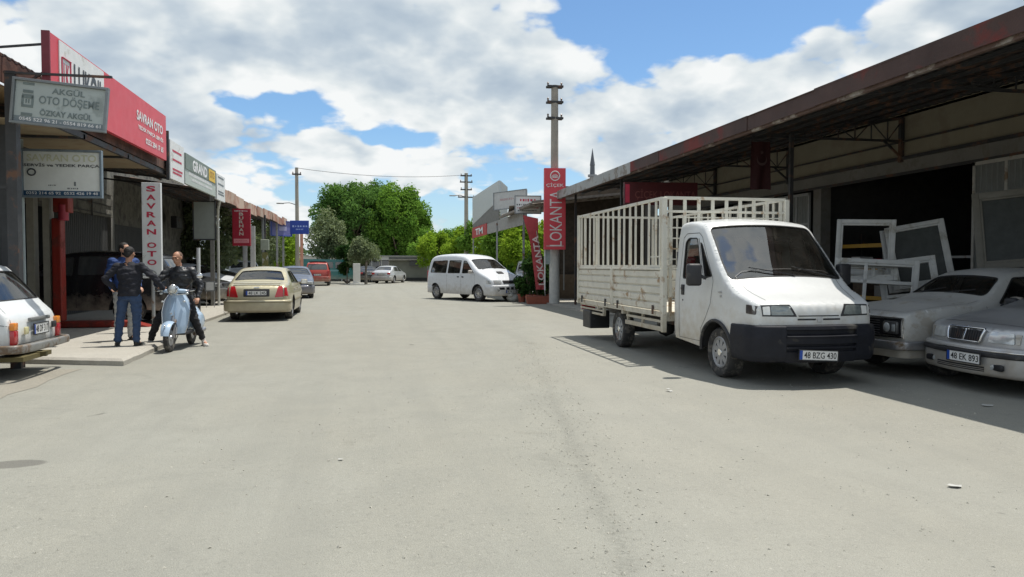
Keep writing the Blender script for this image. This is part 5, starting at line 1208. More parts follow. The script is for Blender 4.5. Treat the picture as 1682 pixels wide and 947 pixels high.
c = at(911, 343, Y=26.55); w = .80; h = 3.02
root = board('restaurant_sign', 'tall crimson sign box with white sideways lettering fixed to the tall concrete pole', 'sign', c, R(-7), w, h, .22, SRED, None, [])
p = root.children[0]; rot = Matrix.Rotation(math.pi / 2, 4, 'Y').inverted()
obj('lettering', text_mb('LOKANTA', 2.05, .46, .0, .0).xf(Matrix.Translation((.03, -.117, -.36)) @ rot), M('sign_letter_cream', (.72, .68, .66), .5), p)
obj('lettering', text_mb('ÇİÇEK', .66, .17, .0, .01).xf(Matrix.Translation((0, -.117, .88))), MATS['sign_letter_cream'], p)
m = MB().tube([(.17 * math.cos(a), -.118, 1.22 + .17 * math.sin(a)) for a in np.linspace(0, 2 * math.pi, 25)[:-1]], .022, 6, closed=True)
for k in range(7): a = math.pi * (.08 + .84 * k / 6); m.add([(0, -.119, 1.13), (.115 * math.cos(a - .14), -.119, 1.15 + .115 * math.sin(a - .14)), (.15 * math.cos(a), -.119, 1.15 + .15 * math.sin(a)), (.115 * math.cos(a + .14), -.119, 1.15 + .115 * math.sin(a + .14))], [(0, 1, 2, 3)])
obj('flower_emblem', m, MATS['sign_letter_cream'], p); obj('small_print', MB().box((.0, -.113, -1.38), (.66, .004, .05)), M('pinkish', (.55, .25, .25), .5), p)
for sx in (-.36, .36): obj('support_post', MB().box((sx, .06, -1.51 - .75), (.045, .045, 1.55)), WALLG if sx > 0 else SWHT, root)
obj('back_board', MB().box((-.26, .09, -1.78), (.22, .02, .55)), M('pale_teal_board', (.30, .36, .35), .6), root)
# faded feather banner
root = thing('leaning_banner', 'faded red feather banner with sideways white letters leaning beside the plants', 'banner', (6.62, 27.6, 0))
m = MB(); n = 14
vs = []
for k in range(n + 1):
    t = k / n; z = .55 + 2.75 * t; x = -.15 - .42 * t ** 1.3; wv = (.30 if t < .75 else .30 + .15 * (t - .75) * 4) * (1 if t < .93 else 1.0); dy = .05 * math.sin(t * 7)
    vs += [(x - wv * .55, dy, z + .12 * (t > .98)), (x + wv * .75, .03 - dy, z - .0)]
N = len(vs); m.add(vs + [(a, b + .012, c_) for a, b, c_ in vs], [(2 * i, 2 * i + 1, 2 * i + 3, 2 * i + 2) for i in range(n)] + [(N + 2 * i, N + 2 * i + 2, N + 2 * i + 3, N + 2 * i + 1) for i in range(n)])
bn = obj('cloth', m, M('faded_banner_red', (.44, .07, .08), .8, var=.12), root, 50)
obj('banner_pole', MB().tube([(.10, .05, .02), (-.02, .05, 1.2), (-.30, .05, 2.9), (-.42, .05, 3.3)], .018, 8), steel, root, 40)
tt = text_mb('LOKANTA', 1.9, .26, 0, .02).xf(rot); tt.v = [(x - .12 - .42 * max(0, (z + 1.65 - .55) / 2.75) ** 1.3 + .03, -.075 + 0 * y, z + 1.68) for x, y, z in tt.v]; obj('lettering', tt, M('banner_white', (.66, .56, .54), .6), bn)
c = at(867, 336, Y=31.5); board('shop_sign', 'weathered white notice board with red heading under the torn awning', 'sign', c, R(-4), 1.12, .74, .08, SWHT, FRM, [('streaks', 0, .20, .7, .12, RL, 3), ('streaks', 0, .0, 1.0, .07, DL, 5), ('streaks', 0, -.14, .95, .06, RL, 7), ('streaks', 0, -.26, .9, .05, DL, 2)])
c = at(833, 328, Y=36.0); board('shop_sign', 'pale turned board between the notice board and the red lettered fascia', 'sign', (7.0, 36.5, c.z + .05), R(-62), 2.6, .85, .08, M('sign_dull_white', (.50, .50, .48), .6, var=.08), FRM, [('streaks', 0, .05, 1.6, .12, M('dull_pink', (.42, .25, .25), .6), 3)])
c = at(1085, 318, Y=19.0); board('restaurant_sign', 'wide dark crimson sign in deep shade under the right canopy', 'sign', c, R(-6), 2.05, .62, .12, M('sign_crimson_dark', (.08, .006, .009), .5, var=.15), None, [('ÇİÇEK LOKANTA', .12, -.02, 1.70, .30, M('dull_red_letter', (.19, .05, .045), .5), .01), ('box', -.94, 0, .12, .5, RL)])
# national flag hanging from canopy
root = thing('hanging_flag', 'dark red flag hanging straight down from the canopy beam behind the truck', 'flag', at(1250, 232, Y=14.4)); w, h = .44, 1.02; vs = []; nx, nz = 10, 14
for j in range(nz + 1):
    for i in range(nx + 1): u, v = i / nx, j / nz; vs.append(((u - .5) * w, .025 * math.sin(u * 9 + v * 2) * (.4 + v), -v * h - .01 * math.sin(u * 7)))
q = lambda i, j: j * (nx + 1) + i
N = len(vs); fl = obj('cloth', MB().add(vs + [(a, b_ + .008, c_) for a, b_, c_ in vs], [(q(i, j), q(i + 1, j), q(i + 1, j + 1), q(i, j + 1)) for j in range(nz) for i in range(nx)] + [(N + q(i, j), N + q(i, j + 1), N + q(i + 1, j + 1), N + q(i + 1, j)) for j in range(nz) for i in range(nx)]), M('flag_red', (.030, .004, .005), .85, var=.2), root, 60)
m = MB(); n = 20; outer = [(.12 * math.cos(a), .12 * math.sin(a)) for a in np.linspace(.6, 2 * math.pi - .6, n)]; inner = [(.035 + .098 * math.cos(a), .098 * math.sin(a)) for a in np.linspace(.78, 2 * math.pi - .78, n)]
m.add([(z, -.045, x - .40) for x, z in outer] + [(z, -.045, x - .40) for x, z in inner], [(i, i + 1, n + i + 1, n + i) for i in range(n - 1)])
st = [((.055 if k % 2 == 0 else .022) * math.sin(math.pi * k / 5), -.045, -.24 + (.055 if k % 2 == 0 else .022) * math.cos(math.pi * k / 5)) for k in range(10)]; m.add(st, [tuple(range(10))])
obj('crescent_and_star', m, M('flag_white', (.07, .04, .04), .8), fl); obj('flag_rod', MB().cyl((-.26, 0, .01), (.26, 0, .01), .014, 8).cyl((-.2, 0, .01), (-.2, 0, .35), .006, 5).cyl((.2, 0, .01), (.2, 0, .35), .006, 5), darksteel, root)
# other poles
pz = lambda px, py, Y: at(px, py, Y=Y)
c = pz(489, 464, 52.0); lp = concrete_pole('power_pole', 'slim concrete pole standing among the cars behind the gold saloon', (c.x, 52, 0), 8.15, .15, .11, [(7.7, .6)], lamp=5.6)
obj('orange_sleeve', MB().box((.30, -.18, 2.0), (.20, .06, 3.4)), M('faded_orange_panel', (.55, .26, .18), .6, var=.15), lp); 
c = pz(766, 400, 58.0); rp = concrete_pole('power_pole', 'distant concrete pole with several crossarms behind the white minivan', (c.x, 58, 0), 8.8, .20, .14, [(8.6, .9), (8.1, 1.0), (7.5, .9), (6.9, 1.3)], lamp=6.9)
l0 = Vector((lp.location.x, 52, 8.1)); r0 = Vector((rp.location.x, 58, 8.65)); 
for k, (dy, dz) in enumerate(((-.3, 0), (.3, .05))):
    pts = [l0 + (r0 - l0) * t + Vector((0, dy, dz - .35 * 4 * t * (1 - t))) for t in np.linspace(0, 1, 13)]
    tag(obj('power_line', MB().tube([tuple(p_) for p_ in pts], .008, 5), darksteel), 'thin sagging power line strung between the two distant poles', 'cable', 'wires between the distant poles')
c = pz(436, 440, 36.0); root = thing('lamp_post', 'thin post with a pale meter box under the end of the left canopy', 'post', (c.x, 36, .1)); obj('post_shaft', MB().cyl((0, 0, 0), (0, 0, 3.75), .045, 8), darksteel, root); obj('meter_box', MB().box((.0, -.1, 2.35), (.38, .18, .5), b=.02), M('pale_box', (.35, .38, .30), .6), root); obj('sleeve', MB().box((0, -.06, 1.2), (.26, .06, 1.6)), M('olive_panel', (.20, .19, .06), .7, alt=(.5, .5, .45), altamt=.35, altscale=5), root)
c = pz(407, 440, 31.5); root = thing('steel_post', 'pair of pale square posts carrying the dark red hanging sign', 'post', (c.x, 31.5, .1)); obj('post_shaft', MB().box2((-.12, -.05, 0), (-.02, .05, 3.7)), greysteel, root); obj('post_shaft', MB().box2((.12, -.06, 0), (.30, .06, 3.0)), M('pale_post', (.46, .46, .44), .6), root)
# minaret far off
c = pz(973, 300, 260.0); root = thing('minaret', 'slender distant minaret tip above the right canopy', 'tower', (c.x, 260, 0)); obj('shaft', MB().cyl((0, 0, 0), (0, 0, 34), 1.2, 12, 1.0).cyl((0, 0, 34), (0, 0, 34.8), 1.7, 12), M('minaret_grey', (.25, .26, .28), .8), root); obj('spire', MB().cyl((0, 0, 34.8), (0, 0, 38.2), .95, 12, .85).cyl((0, 0, 38.2), (0, 0, 44.5), 1.0, 12, .03), M('spire_lead', (.10, .11, .13), .6), root)
c = pz(586, 466, 56.0); root = thing('gate_pillar', 'plain white square pillar on a white base at the end of the road', 'pillar', (c.x, 56, 0)); obj('pillar_shaft', MB().box2((-.26, -.26, 0), (.26, .26, 1.62), .02), M('whitewash', (.62, .61, .56), .8, var=.08), root); obj('pillar_base', MB().box2((-.5, -.40, 0), (.5, .40, .16), .02), M('whitewash', (0, 0, 0)), root)
# ---------------------------------------------------------------- vehicles in their places
truck(); octavia(); old_sedan(); wagon(); gold_sedan(); minivan()
def far(name, label, cat, kind, paint, px, py, Y, heading, dark=True, L=4.45, step=.14):
    c = at(px, py, Y=Y); root = place(name, label, cat, (c.x, Y, 0), R(heading)); k = sedan(root, paint, dark, L=L, kind=kind, step=step, rims=steel); return root, k
def rear_kit(root, k, kind, paint, txt):
    if kind == 'suv':
        for sg in (1, -1): obj('tail_lamp', MB().box((-2.19, sg * .76, .98), (.10, .14, .26), b=.03), redglass, root)
        obj('rear_bumper', MB().sweep(bumper_path(2.25, .87, .05, .18, 1.8, -1), rsect(-.05, .05, .38, .68, .04)), paint, root, 40); plate(root, (-2.30, 0, .80), R(-90), txt)
    else:
        for sg in (1, -1): obj('tail_lamp', MB().box((-2.20, sg * .66, .80), (.08, .26, .15), b=.03), redglass, root)
        obj('rear_bumper', MB().sweep(bumper_path(2.235, .815, .06, .18, 1.8, -1), rsect(-.05, .05, .27, .57, .04)), paint, root, 40); plate(root, (-2.32, 0, .74), R(-90), txt)
def front_kit(root, k, kind, paint, txt):
    z = .70 if kind == 'sedan' else .86
    for sg in (1, -1): obj('headlight', MB().box((2.19, sg * .60, z), (.14, .34, .14), (0, 0, -sg * .25), .04), clearlens, root)
    obj('grille', MB().box((2.27, 0, z), (.05, .62, .13), b=.02), blackpl, root)
    obj('front_bumper', MB().sweep(bumper_path(2.235, .82, .10, .22, 1.75, 1), rsect(-.05, .05, .24 if kind == 'sedan' else .36, .58 if kind == 'sedan' else .70, .04)), paint, root, 40); plate(root, (2.405, 0, .44), R(90), txt)
RP = paintmat('red_paint', (.33, .035, .02), rough=.35)
root, k = far('parked_suv', 'red off-roader with dark rear window seen from behind by the teal van', 'car', 'suv', RP, 523, 468, 56.5, 92); rear_kit(root, k, 'suv', RP, '48 HA 604')
obj('roof_rack', MB().box((-.6, 0, 1.76), (1.9, 1.2, .05), b=.01), blackpl, root)
BG = paintmat('slate_paint', (.10, .12, .17), metal=.3)
root, k = far('parked_sedan', 'dark slate blue saloon half hidden in front of the gold one, facing the camera', 'car', 'sedan', BG, 484, 478, 36.0, -84); front_kit(root, k, 'sedan', BG, '48 AB 210')
FS = paintmat('pale_silver_paint', (.52, .53, .54), metal=.4)
root, k = far('parked_sedan', 'small pale silver saloon parked before the low building', 'car', 'sedan', FS, 640, 465, 62.5, 70); rear_kit(root, k, 'sedan', FS, '48 KL 733')
BK = paintmat('black_paint', (.012, .012, .014), rough=.25)
root, k = far('parked_sedan', 'black saloon in shade just left of the pale silver one', 'car', 'sedan', BK, 603, 462, 66.0, 95); rear_kit(root, k, 'sedan', BK, '48 ZR 118')
root = place('parked_suv', 'big black estate car sideways in the dark garage behind the men', 'car', (-6.75, 19.3, .11), R(180)); k = sedan(root, BK, True, kind='suv', step=.10, rims=steel); front_kit(root, k, 'suv', BK, '48 GT 902')
DG = paintmat('charcoal_paint', (.04, .043, .045), metal=.3)
root = place('parked_sedan', 'charcoal saloon nose-out on the pavement just left of the gold saloon', 'car', (-7.2, 27.9, .11), R(-14)); k = sedan(root, DG, False, step=.10, rims=steel); front_kit(root, k, 'sedan', DG, '48 EC 455')
WP = paintmat('white_sedan_paint', (.66, .68, .70), rough=.3)
root = place('parked_sedan', 'white saloon with silver bonnet parked behind the grey downpipe', 'car', (-7.1, 31.3, .11), R(-20)); k = sedan(root, WP, False, step=.12, rims=steel); front_kit(root, k, 'sedan', WP, '48 YS 021')
root = place('parked_suv', 'black off-roader beyond the paired steel posts', 'car', (-8.3, 38.0, .11), R(-40)); k = sedan(root, BK, True, kind='suv', step=.14, rims=steel); front_kit(root, k, 'suv', BK, '48 FN 370')
root = place('parked_van', 'small white van far back under the lavender board', 'van', (-7.4, 45.5, .1), R(-75)); k = sedan(root, paint := WP, True, kind='suv', step=.16, rims=steel); front_kit(root, k, 'suv', WP, '48 TC 556')
root = place('parked_suv', 'dusty grey-brown estate car in tree shade behind the white minivan', 'car', (8.0, 35.8, 0), R(-100)); GR = paintmat('greybrown_paint', (.20, .20, .18), metal=.2); k = sedan(root, GR, False, kind='suv', step=.13, rims=steel); front_kit(root, k, 'suv', GR, '48 PR 284')
# teal van
root = place('parked_van', 'long teal panel van mostly hidden behind the red off-roader', 'van', (-3.4, 62.5, 0), R(4)); TEAL = paintmat('teal_paint', (.03, .20, .20), rough=.4)
m = MB().prism(roundpoly([(-2.3, .35), (2.3, .35), (2.35, 1.0), (1.9, 1.25), (1.45, 1.95), (-2.2, 2.0), (-2.3, 1.2)], .15, 4), 'Y', -.9, .9); obj('body', m, TEAL, root, 30)
obj('side_window', MB().box((.95, -.905, 1.5), (.8, .02, .5), b=.004).box((-.3, -.905, 1.5), (1.3, .02, .5), b=.004), glass_dark, root); obj('side_stripe', MB().box((-.2, -.905, 1.05), (3.8, .015, .14)), M('pale_teal', (.20, .42, .45), .5), root)
for sx in (-1.5, 1.5):
    for sg in (1, -1): make_wheel(root, (sx, sg * .9, .33), sg, .33, .2, steel, 'cap')

# ---------------------------------------------------------------- leaning window frames and garage clutter
UPVC = M('dusty_white_upvc', (.50, .50, .47), .5, var=.1, alt=(.34, .32, .27), altamt=.2); PANE = M('grey_pane', (.055, .06, .055), .45, var=.2, spec=.25)
def window_frame(label, loc, yaw, lean, w, h, pane=True, mull=None, roll=0.0, t=.075, mat=UPVC, group='old window frames leaning in front of the open bay'):
    root = thing('window_frame', label, 'window frame', loc, yaw, group); root.rotation_euler = Euler((lean, roll, yaw)); root.rotation_mode = 'XYZ'
    m = MB(); d = .06
    m.box((-w / 2 + t / 2, 0, h / 2), (t, d, h), b=.006).box((w / 2 - t / 2, 0, h / 2), (t, d, h), b=.006).box((0, -.001, t / 2), (w - 2 * t, d, t), b=.006).box((0, -.001, h - t / 2), (w - 2 * t, d, t), b=.006)
    if mull:
        for k, v in mull: m.box(((v - .5) * w, .001, h / 2), (t * .8, d, h - 2 * t), b=.005) if k == 'v' else m.box((0, .001, v * h), (w - 2 * t, d, t * .8), b=.005)
    obj('frame', m, mat, root, 40)
    m = MB(); i = t + .0; s = .035
    m.box((-w / 2 + i + s / 2, .012, h / 2), (s, d, h - 2 * i), b=.004).box((w / 2 - i - s / 2, .012, h / 2), (s, d, h - 2 * i), b=.004).box((0, .012, i + s / 2), (w - 2 * i - 2 * s, d, s), b=.004).box((0, .012, h - i - s / 2), (w - 2 * i - 2 * s, d, s), b=.004)
    obj('sash', m, mat, root, 40)
    if pane: obj('pane', MB().box((0, .02, h / 2), (w - 2 * t, .008, h - 2 * t)), PANE, root)
    return root
def wf(label, px, py, Y, w, h, **k):
    c = at(px, py, Y=Y); return window_frame(label, (c.x, Y, max(0, c.z)), k.pop('yaw', R(-38)), k.pop('lean', R(-9)), w, h, **k)
wf('large open white frame standing tallest at the left of the pile', 1418, 452, 11.9, .98, 1.03, pane=False, roll=R(2), lean=R(-6))
wf('white frame with grey pane leaning at a steep angle in the middle of the pile', 1520, 470, 11.6, .98, 1.20, roll=R(-10), lean=R(-12))
wf('narrow white sash wedged behind the frame with the grey pane', 1478, 480, 12.1, .35, 1.22, pane=False, roll=R(-9))
wf('low wide white frame split in three lights, nearest the truck mirror', 1430, 560, 10.9, 1.30, 1.42, mull=[('v', .38), ('h', .72)], lean=R(-14), roll=R(3), pane=False)
wf('small white two-light frame lying across the top of the low frames', 1425, 462, 11.3, .95, .34, mull=[('v', .6)], pane=False, roll=R(-2))
wf('white frame with a cross bar on the right side of the low pile', 1505, 545, 10.8, .90, 1.30, mull=[('h', .5)], roll=R(-8), lean=R(-16), pane=False)
wf('dark brown frame leaning against the folding gate at the right edge of the photo', 1660, 440, 10.5, .95, 1.35, roll=R(-5), yaw=R(-45), mat=M('dull_olive_frame', (.17, .16, .13), .6), t=.11)
wf('thin pale sash leaning beside the brown frame at the right', 1628, 440, 10.8, .25, 1.25, pane=False, roll=R(-5), yaw=R(-45), mat=M('dull_pale_frame', (.30, .28, .23), .6))
for k, (px, py, Y, w) in enumerate(((1420, 560, 10.9, 1.2), (1510, 560, 10.8, 1.1))): c = at(px, py, Y=Y)
root = thing('workbench', 'dark workbench with a yellow front rail inside the open right-hand bay', 'workbench', (14.2, 15.6, .06)); obj('worktop', MB().box((0, 0, .95), (1.0, 4.2, .08), b=.01), WALLD, root); obj('front_rail', MB().box((-.52, 0, .86), (.05, 4.2, .22), b=.01), M('machine_yellow', (.45, .26, .03), .6), root)
for sx, sy in ((-.4, -1.9), (-.4, 1.9), (.4, -1.9), (.4, 1.9)): obj('leg', MB().box((sx, sy, .46), (.08, .08, .92)), darksteel, root)
root = thing('metal_rack', 'long pale grey rail on stands across the right side of the open bay', 'rack', (12.7, 13.9, .06)); obj('rail', MB().box((0, 0, 1.62), (.05, 2.0, .05)), greysteel, root)
for sy in (-.95, .95): obj('stand', MB().box((0, sy, .8), (.05, .05, 1.6)), greysteel, root)
c = at(1618, 470, Y=10.9); root = thing('tool_trolley', 'dark trolley with a red canister standing behind the old grey saloon', 'trolley', (c.x + .3, 11.0, 0)); obj('trolley_frame', MB().box((0, 0, .95), (.45, .35, .04)).box((0, 0, .5), (.45, .35, .04)).box((-.2, -.15, .65), (.03, .03, 1.2)).box((.2, -.15, .65), (.03, .03, 1.2)).box((-.2, .15, .65), (.03, .03, 1.2)).box((.2, .15, .65), (.03, .03, 1.2)), darksteel, root); obj('canister', MB().lathe([(.001, 0), (.09, 0), (.09, .34), (.04, .40), (.04, .46), (.001, .46)], c=(.08, 0, .97), seg=16), RL, root, 40); obj('canister', MB().lathe([(.001, 0), (.05, 0), (.05, .30), (.02, .36), (.001, .36)], c=(-.12, 0, .97), seg=14), SWHT, root, 40)
# car lift on the left
root = thing('car_lift', 'two-post car lift with red crosshead at the mouth of the left garage', 'car lift', (-6.95, 17.3, .1)); LR = M('lift_red', (.24, .022, .012), .5, var=.15, alt=(.15, .03, .02), altamt=.25); LY = M('lift_column_grey', (.33, .31, .25), .6, var=.12)
obj('crosshead', MB().box((.10, 0, 3.02), (1.15, .4, .26), b=.02).box((.52, -.1, 2.72), (.30, .3, .40), b=.02), LR, root, 40); obj('column', MB().box2((-.20, -.1, 0), (-.06, .12, 2.9)), LY, root); obj('column', MB().box2((.12, -.12, 0), (.25, .12, 2.9)), LY, root); obj('carriage', MB().box2((.30, -.16, .2), (.48, .10, 2.4), .02), LR, root)
obj('motor', MB().cyl((.55, -.18, 2.35), (.55, -.18, 2.68), .10, 14), M('motor_red', (.38, .04, .06), .5), root, 40)
root = thing('lift_platform', 'low red steel lift platform on the garage floor beside the black estate car', 'lift platform', (-6.6, 17.9, .11)); obj('runway', MB().box((.0, 0, .07), (2.6, .45, .13), b=.02), LR, root); obj('ramp', MB().prism([(1.3, 0), (1.7, 0), (1.3, .12)], 'Y', -.22, .22), LR, root)
root = thing('tyre_stack', 'stack of four old tyres in the dark left garage', 'tyres', (-8.9, 18.5, .11)); 
for k in range(4): obj('tyre', MB().lathe([(.19, .01), (.24, 0), (.30, .02), (.32, .08), (.32, .12), (.30, .18), (.24, .20), (.19, .19), (.19, .01)], c=(random.uniform(-.02, .02), random.uniform(-.02, .02), k * .2), seg=28), rubber, root, 40)
root = thing('air_unit', 'small dark ventilation box on the stone-grey wall above the men', 'air unit', at(285, 365, X=-8.2)); obj('casing', MB().box((.12, 0, 0), (.25, .9, .5), b=.03), blackpl, root); obj('grille', MB().lathe([(.001, .01), (.17, .008), (.19, 0)], c=(.25, 0, 0), axis='X', seg=18), darksteel, root)

# ---------------------------------------------------------------- pots, plants, litter
TERRA = M('terracotta_pot', (.30, .09, .055), .8, var=.15)
def leaf_cloud(name, blobs, n, size, mat, parent=None, seed=1, flat=.5, shell=.55, loc=None, aspect=1.6):
    """many small leaf quads spread through lumpy clusters; blobs = [(x,y,z,rx,ry,rz)]"""
    rg = np.random.RandomState(seed); B = np.array(blobs, float); vol = (B[:, 3] * B[:, 4] * B[:, 5]) ** .72; k = rg.choice(len(B), n, p=vol / vol.sum())
    d = rg.normal(size=(n, 3)); d /= np.linalg.norm(d, axis=1)[:, None]; rad = shell + (1 - shell) * rg.rand(n) ** .6; rad *= np.where(rg.rand(n) < .12, 1.12 + .15 * rg.rand(n), 1)
    c = B[k, :3] + d * B[k, 3:] * rad[:, None] + rg.normal(size=(n, 3)) * size * .5
    nrm = d * .6 + rg.normal(size=(n, 3)) * .75 + np.array([0, 0, flat]); nrm /= np.linalg.norm(nrm, axis=1)[:, None]
    a = np.cross(nrm, rg.normal(size=(n, 3))); a /= np.linalg.norm(a, axis=1)[:, None] + 1e-9; b = np.cross(nrm, a); s = size * (.6 + .8 * rg.rand(n))[:, None]
    V = np.stack([c - a * s * aspect * .5, c + b * s * .42, c + a * s * aspect * .5, c - b * s * .42], 1).reshape(-1, 3)
    me = bpy.data.meshes.new(name); me.vertices.add(len(V)); me.vertices.foreach_set('co', V.ravel()); me.loops.add(4 * n); me.loops.foreach_set('vertex_index', np.arange(4 * n)); me.polygons.add(n); me.polygons.foreach_set('loop_start', np.arange(0, 4 * n, 4)); me.polygons.foreach_set('loop_total', np.full(n, 4)); me.update(); me.validate()
    me.materials.append(mat); o = bpy.data.objects.new(name, me); COL.objects.link(o)
    if parent is not None: o.parent = parent
    if loc is not None: o.location = loc
    return o
BARK = M('bark', (.12, .09, .065), .9, var=.3, scale=10, bump=.6)
BARKG = M('grey_bark', (.19, .17, .14), .9, var=.3, scale=10, bump=.6)
def clumps(cx, cy, cz, rx, ry, rz, n, cr, seed, low=-.8):
    rg = random.Random(seed); out = []
    while len(out) < n:
        v = Vector((rg.gauss(0, 1), rg.gauss(0, 1), rg.gauss(0, 1))).normalized() * rg.uniform(.45, 1.0) ** .6
        if v.z < low: continue
        k = cr * rg.uniform(.45, 1.2); out.append((cx + v.x * rx * rg.uniform(.9, 1.08), cy + v.y * ry, cz + v.z * rz, k, k, k * rg.uniform(.75, 1.5)))
    return out
def make_tree(name, label, loc, H, rx, rz, trunk_h, n, leaf, lm, seed, bark=BARK, cr=None, nc=26, group=None, cat='tree', tr=.18, ry=None, lean=0.0, low=-.8):
    root = thing(name, label, cat, loc, 0, group); rg = random.Random(seed); cz = H - rz; ry = ry or rx
    bl = clumps(lean, 0, cz, rx * .82, ry * .82, rz * .82, nc, cr or rx * .33, seed, low); m = MB()
    m.tube([(0, 0, -.05), (lean * .2, 0, trunk_h * .5), (lean * .6, .03, trunk_h), (lean, 0, cz)], [tr * 1.25, tr, tr * .8, tr * .35], 10)
    for b in bl[::2]: p = Vector((lean * .7, 0, trunk_h + rg.uniform(0, max(.05, cz - trunk_h)))); q = Vector(b[:3]); m.tube([p, p.lerp(q, .5) + Vector((0, 0, .1)), q], [tr * .42, tr * .28, tr * .10], 6)
    obj('trunk', m, bark, root, 50); leaf_cloud('crown', bl, n, leaf, lm, root, seed); return root
LBIG = leafmat('leaf_broad_green', (.035, .085, .024), (.15, .27, .07)); LBIG2 = leafmat('leaf_bright_green', (.05, .125, .022), (.20, .34, .06)); LYEL = leafmat('leaf_yellow_green', (.10, .20, .02), (.30, .42, .05)); LOLV = leafmat('leaf_olive_grey', (.085, .115, .06), (.25, .29, .17), .25); LDRK = leafmat('leaf_dark_shrub', (.014, .035, .012), (.05, .10, .03))
def T(px, Y, **k): c = at(px, 440, Y=Y); return (c.x, Y, 0)
make_tree('broadleaf_tree', 'big dark green broadleaf tree forming the left half of the large crown', T(580, 82), 11.2, 4.6, 4.9, 1.6, 34000, .18, LBIG, 11, nc=90, tr=.35, cr=1.0, low=-1)
make_tree('broadleaf_tree', 'tall mid green broadleaf tree whose top peaks left of the two-crowned gap', T(612, 86), 11.6, 3.8, 5.2, 1.5, 24000, .18, LBIG, 12, nc=70, tr=.3, cr=1.0, low=-1)
make_tree('broadleaf_tree', 'bright green broadleaf tree, right half of the large crown above the low building', T(656, 80), 10.5, 3.9, 4.7, 1.2, 34000, .18, LBIG2, 13, nc=90, tr=.3, cr=.95, low=-1)
make_tree('broadleaf_tree', 'low dark tree filling the gap under the big crown, over the flat roof', T(640, 84), 6.6, 4.2, 2.8, .8, 16000, .18, LDRK, 17, nc=50, tr=.2, cr=.9, low=-1)
make_tree('roadside_tree', 'mid green bushy tree at the right foot of the big crown', T(700, 74), 5.2, 2.0, 2.4, .8, 9000, .16, LBIG2, 18, nc=26, tr=.12, cr=.7, group='green trees along the right side of the road end', low=-1)
make_tree('olive_tree', 'tall grey-green olive tree just right of the blue board', T(537, 64), 5.6, 1.65, 2.1, 1.4, 9500, .13, LOLV, 14, BARKG, nc=30, tr=.18, cr=.75)
make_tree('olive_tree', 'small silvery olive tree hanging over the white gate pillar', T(601, 58), 3.6, 1.15, 1.2, 1.0, 8000, .10, LOLV, 15, BARKG, nc=24, tr=.10, cr=.5)
make_tree('shrub', 'dark green climbing shrub against the carport left of the white pillar', T(570, 60), 3.3, .9, 1.5, .3, 4500, .12, LDRK, 16, nc=16, tr=.06, cr=.42, cat='shrub')
for i, (px, Y, H, rx, rz, lm, lb) in enumerate([(716, 66, 5.2, 1.7, 2.3, LYEL, 'yellow-green tree beside the big crown, left of the minivan roof'), (738, 70, 5.6, 1.5, 2.5, LBIG2, 'slim bright green tree right behind the minivan roof, left of the distant pole'), (757, 62, 4.8, 1.6, 2.2, LYEL, 'leafy green tree at the foot of the distant pole'),
        (788, 58, 5.4, 1.8, 2.5, LBIG2, 'dense green tree just right of the distant pole'), (812, 52, 5.2, 1.7, 2.4, LYEL, 'sunlit green tree under the pale grey parapet'), (838, 47, 5.0, 1.7, 2.4, LBIG2, 'green tree seen through the posts under the torn awning'), (862, 43, 4.6, 1.7, 2.2, LYEL, 'bright green tree right beside the feather banner'), (885, 47, 4.6, 2.0, 2.2, LBIG, 'dark green tree half hidden by the restaurant sign')]):
    make_tree('roadside_tree', lb, T(px, Y), H, rx, rz, .9, 7500, .15, lm, 30 + i, nc=20, tr=.10, cr=.62, group='green trees along the right side of the road end')
for i, (px, Y, H, rx, rz, lm, lb) in enumerate([(345, 37, 5.0, 2.0, 1.9, LOLV, 'olive tree behind the grey downpipe on the left'), (385, 46, 5.2, 2.3, 2.0, LOLV, 'olive tree filling the gap under the dark red hanging sign'), (425, 52, 4.6, 1.7, 1.8, LOLV, 'olive tree beyond the paired steel posts'), (455, 58, 4.9, 1.4, 2.0, LYEL, 'small lime green tree left of the blue board'), (472, 62, 4.6, .8, 2.1, LYEL, 'narrow lime green tree right beside the left concrete pole')]):
    make_tree('garden_tree', lb, T(px, Y), H, rx, rz, .9, 6500, .12, lm, 50 + i, BARKG, nc=20, tr=.10, cr=.62, group='trees behind the left-hand shops')
# far wood along the horizon
bl = []
rg = random.Random(5)
for k in range(150): x = -190 + k * 2.9 + rg.uniform(-1, 1); h = rg.uniform(3, 6.2); bl.append((x, 150 + rg.uniform(-8, 8), h * .5, 3.0, 3.0, h * .55))
tag(leaf_cloud('distant_wood', bl, 26000, .75, leafmat('leaf_far_wood', (.05, .085, .05), (.11, .16, .08)), None, 9), kind='stuff')
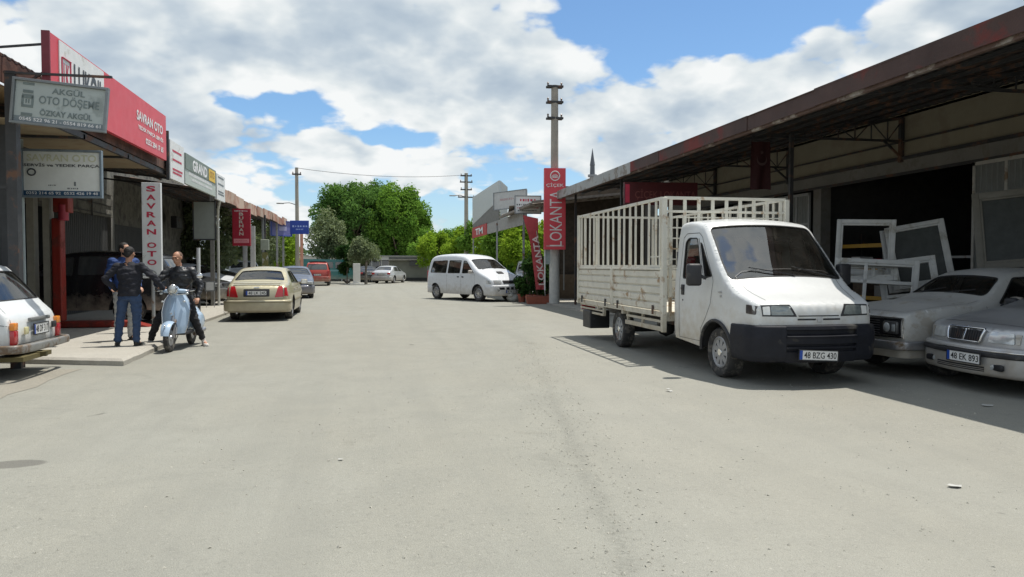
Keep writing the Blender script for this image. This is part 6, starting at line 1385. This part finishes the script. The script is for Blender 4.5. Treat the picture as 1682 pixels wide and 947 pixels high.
# potted plants under the tall sign
for i, (x, y, h, r_, lb) in enumerate([(6.22, 28.2, 1.75, .50, 'tallest dark leafy shrub in a pot beside the feather banner'), (6.45, 27.95, 1.25, .38, 'low dark bush in a terracotta pot in front of the feather banner'), (6.02, 28.9, 1.0, .36, 'small dark potted bush nearest the minivan'), (6.95, 28.4, 1.5, .4, 'dark potted shrub just left of the concrete pole'), (6.55, 29.0, 2.1, .5, 'dark climbing plant behind the feather banner')]):
    root = thing('potted_plant', lb, 'plant', (x, y, 0), 0, 'potted plants by the restaurant sign')
    obj('pot', MB().lathe([(.001, 0), (.13, 0), (.17, .28), (.19, .28), (.19, .33), (.16, .33), (.15, .29), (.001, .29)], seg=20), TERRA, root, 40); m = MB()
    for k in range(6): a = k * 1.05; m.tube([(0, 0, .25), (math.cos(a) * r_ * .3, math.sin(a) * r_ * .3, h * .5), (math.cos(a) * r_ * .5, math.sin(a) * r_ * .5, h * .85)], [.015, .01, .004], 5)
    obj('stem', m, BARK, root); leaf_cloud('foliage', clumps(0, 0, h * .62, r_ * .8, r_ * .8, h * .36, 12, r_ * .42, 70 + i, -1), 1600, .085, LDRK, root, 80 + i)
root = thing('flower_trough', 'red-brown planting trough under the potted shrubs', 'planter', (6.5, 27.5, 0)); obj('trough_box', MB().prism([(-.55, 0), (.55, 0), (.62, .30), (-.62, .30)], 'Y', -.14, .14), TERRA, root); obj('soil', MB().box((0, 0, .302), (1.15, .24, .01)), BARK, root)
root = thing('plastic_bag', 'pale crumpled sack on the ground by the minivan nose', 'bag', (5.75, 29.4, 0)); obj('sack', MB().ell((0, 0, .15), (.28, .2, .17), 14, 9).ell((.28, .05, .1), (.17, .14, .12), 12, 8).ell((-.12, -.1, .26), (.14, .12, .1), 10, 7), M('sack_white', (.42, .42, .39), .8, bump=.8, bscale=14), root, 60)
for i, (px, py, w, lb) in enumerate([(1568, 800, .055, 'largest white paper scrap, lower right of the road'), (1100, 643, .055, 'white paper scrap on the sunny road in front of the truck wheel'), (1622, 667, .07, 'pale card scrap lying in the canopy shadow at the right'), (559, 756, .03, 'tiny white scrap in the middle of the road'), (1098, 640, .03, 'small fleck beside the scrap by the truck wheel'), (676, 566, .06, 'white fleck far up the middle of the road')]):
    c = at(px, py, Z=0); r = random.Random(i); p_ = [(c.x + w * math.cos(a) * r.uniform(.5, 1.1), c.y + w * 1.0 * math.sin(a) * r.uniform(.4, .9)) for a in np.linspace(0, 5.5, 7)]
    mb = MB().add([(x, y, .006 + r.uniform(0, .012)) for x, y in p_] + [(c.x, c.y, .016)], [(j, (j + 1) % 7, 7) for j in range(7)]); tag(obj('paper_scrap', mb, M('scrap', (.42, .42, .39), .8)), lb, 'litter', 'litter on the road')

root = thing('storage_rack', 'dark storage rack with yellow beams inside the open right-hand bay', 'shelves', (12.9, 17.0, .06))
m = MB()
for sx, sy in ((-.3, -.85), (-.3, .85), (.35, -.85), (.35, .85)): obj('upright', MB().box((sx, sy, 1.15), (.06, .06, 2.3)), darksteel, root)
for z in (.6, 1.3, 1.94): obj('shelf', MB().box((.02, 0, z), (.62, 1.7, .04)), darksteel, root); obj('yellow_beam', MB().box((-.34, 0, z), (.03, 1.7, .10), b=.005), MATS['machine_yellow'], root)
for i, (y, z, w, h, mt, lb) in enumerate([(-.5, .62, .4, .3, WALLG, 'grey carton on the lowest rack shelf'), (.3, .62, .5, .38, BARK, 'brown carton on the lowest rack shelf'), (-.3, 1.32, .45, .28, RL, 'red crate on the middle rack shelf'), (.45, 1.32, .35, .34, SWHT, 'white carton on the middle rack shelf')]): tag(obj('carton', MB().box((12.95, 17.0 + y, .06 + z + h / 2), (.4, w, h), b=.01), mt), lb, 'box', 'boxes on the storage rack')
# loose gravel and grit on the road, thickest along the broken seam
def gravel(name, n, seed):
    rg = np.random.RandomState(seed); y = 2.0 + 12 * rg.rand(n) ** 1.4; sx = SEAM[0] + SEAM[1] * y; k = rg.rand(n) < .40
    x = np.where(k, sx + rg.normal(size=n) * .20, sx + rg.uniform(-3.5, 4.5, n)); s = .004 + .009 * rg.rand(n) ** 3 + np.where(k, .002, 0)
    base = np.array([(1, 0, 0), (-.5, .87, 0), (-.5, -.87, 0), (0, 0, .8), (.3, .5, .5)], float); V = []; F = []
    a = rg.rand(n) * 6.28; ca, sa = np.cos(a), np.sin(a); st = .7 + .6 * rg.rand(n, 5)
    P_ = base[None] * s[:, None, None] * st[..., None]; X = P_[..., 0] * ca[:, None] - P_[..., 1] * sa[:, None] + x[:, None]; Y = P_[..., 0] * sa[:, None] + P_[..., 1] * ca[:, None] + y[:, None]; Z = P_[..., 2] + .0005
    V = np.stack([X, Y, Z], -1).reshape(-1, 3); fs = [(5 * i + p, 5 * i + q, 5 * i + r_) for i in range(n) for p, q, r_ in ((0, 4, 3), (0, 1, 4), (4, 1, 3), (1, 2, 3), (2, 0, 3))]
    return tag(obj(name, MB().add([tuple(v) for v in V], fs), M('grit', (.38, .365, .31), .9, var=.35, scale=60), nofix=True), kind='stuff')
gravel('loose_gravel', 3600, 3)
# ---------------------------------------------------------------- people
from mathutils import noise as mnoise
def remesh(mb, voxel, smooth=6, wr=0.0, ws=9.0):
    me = bpy.data.meshes.new('r'); me.from_pydata(mb.v, [], mb.f); bm = bmesh.new(); bm.from_mesh(me); bmesh.ops.recalc_face_normals(bm, faces=bm.faces[:]); bm.to_mesh(me); bm.free()
    o = bpy.data.objects.new('r', me); COL.objects.link(o); md = o.modifiers.new('m', 'REMESH'); md.mode = 'VOXEL'; md.voxel_size = voxel; md.use_smooth_shade = True
    if smooth: s = o.modifiers.new('s', 'SMOOTH'); s.iterations = smooth; s.factor = .5
    ev = o.evaluated_get(bpy.context.evaluated_depsgraph_get()); m2 = bpy.data.meshes.new_from_object(ev); out = MB()
    out.v = [v.co.copy() for v in m2.vertices]; nr = [v.normal.copy() for v in m2.vertices]; out.f = [tuple(p.vertices) for p in m2.polygons]
    if wr: out.v = [v + n * (wr * (mnoise.noise(Vector((v.x * ws, v.y * ws, v.z * ws * 2.2))) + .5 * mnoise.noise(Vector((v.x * ws * 2.5, v.y * ws * 2.5, v.z * ws * 4.5))))) for v, n in zip(out.v, nr)]
    out.v = [tuple(v) for v in out.v]; bpy.data.objects.remove(o); bpy.data.meshes.remove(me); bpy.data.meshes.remove(m2); return out
def limb(m, pts, rs, seg=12):
    m.tube(pts, rs, seg)
    for p, r in zip(pts, rs): m.ell(p, (r, r, r), 12, 8)
def loft(m, rings, seg=20):
    """rings: (centre, half width x, half depth y)"""
    vs = [(c[0] + rx * math.cos(2 * math.pi * k / seg), c[1] + ry * math.sin(2 * math.pi * k / seg), c[2]) for c, rx, ry in rings for k in range(seg)]
    n = len(rings); fs = [(i * seg + k, i * seg + (k + 1) % seg, (i + 1) * seg + (k + 1) % seg, (i + 1) * seg + k) for i in range(n - 1) for k in range(seg)] + [tuple(range(seg))[::-1], tuple((n - 1) * seg + k for k in range(seg))]
    m.add(vs, fs)
def V3(*a): return Vector(a)
def head(m, c, yaw, pitch=0.0, beard=None):
    """face looks to -Y before yaw; c = centre of the skull"""
    Mx = Matrix.Translation(c) @ Euler((pitch, 0, yaw)).to_matrix().to_4x4(); h = MB()
    h.ell((0, .012, .025), (.076, .093, .095), 20, 14); h.ell((0, -.022, -.045), (.056, .066, .068), 16, 10); h.ell((0, -.055, -.088), (.026, .022, .02), 10, 7)
    h.add([(-.010, -.085, .02), (.010, -.085, .02), (.018, -.084, -.03), (-.018, -.084, -.03), (0, -.112, -.024), (0, -.095, .018)], [(0, 1, 5), (0, 5, 4, 3), (1, 2, 4, 5), (3, 4, 2), (0, 3, 2, 1)])
    h.ell((0, -.086, .038), (.05, .014, .010), 12, 6); h.ell((0, -.083, -.052), (.023, .010, .006), 10, 6); h.ell((0, -.081, -.063), (.020, .010, .006), 10, 6)
    for s in (1, -1): h.ell((s * .079, .012, .0), (.010, .018, .030), 8, 7); h.ell((s * .045, -.062, -.008), (.022, .018, .02), 8, 6)
    m.add(h.xf(Mx).v, h.f); return Mx
def hand(m, wrist, d, thumb, curl=.6, L=.085):
    """palm along d from the wrist; thumb leaves the side facing `thumb`; five separate fingers"""
    d = d.normalized(); t = (thumb - d * thumb.dot(d)).normalized(); n = d.cross(t); rot = Matrix((t, d, n)).transposed()
    m.ell(wrist + d * .045, (.040, .055, .017), 12, 8, rot); base = wrist + d * .085
    for k, ln in enumerate((.070, .078, .072, .056)):
        o = t * (.028 - .0185 * k); p = base + o - d * .012; q = p + (d * math.cos(curl * .5) + n * math.sin(curl * .5)) * ln * .45; r_ = q + (d * math.cos(curl * 1.4) + n * math.sin(curl * 1.4)) * ln * .32; s_ = r_ + (d * math.cos(curl * 2.2) + n * math.sin(curl * 2.2)) * ln * .26
        m.tube([p, q, r_, s_], [.0090, .0088, .0080, .0065], 7)
    p = wrist + d * .025 + t * .028; m.tube([p, p + (t * .75 + d * .55 + n * .15) * .035, p + (t * .75 + d * 1.3 + n * .5) * .045, ], [.0120, .0105, .0085], 7)
def person(label, loc, yaw, J, skin, garments, hairmat, shoe, eyes=True, head_yaw=0.0, head_pitch=0.0, beard=None, bald=False):
    root = thing('person', label, 'person', loc, yaw); m = MB(); P = {k: Vector(v) for k, v in J.items()}
    # whole body first (one continuous surface)
    pel, ch, nk, hd = P['pelvis'], P['chest'], P['neck'], P['head']
    loft(m, [(pel - V3(0, 0, .10), .13, .10), (pel, .155, .115), (pel.lerp(ch, .45), .135, .10), (ch, .165, .115), (ch.lerp(nk, .55), .15, .10), (nk - V3(0, 0, .02), .07, .065)])
    limb(m, [nk - V3(0, 0, .03), nk.lerp(hd, .55)], [.058, .052])
    for s in ('l', 'r'):
        limb(m, [P['sh' + s], P['sh' + s].lerp(P['el' + s], .5), P['el' + s], P['el' + s].lerp(P['wr' + s], .4), P['wr' + s]], [.052, .044, .036, .035, .025]); limb(m, [P['hip' + s], P['hip' + s].lerp(P['kn' + s], .5), P['kn' + s], P['kn' + s].lerp(P['an' + s], .35), P['an' + s]], [.082, .070, .052, .052, .034])
        limb(m, [P['an' + s], P['to' + s]], [.034, .030]); hand(m, P['wr' + s], P['hd' + s] - P['wr' + s], P['th' + s], J.get('curl', .6))
    Mx = head(m, hd, head_yaw, head_pitch); b = remesh(m, .0065, 3); body = obj('body', b, skin, root, 180)
    face = MB()
    for s in (1, -1): face.ell((s * .031, -.0845, .014), (.012, .006, .0065), 10, 6); face.ell((s * .032, -.090, .036), (.020, .005, .0045), 8, 5)
    obj('eyes_and_brows', face.xf(Mx), M('eye_dark', (.03, .02, .015), .3), body, 60)
    hm = MB()
    if not bald: hm.ell((0, .022, .040), (.084, .096, .094), 20, 14); hm.ell((0, .07, -.01), (.066, .045, .07), 14, 9)
    else: hm.ell((0, .030, .028), (.0795, .090, .093), 20, 14)
    hr = remesh(hm, .008, 2, .004, 40)
    if bald: hr.v = [(x, y, z) for x, y, z in hr.v]
    keep = MB(); inv = hr.v; ok = [not (v[1] < -.048 + (v[2] - .05) * .35 and v[2] < .095) for v in inv]; keep.v = inv; keep.f = [f for f in hr.f if all(ok[i] for i in f)]
    if beard:
        bm_ = MB(); bm_.ell((0, -.026, -.070), (.062, .068, .052), 16, 10); br = remesh(bm_, .008, 2, .003, 40); okb = [v[2] < -.045 or abs(v[0]) > .046 for v in br.v]; o = len(keep.v); keep.v = list(keep.v) + list(br.v); keep.f += [tuple(i + o for i in f) for f in br.f if all(okb[i] for i in f)]
    obj('hair', keep.xf(Mx), hairmat, body, 180, nofix=True)
    for g_ in garments:
        m = MB(); kind, mat = g_[0], g_[1]
        if kind == 'jacket':
            e = g_[2] if len(g_) > 2 else .0
            loft(m, [(pel - V3(0, 0, .06), .185 + e, .135 + e), (pel + V3(0, 0, .04), .182 + e, .135 + e), (pel.lerp(ch, .5), .175 + e, .130 + e), (ch, .205 + e, .142 + e), (ch.lerp(nk, .5), .195, .125), (nk - V3(0, 0, .045), .115, .085), (nk + V3(0, 0, .0), .072, .072)])
            for s in ('l', 'r'): limb(m, [ch.lerp(nk, .35).lerp(P['sh' + s], .5), P['sh' + s], P['sh' + s].lerp(P['el' + s], .5), P['el' + s], P['el' + s].lerp(P['wr' + s], .45), P['el' + s].lerp(P['wr' + s], .93)], [.085, .078, .066, .057, .052, .040])
            r = remesh(m, .012, 3, .020, 8)
        elif kind == 'trousers':
            loft(m, [(pel - V3(0, 0, .13), .165, .125), (pel - V3(0, 0, .04), .172, .128), (pel + V3(0, 0, .06), .160, .118)])
            for s in ('l', 'r'): limb(m, [P['hip' + s], P['hip' + s].lerp(P['kn' + s], .5), P['kn' + s], P['kn' + s].lerp(P['an' + s], .5), P['kn' + s].lerp(P['an' + s], g_[2] if len(g_) > 2 else .97)], [.102, .090, .073, .066, .060])
            r = remesh(m, .012, 3, .016, 9)
        elif kind == 'socks':
            for s in ('l', 'r'): limb(m, [P['kn' + s].lerp(P['an' + s], .70), P['an' + s]], [.046, .042])
            r = remesh(m, .012, 2)
        obj(kind, r, mat, root, 180)
    for s in ('l', 'r'):
        m = MB(); a, t = P['an' + s], P['to' + s]; f = (t - a); f.z = 0; f.normalize(); ya = math.atan2(f.y, f.x); c = Vector((a.x, a.y, a.z - .055)) ; rot = Matrix.Rotation(ya, 3, 'Z')
        m.ell(c + f * .02 + V3(0, 0, .025), (.085, .044, .050), 14, 9, rot); m.ell(c + f * .115, (.085, .047, .034), 14, 9, rot); m.box(c + f * .055 - V3(0, 0, .026), (.27, .082, .018), rot, .008)
        obj('shoe', remesh(m, .010, 2), shoe, root, 180)
    return root
SK1 = M('skin_tan', (.42, .22, .14), .55, var=.06); SK2 = M('skin_light', (.50, .28, .19), .55, var=.06); HB = M('hair_black', (.012, .010, .009), .7, var=.3, scale=60); HG = M('hair_cropped', (.13, .075, .05), .75, var=.15, scale=60)
JKT = M('jacket_black_cloth', (.014, .015, .022), .85, var=.25, bump=.15); JEAN = M('denim_blue', (.035, .065, .135), .85, var=.18, scale=10, bump=.2, bscale=120, alt=(.07, .11, .19), altamt=.15); LTHR = M('jacket_black_leather', (.022, .024, .028), .42, var=.25, bump=.3, bscale=22, alt=(.13, .14, .16), altamt=.12); BTR = M('trousers_black', (.014, .014, .016), .8, var=.2); SHB = M('shoe_black', (.02, .02, .02), .5); BLU = M('jacket_blue', (.018, .05, .17), .8, var=.15); GTR = M('trousers_pale_grey', (.42, .43, .42), .85, var=.1, bump=.15); SHW = M('shoe_grey_beige', (.56, .54, .50), .8); SOCK = M('sock_white', (.62, .60, .56), .9)
GZ = .105
# man with his back to the camera: black jacket, blue jeans, one hand stretched to the scooter
pm = person('man seen from behind in black jacket and blue jeans', (-4.08, 13.62, GZ), R(176),
       dict(pelvis=(0, 0, .96), chest=(.0, -.03, 1.30), neck=(.02, -.04, 1.52), head=(.01, -.075, 1.665), shl=(.20, -.03, 1.44), shr=(-.20, -.03, 1.44), ell=(.385, .06, 1.20), wrl=(.24, -.06, 1.00), hdl=(.18, -.10, .96), thl=(0, -1, 0), elr=(-.42, -.05, 1.22), wrr=(-.50, -.22, 1.03), hdr=(-.53, -.29, .985), thr=(0, -1, .3),
            hipl=(.095, 0, .90), knl=(.165, -.02, .50), anl=(.20, .02, .085), tol=(.27, -.13, .03), hipr=(-.095, 0, .90), knr=(-.115, -.03, .50), anr=(-.115, .03, .085), tor=(-.13, -.12, .03)),
       SK1, [('jacket', JKT, .012), ('trousers', JEAN)], HB, SHB, head_yaw=R(-12), head_pitch=R(8)); pm.scale = (.97, .97, .955)
person('bearded man in bright blue top and pale grey trousers, facing the other two', (-4.46, 14.6, GZ), R(40),
       dict(pelvis=(0, 0, .97), chest=(0, -.01, 1.32), neck=(0, -.02, 1.54), head=(0, -.045, 1.68), shl=(.20, 0, 1.46), shr=(-.20, 0, 1.46), ell=(.27, .04, 1.18), wrl=(.24, -.12, .98), hdl=(.23, -.19, .94), thl=(-1, 0, .2), elr=(-.27, .04, 1.18), wrr=(-.25, -.10, .96), hdr=(-.24, -.17, .92), thr=(1, 0, .2),
            hipl=(.095, 0, .90), knl=(.11, -.02, .50), anl=(.12, .02, .085), tol=(.14, -.13, .03), hipr=(-.095, 0, .90), knr=(-.11, -.02, .50), anr=(-.12, .02, .085), tor=(-.14, -.13, .03)),
       SK2, [('jacket', BLU), ('trousers', GTR)], HB, SHB, beard=True, head_yaw=R(22), head_pitch=R(4))
person('crop-haired man in black leather jacket straddling the pale blue scooter', (-3.44, 14.42, .0), R(-2),
       dict(pelvis=(.0, .08, .90), chest=(.0, .0, 1.26), neck=(-.01, -.04, 1.475), head=(-.03, -.08, 1.625), shl=(.205, -.01, 1.40), shr=(-.215, -.01, 1.40), ell=(.36, -.02, 1.13), wrl=(.34, -.16, .90), hdl=(.34, -.22, .85), thl=(-1, 0, .2), elr=(-.37, -.16, 1.17), wrr=(-.24, -.40, 1.08), hdr=(-.22, -.48, 1.07), thr=(1, 0, -.2),
            hipl=(.115, .04, .84), knl=(.28, -.16, .50), anl=(.40, -.02, .085), tol=(.48, -.15, .03), hipr=(-.115, .04, .84), knr=(-.36, -.16, .50), anr=(-.52, -.10, .085), tor=(-.58, -.24, .03)),
       SK1, [('jacket', LTHR, .012), ('trousers', BTR, .80), ('socks', SOCK)], HG, SHW, bald=True, head_yaw=R(-20), head_pitch=R(10))

# ---------------------------------------------------------------- scooter, nose to the camera
def scooter():
    B = M('scooter_pale_blue', (.36, .47, .60), .25, var=.04, coat=.6); root = thing('motor_scooter', 'pale blue motor scooter with round headlamp, nose towards the camera', 'scooter', (-3.37, 14.12, 0), R(-3)); DK = blackpl
    def surf(name, fn, nu, nv, mat, parent=None, th=.012):
        vs = [Vector(fn(i / nu, j / nv)) for i in range(nu + 1) for j in range(nv + 1)]; N = len(vs); vs2 = [v + Vector((0, th, 0)) for v in vs]; q = lambda i, j: i * (nv + 1) + j; fs = []
        for i in range(nu):
            for j in range(nv): fs += [(q(i, j), q(i + 1, j), q(i + 1, j + 1), q(i, j + 1)), (N + q(i, j), N + q(i, j + 1), N + q(i + 1, j + 1), N + q(i + 1, j))]
        for i in range(nu): fs += [(q(i, 0), N + q(i, 0), N + q(i + 1, 0), q(i + 1, 0)), (q(i, nv), q(i + 1, nv), N + q(i + 1, nv), N + q(i, nv))]
        for j in range(nv): fs += [(q(0, j), q(0, j + 1), N + q(0, j + 1), N + q(0, j)), (q(nu, j), N + q(nu, j), N + q(nu, j + 1), q(nu, j + 1))]
        return obj(name, MB().add(vs + vs2, fs), mat, parent or root, 50)
    def shield(u, v):
        z = .30 + .68 * u; hw = np.interp(u, [0, .2, .55, .85, 1], [.19, .235, .262, .225, .15]); t = v * 2 - 1; y = -.42 + .16 * u - .12 * (1 - t * t) * (.6 + .4 * u) + .05 * abs(t) ** 3; return (t * hw, y, z)
    s = surf('leg_shield', shield, 18, 18, B)
    obj('horn_cover', MB().add(*(lambda r: (r, [(0, 1, 2, 3), (4, 7, 6, 5), (0, 4, 5, 1), (1, 5, 6, 2), (2, 6, 7, 3), (3, 7, 4, 0)]))([(-.035, -.42, .92), (.035, -.42, .92), (.022, -.56, .62), (-.022, -.56, .62), (-.03, -.33, .92), (.03, -.33, .92), (.02, -.40, .62), (-.02, -.40, .62)])), M('scooter_blue_shade', (.26, .36, .48), .3, coat=.5), s, 40)
    obj('shield_emblem', MB().box((0, -.548, .655), (.03, .01, .03), b=.004), chrome, s); obj('side_indicator', MB().ell((-.20, -.42, .86), (.03, .02, .018)).ell((.20, -.42, .86), (.03, .02, .018)), clearlens, s, 60)
    obj('shield_trim', MB().tube([Vector(shield(u, 0)) for u in np.linspace(0, 1, 14)] + [Vector(shield(1, v)) for v in np.linspace(.1, .9, 7)] + [Vector(shield(u, 1)) for u in np.linspace(1, 0, 14)], .009, 6), chrome, s, 50)
    w = MB(); w.lathe([(.14, -.035), (.20, -.05), (.235, -.035), (.245, 0), (.235, .035), (.20, .05), (.14, .035), (.14, -.035)], axis='X', seg=32)
    for y in (-.66, .62):
        wh = obj('wheel', MB().lathe([(.001, -.05), (.04, -.05), (.05, -.02), (.14, -.03), (.145, 0), (.14, .03), (.05, .02), (.04, .05), (.001, .05)], axis='X', seg=24), M('scooter_rim', (.45, .46, .47), .35, metal=.7), root, 40, (0, y, .245)); obj('tyre', MB().add(w.v, w.f), rubber, wh, 40)
    def fender(u, v):
        a = math.radians(8 + 150 * u); t = v * 2 - 1; r = .285 - .03 * t * t + .0; return (t * .095 * (1 - .25 * abs(2 * u - 1) ** 2), -.66 - r * math.cos(a), .26 + r * math.sin(a) * .98)
    f = surf('front_fender', fender, 16, 10, B, th=.006); obj('fender_crest', MB().ell((0, -.66 - .22, .26 + .20), (.012, .05, .03)), chrome, f, 60)
    m = MB(); m.bar((.075, -.66, .245), (.065, -.50, .55), .03, .05); m.cyl((.0, -.46, .5), (0, -.33, 1.02), .03, 10); m.cyl((.07, -.66, .245), (-.06, -.66, .245), .015, 8); m.tube([(.10, -.60, .30), (.10, -.58, .42)], .022, 8); obj('front_fork', m, steel, root, 40)
    h = obj('headset', MB().ell((0, -.37, 1.06), (.095, .10, .085), 18, 12).ell((0, -.31, 1.04), (.26, .055, .045), 18, 10), B, root, 60)
    hl = obj('headlight', MB().lathe([(.001, -.075), (.055, -.068), (.078, -.045), (.084, -.02), (.086, .03), (.07, .06)], c=(0, -.44, 1.075), axis='Y', seg=26), clearlens, root, 60); obj('headlight_ring', MB().lathe([(.080, -.052), (.092, -.040), (.092, -.01), (.080, 0)], c=(0, -.44, 1.075), axis='Y', seg=26), chrome, hl, 50)
    obj('handlebar', MB().tube([(-.36, -.26, 1.06), (-.2, -.30, 1.05), (.2, -.30, 1.05), (.36, -.26, 1.06)], .014, 8), chrome, root, 50)
    for sx in (1, -1):
        obj('grip', MB().cyl((sx * .25, -.29, 1.053), (sx * .37, -.257, 1.062), .020, 12), DK, root, 40); obj('brake_lever', MB().tube([(sx * .22, -.35, 1.05), (sx * .30, -.38, 1.04), (sx * .37, -.34, 1.05)], .007, 6), chrome, root)
        obj('mirror_stalk', MB().tube([(sx * .20, -.30, 1.09), (sx * .33, -.28, 1.20), (sx * .40, -.26, 1.27)], .005, 6), darksteel, root); mr_ = obj('mirror', MB().ell((sx * .44, -.25, 1.31), (.065, .018, .048), 16, 10), chrome, root, 60); obj('indicator', MB().ell((sx * .24, -.37, 1.0), (.035, .025, .02)), clearlens, root, 60)
    obj('floorboard', MB().box((0, -.10, .29), (.40, .55, .05), b=.015), DK, root, 40)
    bd = MB().ell((0, .50, .52), (.20, .48, .24), 20, 14).ell((.17, .52, .44), (.085, .36, .19), 16, 10).ell((-.17, .52, .44), (.085, .36, .19), 16, 10).box((0, .25, .50), (.22, .30, .36), b=.06); obj('rear_body', bd, B, root, 60)
    obj('saddle', MB().ell((0, .22, .775), (.145, .22, .06), 18, 10).ell((0, .58, .80), (.14, .26, .06), 18, 10), DK, root, 60); obj('tail_lamp', MB().ell((0, .96, .62), (.06, .03, .035)), redglass, root, 60); obj('exhaust', MB().cyl((.16, .35, .22), (.19, .85, .27), .045, 12), steel, root, 40)
    root.scale = (.90, 1, 1)
    obj('kick_stand', MB().tube([(-.08, .05, .22), (-.20, .10, .02)], .012, 6), steel, root)
    return root
scooter()
